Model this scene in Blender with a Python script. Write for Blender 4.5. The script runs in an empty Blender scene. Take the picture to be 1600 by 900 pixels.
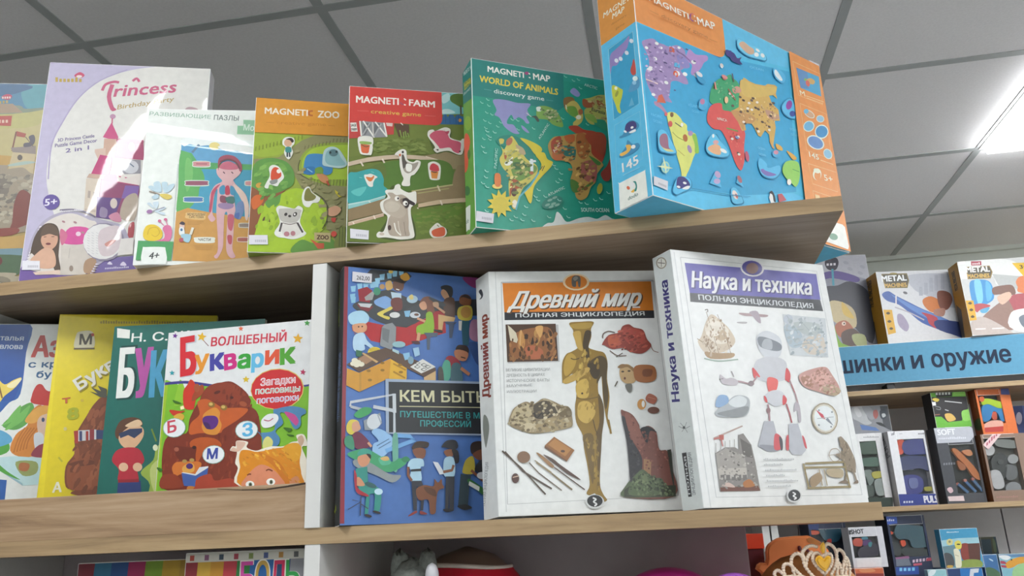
import bpy, bmesh, math, random
from mathutils import Vector, Matrix
from mathutils.geometry import tessellate_polygon, delaunay_2d_cdt
PI = math.pi
S = bpy.context.scene
COL = S.collection
# ------------------------------------------------------------------ camera
cam_d = bpy.data.cameras.new('camera')
cam = bpy.data.objects.new('camera', cam_d); COL.objects.link(cam)
cam_d.sensor_width = 36.0; cam_d.lens = 28.7571; cam_d.clip_start = 0.02
cam.matrix_world = Matrix(((0.982936, 0.090618, 0.16008, -0.255206), (0.179558, -0.283652, -0.941966, -1.019808), (-0.039952, 0.954636, -0.295082, -0.005858), (0.0, 0.0, 0.0, 1.0)))
S.camera = cam
# ------------------------------------------------------------------ colour management, world
S.view_settings.view_transform = 'Standard'; S.view_settings.look = 'None'
S.view_settings.gamma = 1.0; S.view_settings.use_curve_mapping = False
S.view_settings.exposure = 0.8
w = bpy.data.worlds.new('world'); S.world = w; w.use_nodes = True
w.node_tree.nodes['Background'].inputs[0].default_value = (0.8, 0.9, 1.0, 1); w.node_tree.nodes['Background'].inputs[1].default_value = 0.3
PANEL_STRENGTH = 11.0
# ------------------------------------------------------------------ helpers
def lin(h, g=1.0):
    h = h.lstrip('#'); o = []
    for i in (0, 2, 4):
        c = int(h[i:i+2], 16)/255
        c = c/12.92 if c <= .04045 else ((c+.055)/1.055)**2.4
        o.append(min(c*g, .9))
    return (o[0], o[1], o[2], 1.0)
def nodemat(name, rough=.5, metal=0.0, coat=0.0):
    m = bpy.data.materials.new(name); m.use_nodes = True
    b = m.node_tree.nodes['Principled BSDF']
    b.inputs['Roughness'].default_value = rough; b.inputs['Metallic'].default_value = metal
    b.inputs['Coat Weight'].default_value = coat; b.inputs['Coat Roughness'].default_value = .08
    return m, m.node_tree, b
def plain(name, hexc, rough=.5, metal=0.0, coat=0.0, vary=.06, scale=30.0, bump=0.0):
    m, t, b = nodemat(name, rough, metal, coat)
    n = t.nodes.new('ShaderNodeTexNoise'); n.inputs['Scale'].default_value = scale; n.inputs['Detail'].default_value = 3
    tc = t.nodes.new('ShaderNodeTexCoord'); t.links.new(tc.outputs['Object'], n.inputs['Vector'])
    r = t.nodes.new('ShaderNodeValToRGB'); c = lin(hexc)
    r.color_ramp.elements[0].position = .3; r.color_ramp.elements[1].position = .7
    r.color_ramp.elements[0].color = tuple(x*(1-vary) for x in c[:3])+(1,); r.color_ramp.elements[1].color = tuple(min(1, x*(1+vary)) for x in c[:3])+(1,)
    t.links.new(n.outputs['Fac'], r.inputs['Fac']); t.links.new(r.outputs['Color'], b.inputs['Base Color'])
    if bump:
        bp = t.nodes.new('ShaderNodeBump'); bp.inputs['Strength'].default_value = bump; bp.inputs['Distance'].default_value = .002
        t.links.new(n.outputs['Fac'], bp.inputs['Height']); t.links.new(bp.outputs['Normal'], b.inputs['Normal'])
    return m
def printed(name, rough=.4, coat=0.0, wrinkle=0.0, coat_rough=.08, wscale=9.0, ridge=None):
    # printed card: the ink colours are stored per face, the paper grain is procedural
    m, t, b = nodemat(name, rough, 0, coat); b.inputs['Coat Roughness'].default_value = coat_rough
    a = t.nodes.new('ShaderNodeAttribute'); a.attribute_name = 'ink'
    n = t.nodes.new('ShaderNodeTexNoise'); n.inputs['Scale'].default_value = 90; n.inputs['Detail'].default_value = 4
    tc = t.nodes.new('ShaderNodeTexCoord'); t.links.new(tc.outputs['Object'], n.inputs['Vector'])
    mp = t.nodes.new('ShaderNodeMapRange'); mp.inputs['To Min'].default_value = .88; mp.inputs['To Max'].default_value = 1.1
    t.links.new(n.outputs['Fac'], mp.inputs['Value'])
    mx = t.nodes.new('ShaderNodeVectorMath'); mx.operation = 'SCALE'
    t.links.new(a.outputs['Color'], mx.inputs[0]); t.links.new(mp.outputs['Result'], mx.inputs['Scale'])
    t.links.new(mx.outputs['Vector'], b.inputs['Base Color'])
    if wrinkle:
        n2 = t.nodes.new('ShaderNodeTexNoise'); n2.inputs['Scale'].default_value = wscale; n2.inputs['Detail'].default_value = 3; n2.inputs['Distortion'].default_value = .6
        t.links.new(tc.outputs['Object'], n2.inputs['Vector'])
        bp = t.nodes.new('ShaderNodeBump'); bp.inputs['Strength'].default_value = wrinkle; bp.inputs['Distance'].default_value = .01
        t.links.new(n2.outputs['Fac'], bp.inputs['Height']); t.links.new(bp.outputs['Normal'], b.inputs['Coat Normal'])
        if ridge:
            # taut film bulging along one fold: height falls off with the square of the distance from the fold line
            nx, nz, c0, kap, lx = ridge
            dt = t.nodes.new('ShaderNodeVectorMath'); dt.operation = 'DOT_PRODUCT'; dt.inputs[1].default_value = (nx, 0, nz); t.links.new(tc.outputs['Object'], dt.inputs[0])
            sb = t.nodes.new('ShaderNodeMath'); sb.operation = 'SUBTRACT'; sb.inputs[1].default_value = c0; t.links.new(dt.outputs['Value'], sb.inputs[0])
            sq = t.nodes.new('ShaderNodeMath'); sq.operation = 'MULTIPLY'; t.links.new(sb.outputs[0], sq.inputs[0]); t.links.new(sb.outputs[0], sq.inputs[1])
            ml = t.nodes.new('ShaderNodeMath'); ml.operation = 'MULTIPLY'; ml.inputs[1].default_value = -.5*kap; t.links.new(sq.outputs[0], ml.inputs[0])
            b2 = t.nodes.new('ShaderNodeBump'); b2.inputs['Strength'].default_value = 1.0; b2.inputs['Distance'].default_value = 1.0
            sx = t.nodes.new('ShaderNodeSeparateXYZ'); t.links.new(tc.outputs['Object'], sx.inputs[0])
            ma = t.nodes.new('ShaderNodeMath'); ma.operation = 'MULTIPLY_ADD'; ma.inputs[1].default_value = lx; t.links.new(sx.outputs[0], ma.inputs[0]); t.links.new(ml.outputs[0], ma.inputs[2])
            t.links.new(ma.outputs[0], b2.inputs['Height']); t.links.new(b2.outputs['Normal'], bp.inputs['Normal'])
    return m
def wood(name, dark, mid, light, rough=.45):
    m, t, b = nodemat(name, rough)
    tc = t.nodes.new('ShaderNodeTexCoord'); mp = t.nodes.new('ShaderNodeMapping'); mp.inputs['Scale'].default_value = (2.2, 26, 26)
    t.links.new(tc.outputs['Object'], mp.inputs['Vector'])
    n = t.nodes.new('ShaderNodeTexNoise'); n.inputs['Scale'].default_value = 1.6; n.inputs['Detail'].default_value = 8; n.inputs['Roughness'].default_value = .65; n.inputs['Distortion'].default_value = .8
    t.links.new(mp.outputs['Vector'], n.inputs['Vector'])
    mp2 = t.nodes.new('ShaderNodeMapping'); mp2.inputs['Scale'].default_value = (9, 240, 240); t.links.new(tc.outputs['Object'], mp2.inputs['Vector'])
    n2 = t.nodes.new('ShaderNodeTexNoise'); n2.inputs['Scale'].default_value = 1.0; n2.inputs['Detail'].default_value = 3; t.links.new(mp2.outputs['Vector'], n2.inputs['Vector'])
    ad = t.nodes.new('ShaderNodeMath'); ad.operation = 'MULTIPLY_ADD'; ad.inputs[1].default_value = .35; t.links.new(n2.outputs['Fac'], ad.inputs[0]); t.links.new(n.outputs['Fac'], ad.inputs[2])
    r = t.nodes.new('ShaderNodeValToRGB'); e = r.color_ramp.elements
    e[0].position = .42; e[0].color = lin(dark); e[1].position = .9; e[1].color = lin(light); q = e.new(.64); q.color = lin(mid)
    t.links.new(ad.outputs[0], r.inputs['Fac']); t.links.new(r.outputs['Color'], b.inputs['Base Color'])
    return m
def link(name, me, mat, parent=None, loc=None):
    o = bpy.data.objects.new(name, me); COL.objects.link(o)
    for mm in (mat if isinstance(mat, (list, tuple)) else [mat]): me.materials.append(mm)
    if parent is not None: o.parent = parent
    if loc: o.location = loc
    return o
def tag(o, label, cat, group=None, kind=None):
    if kind: o['kind'] = kind
    if label: o['label'] = label
    if cat: o['category'] = cat
    if group: o['group'] = group
    return o
def empty(name, label, cat, group=None, loc=(0, 0, 0), rot=(0, 0, 0)):
    o = bpy.data.objects.new(name, None); COL.objects.link(o); o.empty_display_size = .05
    o.location = loc; o.rotation_euler = rot
    return tag(o, label, cat, group)
def box_bm(bm, x0, x1, y0, y1, z0, z1, bev=0.0, seg=2):
    r = bmesh.ops.create_cube(bm, size=1.0); vs = r['verts']
    for v in vs: v.co = Vector((x0+(v.co.x+.5)*(x1-x0), y0+(v.co.y+.5)*(y1-y0), z0+(v.co.z+.5)*(z1-z0)))
    if bev:
        es = list({e for v in vs for e in v.link_edges})
        bmesh.ops.bevel(bm, geom=es, offset=bev, segments=seg, profile=.7, affect='EDGES')
def boxes(name, lst, mat, parent=None, bev=.001):
    bm = bmesh.new()
    for b in lst: box_bm(bm, *b, bev)
    me = bpy.data.meshes.new(name); bm.to_mesh(me); bm.free()
    return link(name, me, mat, parent)
def tube_bm(bm, pts, r, n=8, closed=False):
    pts = [Vector(p) for p in pts]; rings = []
    N = len(pts)
    for i, p in enumerate(pts):
        a = pts[(i-1) % N] if (closed or i > 0) else p; b = pts[(i+1) % N] if (closed or i < N-1) else p
        d = (b-a).normalized(); u = d.orthogonal().normalized()
        if rings and abs(d.dot(pu)) < .95: u = (pu-d*pu.dot(d)).normalized()
        pu = u; v = d.cross(u); rr = r[i] if isinstance(r, (list, tuple)) else r
        rings.append([bm.verts.new(p+(u*math.cos(2*PI*k/n)+v*math.sin(2*PI*k/n))*rr) for k in range(n)])
    for i in range(N if closed else N-1):
        A = rings[i]; B = rings[(i+1) % N]
        for k in range(n): bm.faces.new((A[k], A[(k+1) % n], B[(k+1) % n], B[k]))
    if not closed:
        bm.faces.new(rings[0][::-1]); bm.faces.new(rings[-1])
def lathe_bm(bm, prof, n=32, sx=1.0, sy=1.0, c=(0, 0, 0), wob=None):
    rings = []
    for r, z in prof:
        rings.append([bm.verts.new((c[0]+sx*r*math.cos(2*PI*k/n)*(wob(k, z) if wob else 1), c[1]+sy*r*math.sin(2*PI*k/n)*(wob(k, z) if wob else 1), c[2]+z)) for k in range(n)])
    for i in range(len(rings)-1):
        for k in range(n): bm.faces.new((rings[i][k], rings[i][(k+1) % n], rings[i+1][(k+1) % n], rings[i+1][k]))
    bm.faces.new(rings[0][::-1]); bm.faces.new(rings[-1])
def fin(name, bm, mat, parent=None, smooth=True, loc=None):
    bmesh.ops.recalc_face_normals(bm, faces=bm.faces)
    me = bpy.data.meshes.new(name); bm.to_mesh(me); bm.free()
    if smooth:
        for p in me.polygons: p.use_smooth = True
    return link(name, me, mat, parent, loc)
# ------------------------------------------------------------------ print shop: flat ink shapes on box and book faces
def catmull(p, closed=True, k=4):
    n = len(p); o = []
    for i in range(n if closed else n-1):
        g = lambda j: p[j % n] if closed else p[max(0, min(n-1, j))]
        a, b, c, d = g(i-1), g(i), g(i+1), g(i+2)
        for s in range(k):
            t = s/k; t2 = t*t; t3 = t2*t
            o.append(tuple(.5*(2*b[q]+(c[q]-a[q])*t+(2*a[q]-5*b[q]+4*c[q]-d[q])*t2+(3*b[q]-a[q]-3*c[q]+d[q])*t3) for q in (0, 1)))
    if not closed: o.append(p[-1])
    return o
def clip(poly, x0, y0, x1, y1):
    for ax, lim, sg in ((0, x0, 1), (0, x1, -1), (1, y0, 1), (1, y1, -1)):
        out = []
        for i in range(len(poly)):
            a = poly[i-1]; b = poly[i]; da = (a[ax]-lim)*sg; db = (b[ax]-lim)*sg
            if (da >= 0) != (db >= 0):
                t = da/(da-db); out.append((a[0]+(b[0]-a[0])*t, a[1]+(b[1]-a[1])*t))
            if db >= 0: out.append(b)
        poly = out
        if len(poly) < 3: return []
    return poly
def band(p, wd):
    # a stroke of width wd as one outline
    h = wd/2; L = []; R = []; n = len(p)
    for i in range(n):
        a = p[max(0, i-1)]; b = p[min(n-1, i+1)]
        dx, dy = b[0]-a[0], b[1]-a[1]; d = math.hypot(dx, dy) or 1; nx, ny = -dy/d*h, dx/d*h
        L.append((p[i][0]+nx, p[i][1]+ny)); R.append((p[i][0]-nx, p[i][1]-ny))
    return [[L[i], L[i+1], R[i+1], R[i]] for i in range(n-1)]
TXT = {}
def glyphs(s):
    k = s
    if k not in TXT:
        c = bpy.data.curves.new('lettering', 'FONT'); c.body = s; c.resolution_u = 2; c.fill_mode = 'NONE'
        o = bpy.data.objects.new('lettering', c); me = bpy.data.meshes.new_from_object(o)
        vs = [(v.co.x, v.co.y) for v in me.vertices]; nb = {}
        for e in me.edges:
            for a, b in (tuple(e.vertices), tuple(e.vertices)[::-1]): nb.setdefault(a, []).append(b)
        bpy.data.objects.remove(o); bpy.data.curves.remove(c); bpy.data.meshes.remove(me)
        # fill wherever the outlines wind round a point (overlapping strokes join, counters stay open)
        loops = []; seen = set()
        for v0 in range(len(vs)):
            if v0 in seen or v0 not in nb: continue
            lp = [v0]; seen.add(v0); q = v0+1 if v0+1 in nb[v0] else nb[v0][0]
            while q not in seen:
                lp.append(q); seen.add(q); w = [x for x in nb[q] if x not in seen]
                if not w: break
                q = q+1 if q+1 in w else w[0]
            if len(lp) > 2: loops.append(lp)
        ed = [(l[i-1], l[i]) for l in loops for i in range(len(l))]
        ov, _, of = delaunay_2d_cdt([Vector(v) for v in vs], ed, [], 0, 1e-6)[:3]
        fs = []
        for tr in of:
            cx = sum(ov[i].x for i in tr)/len(tr); cy = sum(ov[i].y for i in tr)/len(tr); wn = 0
            for a, b in ed:
                (xa, ya), (xb, yb) = vs[a], vs[b]
                if (ya > cy) != (yb > cy) and cx < (xb-xa)*(cy-ya)/(yb-ya)+xa: wn += 1 if yb > ya else -1
            if wn: fs.append(tuple(tr))
        vs = [(v.x, v.y) for v in ov]
        TXT[k] = (vs, fs)
    return TXT[k]
STEP = 1.6e-5
class Press:
    def __init__(s, gain=1.0):
        s.bm = bmesh.new(); s.ink = s.bm.loops.layers.float_color.new('ink'); s.gain = gain
    def paint(s, hexc, fs):
        c = lin(hexc, s.gain)
        for f in fs:
            f.tag = True
            for l in f.loops: l[s.ink] = c
    def box(s, hexc, *b, bev=.0008): 
        box_bm(s.bm, *b, bev)
        s.paint(hexc, [f for f in s.bm.faces if not f.tag])
    def flat(s, hexc, poly, fr, z, thick=0.0):
        o, ax, ay, n = fr
        if len(poly) < 3: return
        tri = tessellate_polygon([[Vector((p[0], p[1], 0)) for p in poly]])
        vs = [s.bm.verts.new(o+ax*p[0]+ay*p[1]+n*z) for p in poly]; made = []
        for t in tri:
            try: f = s.bm.faces.new([vs[i] for i in t])
            except ValueError: continue
            f.normal_update()
            if f.normal.dot(n) < 0: f.normal_flip()
            made.append(f)
        if thick:
            vb = [s.bm.verts.new(o+ax*p[0]+ay*p[1]+n*(z-thick)) for p in poly]; m = len(poly)
            ar = sum(poly[i-1][0]*poly[i][1]-poly[i][0]*poly[i-1][1] for i in range(m))
            for i in range(m):
                q = (vs[i], vs[i-1], vb[i-1], vb[i]) if ar > 0 else (vs[i-1], vs[i], vb[i], vb[i-1])
                made.append(s.bm.faces.new(q))
        s.paint(hexc, made)
    def run(s, ops, fr, w, h, inset=.0008, z0=6e-5, thick=0.0):
        lay = 0; bx = (inset, inset, w-inset, h-inset)
        for op in ops:
            lay += 1; z = z0+STEP*lay if not thick else z0-.0012*(lay % 4); k = op[0]; c = op[1]
            if k == 't':
                vs, fs = glyphs(op[2]); H = .7; wt = op[5]*.7
                x0 = min(v[0] for v in vs); x1 = max(v[0] for v in vs)
                a = Vector(op[3][:2])*1e-4; b = Vector(op[3][2:])*1e-4; d = (b-a); L = d.length or 1e-6; d = d/L; u = Vector((-d.y, d.x)); ht = op[4]*1e-4
                sh = op[6]; hx = op[7]; L -= abs(sh)*ht
                # weight: the same letters struck again a hair to each side
                reps = [(0, 0)]
                if wt: reps = [(-wt, -wt*.7), (wt, -wt*.7), (-wt, wt*.7), (wt, wt*.7), (0, 0)]
                if hx: reps = [(p+q*hx, r) for p, r in reps for q in (-1, 1)]
                for nr, (ex, ey) in enumerate(reps):
                    Q = [a+d*((v[0]-x0)/(x1-x0)*L+ex*ht+sh*v[1]/H*ht)+u*(v[1]/H*ht+ey*ht) for v in vs]
                    zz = z+nr*STEP*.08
                    if all(bx[0] <= q.x <= bx[2] and bx[1] <= q.y <= bx[3] for q in Q):
                        o, ax, ay, n = fr
                        V = [s.bm.verts.new(o+ax*q.x+ay*q.y+n*zz) for q in Q]; made = []
                        for f in fs:
                            try: g = s.bm.faces.new([V[i] for i in f])
                            except ValueError: continue
                            g.normal_update()
                            if g.normal.dot(n) < 0: g.normal_flip()
                            made.append(g)
                        s.paint(c, made)
                    else:
                        for f in fs: s.flat(c, clip([tuple(Q[i]) for i in f], *bx), fr, zz)
                continue
            if k == 'k':
                raw = op[7]; pg = [(raw[i]*1e-4, raw[i+1]*1e-4) for i in range(0, len(raw), 2)]
                xa, xb = min(q[0] for q in pg), max(q[0] for q in pg); ya, yb = min(q[1] for q in pg), max(q[1] for q in pg)
                rd = random.Random(lay*31+op[3]); c1 = [int(c[i:i+2], 16) for i in (1, 3, 5)]; cnt = 0; tries = 0
                while cnt < op[3] and tries < op[3]*8:
                    tries += 1; x, y = rd.uniform(xa, xb), rd.uniform(ya, yb); hit = False
                    for i in range(len(pg)):
                        (ux, uy), (vx, vy) = pg[i-1], pg[i]
                        if (uy > y) != (vy > y) and x < (vx-ux)*(y-uy)/(vy-uy)+ux: hit = not hit
                    if not hit: continue
                    cnt += 1; f = rd.random(); sz = op[4]*1e-4*rd.uniform(.5, 1.2)*.5; an = math.radians(op[6]+rd.uniform(-22, 22)); m = []
                    for i in range(6):
                        th = i*PI/3; rr = sz*rd.uniform(.7, 1.2); ax_, ay_ = rr*math.cos(th)*op[5], rr*math.sin(th)
                        m.append((x+ax_*math.cos(an)-ay_*math.sin(an), y+ax_*math.sin(an)+ay_*math.cos(an)))
                    s.flat('#%02x%02x%02x' % tuple(int(c1[i]+(op[2][i]-c1[i])*f) for i in range(3)), clip(m, *bx), fr, z+STEP*.8*cnt/op[3])
                continue
            if k == 'e':
                r = op[2]; p = [((r[0]+r[2]*math.cos(PI*i/9)+r[4]*math.sin(PI*i/9))*1e-4, (r[1]+r[3]*math.cos(PI*i/9)+r[5]*math.sin(PI*i/9))*1e-4) for i in range(18)]
                s.flat(c, clip(p, *bx), fr, z, thick); continue
            raw = op[3] if k in 'ls' else op[2]
            p = [(raw[i]*1e-4, raw[i+1]*1e-4) for i in range(0, len(raw), 2)]
            if k == 'b': p = catmull(p)
            if k in 'ls':
                if k == 's': p = catmull(p, False)
                for q in band(p, op[2]*1e-4): s.flat(c, clip(q, *bx), fr, z, thick)
            else: s.flat(c, clip(p, *bx), fr, z, thick)
    def build(s, name, mat, parent=None, shear=0.0):
        if shear:
            for v in s.bm.verts: v.co.x -= shear*v.co.y
        me = bpy.data.meshes.new(name); s.bm.to_mesh(me); s.bm.free()
        return link(name, me, mat, parent)
def parse(txt):
    # one shape per line: kind, red, green, blue, then its numbers (tenths of a millimetre)
    out = []
    for ln in txt.strip().split('\n'):
        num, _, s = ln.partition('|'); v = [float(x) for x in num.split()]
        k = ' pblstek'[int(v[0])]; c = '#%02x%02x%02x' % tuple(int(q) for q in v[1:4]); r = v[4:]
        if k == 't': out.append(['t', c, s, r[:4], r[4], r[5], r[6], r[7]])
        elif k in 'ls': out.append([k, c, r[0], r[1:]])
        elif k == 'k': out.append([k, c, r[:3], int(r[3]), r[4], r[5], r[6], r[7:]])
        else: out.append([k, c, r])
    return out
X, Y, Z = Vector((1, 0, 0)), Vector((0, 1, 0)), Vector((0, 0, 1))
def faces_of(W, H, D, sk=0.0):
    # local frames of a box standing with its front at y = 0: origin, across, up, outward
    return {'f': ((Vector((0, 0, 0)), X, Z, -Y), W, H), 'l': ((Vector((0, D, 0)), -Y, Z, -X), D, H), 'r': ((Vector((W, 0, 0)), Y, Z, X), D, H),
            'w': ((Vector((0, .022, 0)), X, Z, -Y), W, H), 'x': ((Vector((0, .006, 0)), X, Z, -Y), W, H)}
POSE = {
'drevniy': (-0.45843, 0.00600, 0.02288, 0.27810, 0.09599, 0.23536, 0.33064, 0.03000, 0.01600),
'nauka': (-0.21089, 0.00400, 0.02157, 0.55329, 0.04363, 0.25235, 0.33075, 0.03600, 0.00600),
'kem': (-0.66018, -0.00600, 0.02052, 0.57408, 0.01745, 0.25600, 0.34734, 0.03000, 0.00000),
'bukvarik': (-0.94250, 0.03000, 0.02000, -0.01389, -0.00000, 0.22461, 0.28284, 0.00800, 0.00000),
'green': (-1.04631, 0.05000, 0.02000, 0.13031, -0.00000, 0.23008, 0.30619, 0.00900, 0.00000),
'yellow': (-1.15854, 0.07000, 0.02000, 0.35652, -0.00000, 0.23513, 0.34061, 0.01000, 0.00000),
'princess': (-1.18126, 0.00300, 0.39560, 0.32238, -0.00000, 0.25236, 0.37844, 0.03400, 0.00000),
'puzzle': (-0.97919, -0.01600, 0.39560, 0.28605, 0.00000, 0.21000, 0.25357, 0.03500, 0.00000),
'zoo': (-0.79983, -0.02000, 0.39560, 0.39293, -0.00000, 0.17500, 0.24515, 0.04500, 0.00000),
'farm': (-0.65467, -0.01700, 0.39560, 0.37604, -0.00000, 0.20500, 0.24503, 0.04500, 0.00000),
'animals': (-0.47010, -0.02300, 0.39560, 0.52877, -0.00000, 0.27000, 0.25976, 0.04300, 0.00000),
'map': (-0.23520, -0.06700, 0.39560, 0.81103, -0.00000, 0.42610, 0.32748, 0.06950, 0.00000),
'castle': (-1.40000, -0.05600, 0.39560, 0.28798, 0.00000, 0.22500, 0.34100, 0.03500, 0.00000),
'azbuka': (-1.27200, 0.07100, 0.02000, 0.34558, 0.00000, 0.23500, 0.33500, 0.01000, 0.00000),
'machine_a': (0.65237, 2.29000, 0.66000, 0.19650, 0.00000, 0.30753, 0.29826, 0.09000, 0.00000),
'machine_b': (0.93709, 2.23500, 0.66000, 0.07346, -0.00000, 0.26990, 0.29426, 0.09000, 0.00000),
'zombie': (0.44190, 2.34500, 0.66000, 0.20036, -0.00000, 0.21405, 0.40554, 0.05000, 0.00000),
'blaster_green': (0.43465, 2.29000, 0.05800, 0.10001, -0.00000, 0.14034, 0.27109, 0.08000, 0.00000),
'blaster_blue': (0.58659, 2.27000, 0.05800, 0.20000, -0.00000, 0.14000, 0.27105, 0.05000, 0.00000),
'soft': (0.75010, 2.27000, 0.05800, 0.12001, -0.00000, 0.13995, 0.27315, 0.07000, 0.00000),
'brown': (0.90487, 2.27000, 0.05800, 0.18331, -0.00000, 0.18125, 0.23975, 0.05500, 0.00000),
'tall': (1.09563, 2.45000, 0.05800, 0.10000, 0.00000, 0.17212, 0.35896, 0.10000, 0.00000),
'greenblack': (0.76300, 2.27500, 0.33115, 0.17641, -0.00000, 0.13262, 0.13216, 0.07000, 0.00000),
'orange': (0.91817, 2.27500, 0.29775, 0.18206, 0.00000, 0.12953, 0.16662, 0.05000, 0.00000),
'blister': (0.47124, 2.31000, 0.32909, 0.10001, -0.00000, 0.14858, 0.10628, 0.04000, 0.00000),
'navy_b': (0.53142, 2.27000, -0.37500, 0.15000, -0.00000, 0.13649, 0.40007, 0.11000, 0.00000),
'navy_a': (0.25623, 2.27000, -0.37500, 0.15000, 0.00000, 0.13633, 0.38836, 0.11000, 0.00000),
'xwhite': (0.37427, 2.17000, -0.14493, 0.15000, 0.00000, 0.12050, 0.13624, 0.07000, 0.00000),
'sky': (0.69760, 2.25000, -0.15976, 0.06000, -0.00000, 0.12834, 0.13228, 0.05000, 0.00000),
'orange_low': (0.36933, 2.14000, -0.37500, 0.10000, -0.00000, 0.09732, 0.22949, 0.12000, 0.00000),
'bluew': (0.69870, 2.25000, -0.37500, 0.10000, 0.00000, 0.11999, 0.21437, 0.12000, 0.00000),
'card': (0.62111, 2.20000, -0.37500, 0.10000, 0.00000, 0.06276, 0.21465, 0.03000, 0.00000),
'dark': (0.89712, 2.46000, -0.37500, 0.10000, 0.00000, 0.05817, 0.31276, 0.06000, 0.00000),
'bluebox': (0.83750, 2.29000, -0.37500, 0.10000, 0.00000, 0.04841, 0.25479, 0.10000, 0.00000),
'dino': (0.90399, 2.33000, -0.37500, 0.05000, -0.00000, 0.14051, 0.25303, 0.05000, 0.00000),
}
ART = {}
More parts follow.
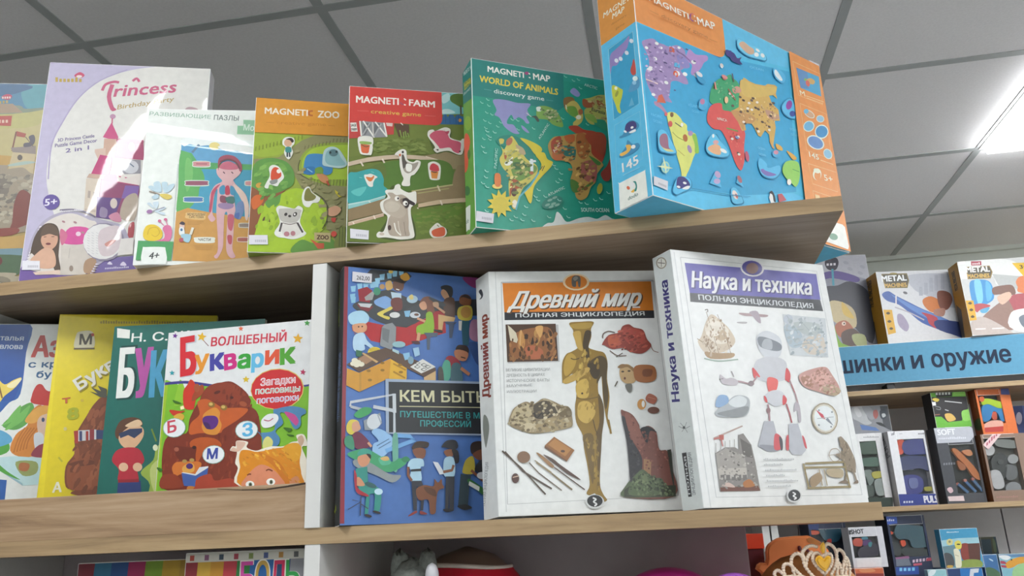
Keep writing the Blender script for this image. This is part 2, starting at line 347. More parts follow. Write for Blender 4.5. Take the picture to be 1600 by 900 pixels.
ART['map'] = {
'f': '''1 82 180 216 0 0 4261 0 4261 3275 0 3275
1 217 141 79 -2 3280 1866 3285 1855 2733 1791 2614 1725 2559 1625 2545 -8 2509
1 63 159 203 26 2492 1637 2539 1772 2586 3406 2891 3088 751 1931 428 61 162
1 95 182 220 1880 3279 3429 3283 3405 2960 1843 2664
1 92 185 224 -80 112 755 253 1576 348 3017 714 3966 630 3776 -83 -11 -44
2 156 134 180 70 2207 168 2293 304 2352 398 2327 498 2336 598 2339 779 2424 913 2404 937 2331 956 2229 866 2091 789 2024 881 1962 918 1868 828 1832 694 1834 570 1781 538 1667 487 1535 542 1462 442 1444 310 1416 216 1425 146 1491 85 1622 77 1746 167 1905 154 2055
2 169 135 189 1023 2444 1158 2409 1384 2474 1410 2414 1305 2322 1234 2215 1067 2051 998 2055 1039 2203 924 2245
2 138 131 187 756 2267 928 2274 998 2162 866 2091 758 2161
2 169 130 159 193 1368 274 1380 363 1332 419 1273 384 1250 295 1298 203 1321
1 196 90 72 615 2338 701 2356 709 2291 651 2237 594 2250
1 200 98 74 288 1485 357 1526 422 1413 241 1370
6 233 228 224 362 2300 33 -4 -17 -25
6 233 228 224 439 2261 28 -3 -14 -21
6 233 228 224 193 1862 40 -6 -20 -30
6 233 228 224 151 2158 30 -4 -15 -23
6 233 228 224 157 1824 40 -6 -20 -30
6 233 228 224 1121 2062 57 -7 -30 -41
6 233 228 224 809 2394 29 -3 -15 -22
6 233 228 224 703 1956 57 -7 -29 -42
6 233 228 224 870 1998 43 -5 -23 -32
6 233 228 224 712 2078 29 -4 -15 -21
6 233 228 224 296 2040 36 -5 -18 -27
6 233 228 224 1082 2259 45 -5 -23 -33
6 233 228 224 190 1467 32 -5 -16 -23
6 233 228 224 466 1734 36 -5 -18 -26
6 91 79 125 529 2201 33 -1 -9 -15
6 91 79 125 388 1883 35 -1 -10 -16
6 91 79 125 176 1601 40 -2 -11 -18
6 91 79 125 491 2042 36 -1 -10 -16
6 91 79 125 968 2424 28 0 -8 -13
6 91 79 125 479 1596 23 -1 -6 -10
6 91 79 125 319 2219 20 0 -6 -10
6 91 79 125 1103 2280 29 -1 -8 -13
6 91 79 125 304 1978 26 -1 -7 -12
6 91 79 125 620 1667 21 -1 -6 -9
6 91 79 125 238 1710 26 -1 -7 -12
6 91 79 125 209 2114 23 -1 -6 -11
6 217 92 60 675 1933 45 27 17 -44
6 240 231 218 675 1933 21 12 7 -20
1 84 168 208 675 2112 779 2135 777 2060 657 2046
3 232 198 192 18.6 73 1656 294 1659
4 122 106 156 10.0 747 2318 898 2304 1011 2248
7 122 104 156 201 180 212 90 35.7 1.8 20 95 2216 431 2325 773 2381 934 2317 791 2038 553 1775 489 1548 218 1438 90 1662
2 207 210 116 417 1260 554 1313 662 1269 704 1218 782 1190 786 1102 937 1106 947 1007 935 877 847 742 734 540 649 409 671 342 675 259 595 264 560 352 562 473 523 645 482 806 444 993 412 1108
2 138 186 78 863 1060 944 1095 967 974 962 834 883 813 895 942
6 125 90 60 503 1264 34 10 -6 -39
6 176 106 60 718 982 48 19 5 -54
6 199 91 86 453 1114 43 13 -6 -46
6 208 106 112 390 1239 30 9 -4 -29
6 156 134 168 779 836 40 21 20 -53
6 169 137 176 833 1083 52 15 -6 -40
3 63 75 82 15.9 548 1160 658 1129 693 1202
6 238 234 224 680 1167 27 8 -5 -32
4 127 139 63 10.4 477 1002 567 953 695 938
4 168 154 74 10.3 539 760 661 706
2 70 161 118 1408 1756 1459 1948 1555 2089 1683 2186 1835 2306 1908 2288 1937 1933 1890 1781 1722 1675 1572 1657 1553 1760
2 63 157 109 1430 1993 1585 2154 1807 2255 1998 2261 2072 2144 2091 1939 1962 1761 1684 1569 1461 1437 1387 1522 1448 1674 1328 1704 1352 1846
2 207 85 82 1337 1648 1464 1729 1583 1755 1595 1662 1774 1684 1903 1581 2026 1444 2000 1308 1959 1169 1940 996 1845 805 1771 797 1702 893 1636 1083 1562 1230 1477 1311 1333 1291 1219 1362 1245 1515
1 201 164 92 2078 2274 2106 2306 2146 2308 2174 2374 2235 2371 2294 2354 2452 2355 2686 2403 2762 2456 2935 2496 2999 2481 2936 2343 2957 2257 2859 2296 2752 2251 2793 2137 2942 2067 2934 1881 2794 1841 2803 1730 2732 1553 2663 1379 2605 1408 2606 1563 2520 1605 2396 1461 2335 1465 2265 1577 2214 1628 2053 1581 2063 1476 1965 1438 1899 1559 1776 1695 1962 1816 2022 2055
2 205 174 98 2118 2321 2352 2330 2681 2379 2963 2469 2900 2332 2645 2206 2302 2076 2114 2062 2072 2160
2 189 143 92 1778 1706 2088 1767 2331 1750 2214 1628 2053 1581 1999 1458 1899 1559
2 200 143 128 1879 2099 2014 2175 2079 2118 1958 2035 1882 2033
2 185 143 120 2595 1963 2826 1986 2945 1930 2696 1835
2 197 154 98 2587 1469 2692 1365 2641 1351
2 211 162 76 2741 1445 2868 1434 2887 1372 2755 1360
2 211 162 76 2991 1400 3151 1375 3224 1326 3129 1279 3028 1343
7 138 100 68 232 204 148 90 31.3 1.6 20 2105 2015 2640 2181 2882 2095 2874 1909 2621 1634 2317 1680 2021 1572 1929 1719
7 47 127 86 138 192 144 50 30.2 1.6 40 1484 2015 1787 2246 1998 2092 1923 1848 1536 1816
7 168 60 60 224 128 112 26 29.3 1.6 60 1631 1375 1995 1435 1926 1076 1792 833
3 111 143 74 22.6 1618 1382 1870 1405
6 93 74 68 2027 2001 31 -4 -16 -20
6 93 74 68 2096 1968 31 -4 -16 -20
6 93 74 68 2366 1928 32 -4 -17 -21
6 93 74 68 2428 1924 32 -4 -17 -21
6 93 74 68 2293 2028 32 -4 -16 -21
6 93 74 68 2482 1728 32 -4 -17 -20
6 93 74 68 2634 1693 32 -4 -17 -20
6 93 74 68 2753 2102 33 -4 -17 -21
6 93 74 68 2326 1572 31 -4 -16 -20
6 93 74 68 2053 1581 31 -4 -16 -20
6 93 74 68 2157 1809 31 -4 -16 -20
6 93 74 68 1994 1749 30 -4 -16 -20
6 93 74 68 2333 2074 32 -4 -17 -21
6 93 74 68 1803 1044 29 -5 -15 -18
6 93 74 68 1817 1279 30 -5 -15 -19
6 93 74 68 2828 2148 33 -4 -18 -21
6 93 74 68 2709 1895 33 -4 -17 -21
6 93 74 68 1824 1796 30 -4 -15 -20
6 230 214 200 1799 1985 31 1 -13 -23
6 230 214 200 2167 1856 32 1 -14 -23
6 230 214 200 2419 2033 33 2 -14 -23
6 230 214 200 2025 1595 31 1 -14 -22
6 230 214 200 1708 1239 30 0 -13 -21
6 230 214 200 2621 1634 33 1 -15 -23
6 230 214 200 2218 1960 32 1 -14 -23
6 230 214 200 1852 1310 31 0 -13 -22
6 230 214 200 1989 1093 31 0 -13 -21
6 230 214 200 2708 1292 33 0 -15 -22
6 230 214 200 2349 1535 32 1 -14 -23
6 230 214 200 1854 1958 31 1 -13 -23
6 230 214 200 1814 1026 30 0 -13 -21
6 230 214 200 2260 1862 32 1 -14 -23
6 181 90 114 1994 1041 44 17 5 -82
6 110 134 184 1819 1290 40 -6 -15 -19
5 241 217 207 1422 1452 1645 1485 43.5 0.02 0.0 0.0|AFRICA
3 107 53 53 18.7 1491 2061 1444 1948
3 176 96 80 23.7 1767 2051 1904 1908
2 47 134 178 3029 2163 3202 2333 3349 2379 3432 2214 3375 2045 3192 1991 3035 2037
2 88 175 216 3047 2168 3199 2320 3335 2362 3406 2206 3349 2053 3196 2008 3055 2055
6 140 63 152 3231 2236 74 9 -52 -95
6 63 79 156 3285 2100 81 24 -13 -55
2 43 130 176 2239 988 2340 1035 2447 954 2723 1066 2753 987 2611 845 2414 797 2266 825
2 91 178 218 2223 983 2343 1050 2452 977 2727 1085 2739 994 2598 859 2418 815 2264 841
2 123 108 176 2278 955 2377 916 2626 913 2422 838 2275 870
6 76 165 208 2703 1269 102 27 -14 -65
6 201 134 156 2701 1290 61 16 -8 -37
2 141 194 90 2797 1041 2892 1174 3056 1250 3225 1259 3250 1154 3188 961 3073 824 2968 865 2823 939
3 90 156 74 14.4 3056 1105 3221 1102
2 123 191 122 3263 714 3374 828 3371 717
6 232 220 212 2919 864 55 13 -11 -51
2 88 178 218 2223 983 2289 1086 2405 1051 2424 991 2252 906
2 43 130 176 1546 428 1664 456 1778 300 1710 245 1537 227
2 96 184 221 1531 425 1651 463 1758 316 1697 253 1525 235
6 227 211 205 1604 362 51 27 32 -58
6 192 107 107 1630 348 23 12 18 -32
1 240 236 230 2365 492 2437 613 2494 447 2395 415
2 43 47 56 2391 571 2453 616 2504 565 2513 462 2465 456 2455 554
1 182 84 92 2588 595 2690 628 2782 543 2592 469
1 85 176 217 1654 554 1734 675 1820 522
6 165 100 108 1748 627 41 22 27 -49
1 85 176 217 1090 411 1250 638 1334 409
6 180 156 192 1282 586 53 33 31 -41
6 181 160 200 1250 479 68 16 -7 -41
5 127 198 228 2273 1232 2437 1249 36.4 0.0 0.0 0.0|OCEAN
5 127 198 228 2268 1134 2432 1150 36.2 0.0 0.0 0.0|OCEAN
5 127 198 228 3144 1781 3325 1805 38.8 0.0 0.0 0.0|OCEAN
5 127 198 228 3158 1694 3339 1716 38.7 0.0 0.0 0.0|OCEAN
2 47 134 178 2133 2987 2220 3034 2435 3008 2664 3030 2813 2947 2794 2857 2621 2820 2330 2778 2124 2837
2 108 192 224 2137 2988 2220 3030 2436 3011 2666 3038 2797 2948 2775 2866 2625 2836 2344 2797 2138 2856
2 201 165 140 2163 2939 2277 3017 2410 2984 2517 2962 2491 2878 2361 2833 2212 2883
6 238 244 246 2614 2985 44 -13 -23 -24
6 238 244 246 2565 2892 49 -4 -33 -43
6 238 244 246 2721 2932 33 -21 -38 -33
2 63 58 120 1833 2719 2006 2722 2072 2658 2179 2710 2126 2633 2175 2585 1996 2560 1922 2577 1913 2632 1817 2627
2 84 172 214 2939 2749 3041 2829 3240 2759 3188 2620 3072 2583 2957 2635
2 214 219 232 2970 2744 3030 2780 3152 2654 3079 2615 2975 2671
5 121 194 226 2353 2588 2688 2642 40.1 0.0 0.0 0.0|OCEAN
6 224 230 234 1672 2392 27 16 13 -35
6 185 106 106 1705 2207 32 -21 -37 -32
3 95 64 64 24.5 1898 2342 1911 2205
3 79 69 69 20.6 1476 2049 1480 1968
6 93 69 68 1608 3273 2 1 0 -2
1 59 61 134 1444 2510 1687 2531 1666 2517
1 63 58 128 1852 2718 1951 2739 1928 2608 1814 2611
6 201 196 192 1684 2403 26 19 20 -25
6 76 166 210 1155 1611 101 31 -16 -97
6 183 121 158 1143 1647 51 16 -8 -47
2 59 147 191 1072 2079 1141 2075 1270 1996 1190 1943 1107 1969
6 217 211 216 1150 2078 57 -20 -30 -33
5 111 191 224 836 1488 1079 1516 41.1 0.0 0.0 0.0|ATLANTIC
5 111 191 224 901 1417 1040 1432 35.6 0.0 0.0 0.0|OCEAN
5 111 191 224 84 1118 289 1135 39.1 0.0 0.0 0.0|PACIFIC
5 111 191 224 112 1040 269 1049 36.9 0.0 0.0 0.0|OCEAN
3 215 143 134 29.4 1469 2060 1475 1940
6 208 138 134 1708 2222 63 -7 -22 -29
6 224 184 144 1677 1839 43 13 -10 -58
2 45 131 175 198 907 361 939 492 726 448 666 285 637 156 658
2 95 184 220 182 916 328 957 476 735 431 676 277 649 168 681
2 200 196 134 194 742 332 725 445 707 289 673
2 148 102 122 198 839 269 913 348 908 352 744 384 718 259 705 194 742
2 45 131 175 1133 1010 1343 1213 1445 1109 1568 1010 1573 923 1361 854 1126 850
2 95 184 220 1124 1014 1291 1198 1426 1118 1560 1022 1555 936 1363 869 1118 862
2 220 169 130 1131 937 1294 1039 1410 1026 1379 902 1209 886
6 208 160 160 1319 1075 62 17 -6 -34
6 233 238 240 1462 982 67 -11 -23 -29
6 220 233 238 1280 1159 25 7 -5 -31
6 156 200 184 248 433 81 20 -12 -86
6 95 176 210 248 433 54 13 -8 -61
1 207 214 168 90 409 224 447 224 581 268 451 391 452 263 416 247 332 228 411
2 45 131 175 354 125 401 83 496 131 702 245 712 370 569 383 452 322
2 89 179 218 338 135 402 94 498 142 685 255 697 366 569 383 444 326
2 63 58 120 454 335 568 376 653 342 680 281 603 249 487 189 416 193
2 233 230 238 525 204 623 261 678 267 635 219 560 199
6 233 230 238 582 292 34 -1 -10 -18
6 233 230 238 454 208 33 -1 -10 -17
3 47 134 176 12.8 702 245 1446 326
3 67 152 196 11.9 1446 326 1926 405
1 217 141 79 3450 3303 4335 3312 4293 -43 3199 43
3 238 192 143 8.2 3503 3095 4246 3114 4162 2520 3514 2490 3503 3095
3 238 192 143 7.9 3515 2346 4222 2366 4154 1542 3494 1533 3515 2346
3 238 192 143 7.5 3479 1301 4220 1335 4170 987 3511 971 3479 1301
3 238 192 143 7.3 3482 852 4208 858 4194 673 3478 631 3482 852
1 77 157 196 3571 3007 4191 3043 4163 2668 3604 2651
1 95 135 180 3571 3007 3873 3025 3850 2705 3604 2651
2 198 160 100 3817 2867 3942 2933 4048 2918 3991 2837 3859 2819
6 199 98 90 3830 2802 55 30 18 -50
6 127 174 92 3778 2854 39 13 -6 -27
5 242 220 194 3570 2508 3698 2523 89.1 0.02 0.0 0.0|M
3 238 192 143 13.5 3720 2542 4204 2582
3 238 192 143 10.8 3730 2509 4175 2541
6 207 217 210 3731 2221 121 -24 -65 -66
6 199 156 124 3731 2221 106 -21 -54 -55
6 207 217 210 4020 2221 104 6 -52 -75
6 143 182 204 4020 2221 90 5 -43 -63
6 207 217 210 3656 1985 77 -49 -142 -106
6 106 169 204 3656 1985 67 -42 -119 -88
6 207 217 210 3996 1986 189 32 -70 -144
6 63 136 188 3996 1986 164 28 -58 -120
6 207 217 210 3771 1735 206 -25 -117 -129
6 95 134 188 3771 1735 179 -22 -98 -108
6 207 217 210 4063 1613 111 64 56 -69
6 134 180 204 4063 1613 96 56 47 -57
6 106 172 204 3648 2244 68 20 -11 -46
5 244 227 204 3538 1430 3785 1436 88.1 0.03 0.0 0.0|145
3 238 192 143 12.8 3822 1445 4168 1456
6 244 227 204 3664 1165 119 29 -27 -106
6 217 141 79 3669 1144 89 22 -21 -82
6 244 227 204 3668 1223 76 -11 -38 -41
5 244 227 204 3849 1107 4073 1126 103.1 0.02 0.0 0.0|5+
5 238 192 143 3514 705 3635 709 96.8 0.0 0.0 0.0|1
1 226 224 220 3298 447 4014 429 4134 432 4194 401 4210 88 4176 30 3331 68
6 127 160 140 3828 173 108 -4 -43 -57
5 243 234 217 262 2921 1053 2930 92.4 0.035 0.0 0.0|MAGNETI
5 243 234 217 1247 2917 1632 2969 120.6 0.035 0.0 0.0|MAP
4 139 74 138 24.5 1178 3054 1113 3036 1086 2976 1107 2934 1151 2934
3 217 122 92 24.4 1113 3033 1178 3054
3 243 234 217 18.4 1176 3039 1191 3016
3 243 234 217 18.3 1181 2956 1203 2946
5 165 106 58 478 2740 1428 2743 57.3 0.0 0.0 0.0|discovery game
3 180 119 63 7.2 258 2756 421 2752
3 180 119 63 7.6 1447 2750 1634 2762''',
'l': '''1 85 178 216 0 0 695 0 695 3275 0 3275
1 207 138 60 -33 3310 781 3330 759 3072 699 2513 -9 2518 -14 3142
5 243 230 207 96 2914 760 2882 80.4 0.03 0.15 0.0|MAGNETIC
5 243 230 207 266 2798 510 2781 80.8 0.03 0.15 0.0|MAP
5 163 106 44 239 2711 541 2688 36.9 0.0 0.0 0.0|discovery
5 163 106 44 313 2600 487 2585 36.2 0.0 0.0 0.0|game
1 47 148 189 144 2399 621 2400 611 1318 134 1307
3 169 214 232 6.4 143 2386 621 2394 611 1318 134 1307 143 2386
2 139 124 180 164 2266 280 2310 433 2330 553 2368 503 2225 414 2169 286 2067 188 2093 143 1998
6 207 212 222 277 2138 32 -3 17 -39
6 207 212 222 478 2147 31 -3 17 -39
6 207 212 222 582 2272 31 -3 16 -39
6 207 212 222 359 2120 31 -3 17 -39
2 181 71 62 589 1994 611 1906 607 1767 547 1773 516 1853 558 1934
2 183 189 60 157 1813 250 1752 310 1690 346 1646 319 1556 289 1507 265 1442 278 1341 225 1379 189 1505 147 1655
6 138 143 58 231 1652 23 -19 -27 -35
6 223 227 200 224 1740 28 -14 -3 -25
2 77 143 184 444 1583 537 1689 619 1716 659 1651 639 1548 535 1538
6 207 224 234 586 1701 37 5 26 -42
6 134 184 212 564 1649 36 -18 -3 -29
1 95 168 200 426 1364 495 1469 527 1340
3 134 196 220 6.1 141 1221 613 1206 586 545 103 526 141 1221
2 59 133 174 217 1022 283 1030 377 1149 472 1142 570 1047 547 984 388 970 230 992
2 61 58 114 320 1075 360 1144 470 1131 527 1079 527 1012 456 1013 347 1026
2 230 230 238 392 1006 502 999 506 966 421 978
6 230 230 238 452 1046 25 0 9 -19
6 230 230 238 325 1045 25 -24 -11 -8
2 59 133 174 170 738 308 832 353 909 431 819 533 788 542 716 362 684
2 222 174 82 193 777 320 778 310 851 396 821 398 765 332 731 224 732
6 230 234 240 443 773 37 0 14 -30
5 232 238 242 216 505 508 508 127.4 0.04 0.0 0.0|145
3 127 192 218 11.8 211 460 518 450
2 223 226 218 128 369 156 379 577 376 608 353 611 5 598 -3 130 -10 109 11
2 47 127 120 379 305 430 292 447 218 423 161 381 177 420 215 410 273
2 233 176 76 330 184 392 199 379 158
6 208 105 74 290 255 25 1 14 -29
6 244 244 240 367 276 37 -14 -4 -33
5 47 95 92 265 88 457 89 48.6 0.02 0.2 0.0|dodo''',
}
ART['animals'] = {
'f': '''1 35 150 127 0 0 2700 0 2700 2598 0 2598
1 31 127 120 10 2641 1436 2623 1414 2028 1313 1947 378 1993 7 1989
1 42 156 136 1436 2623 2670 2621 2655 2463 1433 2463
5 241 239 230 247 2414 799 2407 93.3 0.045 0.0 0.0|MAGNETI
5 241 239 230 950 2408 1215 2412 101.4 0.045 0.0 0.0|MAP
6 156 63 116 850 2492 35 6 -1 -27
3 241 239 230 16.7 876 2497 901 2484
3 241 239 230 16.7 878 2431 904 2422
5 227 207 74 117 2230 1330 2212 101.9 0.05 0.05 0.0|WORLD OF ANIMALS
5 219 231 226 329 2081 1101 2077 68.7 0.02 0.0 0.0|discovery game
3 79 156 148 9.6 181 2117 293 2115
3 79 156 148 9.9 1134 2098 1244 2100
2 143 143 192 310 1966 498 1996 679 1977 879 1993 828 1888 855 1812 807 1773 849 1683 802 1668 759 1718 684 1746 622 1697 579 1770 516 1681 513 1618 603 1615 659 1529 688 1486 597 1481 466 1564 397 1695 324 1731 357 1815
2 143 143 192 1527 2294 1597 2373 1688 2287 1635 2229
2 143 143 192 724 1625 783 1594 841 1524 795 1525 737 1572
2 127 168 78 985 1945 1097 1995 1236 1968 1325 1884 1377 1697 1220 1706 1131 1773 976 1782
2 95 143 74 1138 1904 1234 1935 1290 1813 1163 1794
2 223 232 224 970 1950 1033 1968 1045 1906 982 1888
2 59 76 64 884 1784 963 1812 1005 1739 973 1718 930 1775
3 214 220 204 9.7 810 1837 884 1784
2 143 106 58 1414 2160 1505 2208 1584 2187 1575 2053 1471 1939 1414 2028
2 199 180 92 1430 2031 1549 2149 1644 2114 1712 1943 1670 1805 1552 1723 1541 1786 1594 1859 1471 1939
2 111 156 63 1462 2036 1591 2056 1631 1930 1548 1885 1471 1939
6 230 223 198 1636 1890 42 6 -3 -36
6 169 100 58 1675 1986 39 6 -4 -50
3 228 230 214 13.3 1440 2065 1451 1993
2 185 180 90 1722 2193 1848 2247 2036 2327 2302 2320 2459 2192 2407 1616 2186 1750 2067 1897 1863 1801 1755 1867 1733 2012 1787 2087
2 168 90 52 1731 2211 1828 2193 1927 2209 1886 2102 1770 2067 1716 2109
2 165 85 46 1962 2231 2072 2165 2019 2123 1957 2163
7 122 90 44 223 208 140 60 40.6 1.8 20 1762 2182 2034 2310 2221 2155 2192 1816 1836 1863
7 74 106 52 216 212 164 50 35.9 1.8 20 1015 1933 1266 1940 1349 1758 1161 1762
2 51 147 111 1903 1889 2067 1897 2087 1735 1896 1806
5 38 53 42 1856 2031 2075 1998 63.2 0.03 0.0 0.0|Eurasia
2 143 174 76 1728 1945 1876 1968 1932 1844 1819 1860
2 176 68 44 1473 1719 1602 1746 1710 1697 1887 1690 2026 1596 2048 1469 2021 1336 1928 1179 1776 1287 1677 1450 1638 1573 1485 1664
4 143 210 192 11.1 117 1910 140 1885 163 1889
4 143 210 192 11.2 207 1972 230 1947 254 1951
4 143 210 192 11.1 219 1879 242 1854 266 1858
4 143 210 192 11.1 186 1763 209 1738 232 1742
4 143 210 192 11.0 152 1633 175 1608 199 1612
4 143 210 192 11.0 225 1605 248 1580 271 1584
4 143 210 192 11.0 342 1567 364 1543 388 1546
4 143 210 192 10.9 163 1518 186 1493 210 1497
4 143 210 192 10.8 189 1406 212 1381 235 1384
4 143 210 192 10.8 216 1348 239 1323 263 1327
4 143 210 192 10.8 129 1343 151 1319 175 1322
4 143 210 192 11.1 563 1710 586 1685 611 1689
4 143 210 192 11.1 647 1565 670 1540 695 1544
4 143 210 192 11.2 885 1616 908 1590 933 1594
4 143 210 192 11.2 646 1707 669 1682 694 1686
4 143 210 192 11.0 389 1637 411 1612 435 1616
4 143 210 192 11.9 1441 2555 1465 2529 1491 2533
4 143 210 192 12.0 1651 2540 1675 2514 1701 2518
4 143 210 192 11.9 1673 2401 1698 2375 1724 2379
4 143 210 192 11.5 1348 1845 1372 1819 1397 1823
4 143 210 192 11.1 259 1743 282 1718 306 1722
4 143 210 192 11.6 1744 1806 1768 1781 1794 1784
4 143 210 192 12.0 1567 2509 1591 2483 1618 2487
5 198 222 214 996 1435 1158 1697 34.1 0.02 0.0 0.0|ATLANTIC
5 198 222 214 1764 2434 1975 2402 46.5 0.02 0.0 0.0|ARCTIC
6 29 131 114 608 946 265 -15 -99 -468
6 29 131 114 517 1345 182 25 -4 -95
2 207 194 90 373 1344 446 1363 434 1296 388 1271 439 1203 478 1264 557 1426 626 1360 694 1237 778 1098 920 1023 923 893 815 750 702 645 622 455 581 325 528 337 492 513 490 694 513 806 411 922 371 1045 420 1163
2 111 148 64 539 1012 652 1119 775 1042 919 1004 896 908 745 797 635 747 550 847
2 63 106 60 575 1016 720 1035 828 1011 606 909
6 238 240 230 503 1007 62 31 12 -37
3 238 240 230 18.6 467 1002 570 1099
6 176 106 74 526 1337 37 -17 -35 -64
2 185 163 124 624 1303 731 1261 763 1171 690 1162 639 1230
2 168 90 52 438 1156 480 1106 451 1047
2 169 85 46 546 755 635 747 684 643 629 600 539 590 498 459 505 623
6 87 51 44 565 566 43 5 -3 -62
6 233 223 204 566 395 39 4 -3 -61
3 223 231 230 45.3 852 1108 846 920
3 223 231 230 30.1 813 1062 915 1086
6 178 101 60 837 891 33 4 -1 -26
2 217 197 52 692 1407 775 1409 920 1363 1009 1308 1006 1241 911 1187 824 1293
2 220 198 47 911 1187 1043 1237 1093 1139 1174 1102 1132 1012 984 844 866 683 819 458 782 436 733 540 727 593 851 736 931 875 995 1051
3 74 74 48 11.3 972 955 1012 1016
3 74 74 48 11.3 1001 943 1042 1029
3 95 176 192 22.5 951 915 813 695 642 511 580 307
2 183 145 74 1114 1351 1207 1499 1342 1537 1478 1576 1577 1609 1734 1632 1798 1444 1807 1309 1972 1175 1926 1092 1839 967 1831 870 1748 785 1679 627 1580 560 1506 589 1478 716 1430 842 1479 1018 1430 1126 1299 1147 1168 1158
2 168 72 46 1165 1416 1304 1532 1336 1439 1326 1284 1192 1237
2 189 106 58 1174 1245 1326 1284 1357 1173 1204 1135
2 184 96 47 1381 1542 1537 1584 1529 1466 1431 1433
2 47 111 102 1313 1369 1523 1388 1546 1294 1509 1174 1455 1224 1361 1231
2 169 99 47 1576 1590 1732 1612 1774 1383 1684 1216 1573 1278
2 164 90 80 1641 1153 1857 1199 1833 890 1678 871 1609 977
2 77 122 52 1747 1282 1934 1190 1872 1143
2 79 117 48 1431 861 1560 819 1552 706 1754 861 1770 825 1474 660
6 58 42 36 1615 920 35 4 -3 -46
5 230 216 200 1211 1250 1316 1417 45.1 0.02 0.0 0.0|Africa
7 95 58 28 224 180 104 90 42.7 1.8 30 1222 1423 1535 1564 1769 1578 1843 1275 1797 923 1661 643 1509 626 1454 920 1394 1159 1191 1228
7 74 90 36 230 216 138 70 41.2 1.8 30 456 1168 605 1282 759 1077 900 983 741 705 569 449 523 625 463 891
2 156 58 44 1920 1015 2028 1144 2097 1269 2071 956 1970 906
6 183 172 60 1885 772 42 -2 -22 -88
2 168 72 44 1713 1609 1973 1686 2055 1598 2032 1437 1974 1322 1816 1427
6 230 200 106 320 628 74 9 -1 -40
2 214 120 58 292 806 371 810 368 643 291 634
1 216 194 60 552 393 468 348 516 276 429 283 429 189 367 247 319 162 301 250 221 200 252 292 165 293 235 359 169 411 257 431 232 518 309 484 334 579 376 502 444 575 437 479 525 505 471 421
6 205 185 62 354 354 116 12 -5 -122
2 223 228 224 942 75 1037 156 1129 183 1184 334 1246 304 1332 203 1522 277 1675 311 1806 296 1945 366 2095 316 2489 355 2472 185 958 23
6 42 127 110 1128 474 159 74 26 -83
6 127 174 156 1052 429 39 18 5 -17
6 127 174 156 1145 457 39 18 5 -17
6 127 174 156 1093 506 39 18 5 -17
6 127 174 156 1169 552 39 18 5 -17
6 127 174 156 1200 445 39 18 5 -17
6 127 174 156 1106 407 39 18 5 -17
5 201 223 216 1078 560 1337 709 37.8 0.02 0.0 0.0|ATLANTIC
5 201 223 216 1567 382 2007 419 59.0 0.03 0.0 0.0|SOUTH OCEAN
5 169 210 200 318 892 350 1200 38.3 0.02 0.0 0.0|PACIFIC
4 159 214 200 11.3 174 1466 198 1439 230 1444
4 159 214 200 11.3 207 1386 231 1359 263 1364
4 159 214 200 11.1 105 1213 128 1187 160 1191
4 159 214 200 11.1 129 1133 152 1107 184 1111
4 159 214 200 11.0 146 852 170 826 201 830
4 159 214 200 10.9 134 760 158 734 189 738
4 159 214 200 10.8 88 664 112 638 143 642
4 159 214 200 10.8 147 617 171 591 202 595
4 159 214 200 11.4 1156 1072 1180 1045 1214 1049
4 159 214 200 11.3 1245 857 1270 830 1304 834
4 159 214 200 11.3 1196 814 1221 787 1254 791
4 159 214 200 11.0 852 553 876 526 909 530
4 159 214 200 11.1 903 659 927 633 960 636
4 159 214 200 11.0 886 502 910 475 943 479
4 159 214 200 11.1 998 569 1022 543 1055 546
4 159 214 200 11.1 1207 537 1231 511 1265 514
4 159 214 200 11.1 1283 417 1307 390 1340 394
4 159 214 200 10.9 1036 264 1060 238 1093 241
4 159 214 200 11.0 1330 294 1354 267 1388 271
4 159 214 200 10.8 798 186 822 160 854 163
4 159 214 200 10.7 638 179 661 153 693 156
4 159 214 200 10.8 668 262 692 236 724 239
4 159 214 200 10.9 701 382 724 356 757 359
4 159 214 200 10.7 542 214 566 188 598 191
4 159 214 200 10.7 479 163 502 137 534 140
4 159 214 200 11.2 1533 536 1557 509 1591 513
4 159 214 200 11.3 1626 527 1651 500 1685 504
4 159 214 200 11.4 1764 599 1789 571 1824 575
4 159 214 200 10.6 127 260 151 234 182 237
4 159 214 200 11.5 1987 736 2012 709 2047 713
4 159 214 200 11.4 1862 628 1887 601 1922 605
4 159 214 200 11.4 1261 953 1285 926 1319 930
4 159 214 200 11.4 1190 1019 1214 992 1248 996
4 159 214 200 11.4 281 1462 305 1435 337 1440''',
'l': '''1 95 156 60 0 0 430 0 430 2598 0 2598
1 29 122 114 -33 2658 549 2548 495 1927 -76 2101
5 207 224 220 59 2519 466 2405 60.6 0.02 0.0 0.0|MAGNETIC MAP
1 179 178 60 60 2403 386 2305 415 2195 89 2262
5 31 106 80 76 2352 392 2257 48.6 0.05 0.0 0.0|WORLD
5 31 106 80 90 2278 405 2185 44.4 0.05 0.0 0.0|ANIMALS
5 207 224 220 34 2204 371 2125 48.8 0.0 0.0 0.0|discovery
2 210 89 60 47 1560 191 1506 293 1342 227 1243 189 1130 149 1000 31 980 -49 1092 -31 1330
6 127 174 60 205 1671 169 -89 -9 -110
6 47 111 60 94 674 134 -58 -6 -71
6 72 111 48 221 1171 66 -32 -6 -72
2 223 227 220 -188 460 -99 461 187 417 222 366 181 80 103 88 -213 139
5 63 111 98 -117 230 139 185 64.2 0.02 0.2 0.0|dodo''',
}
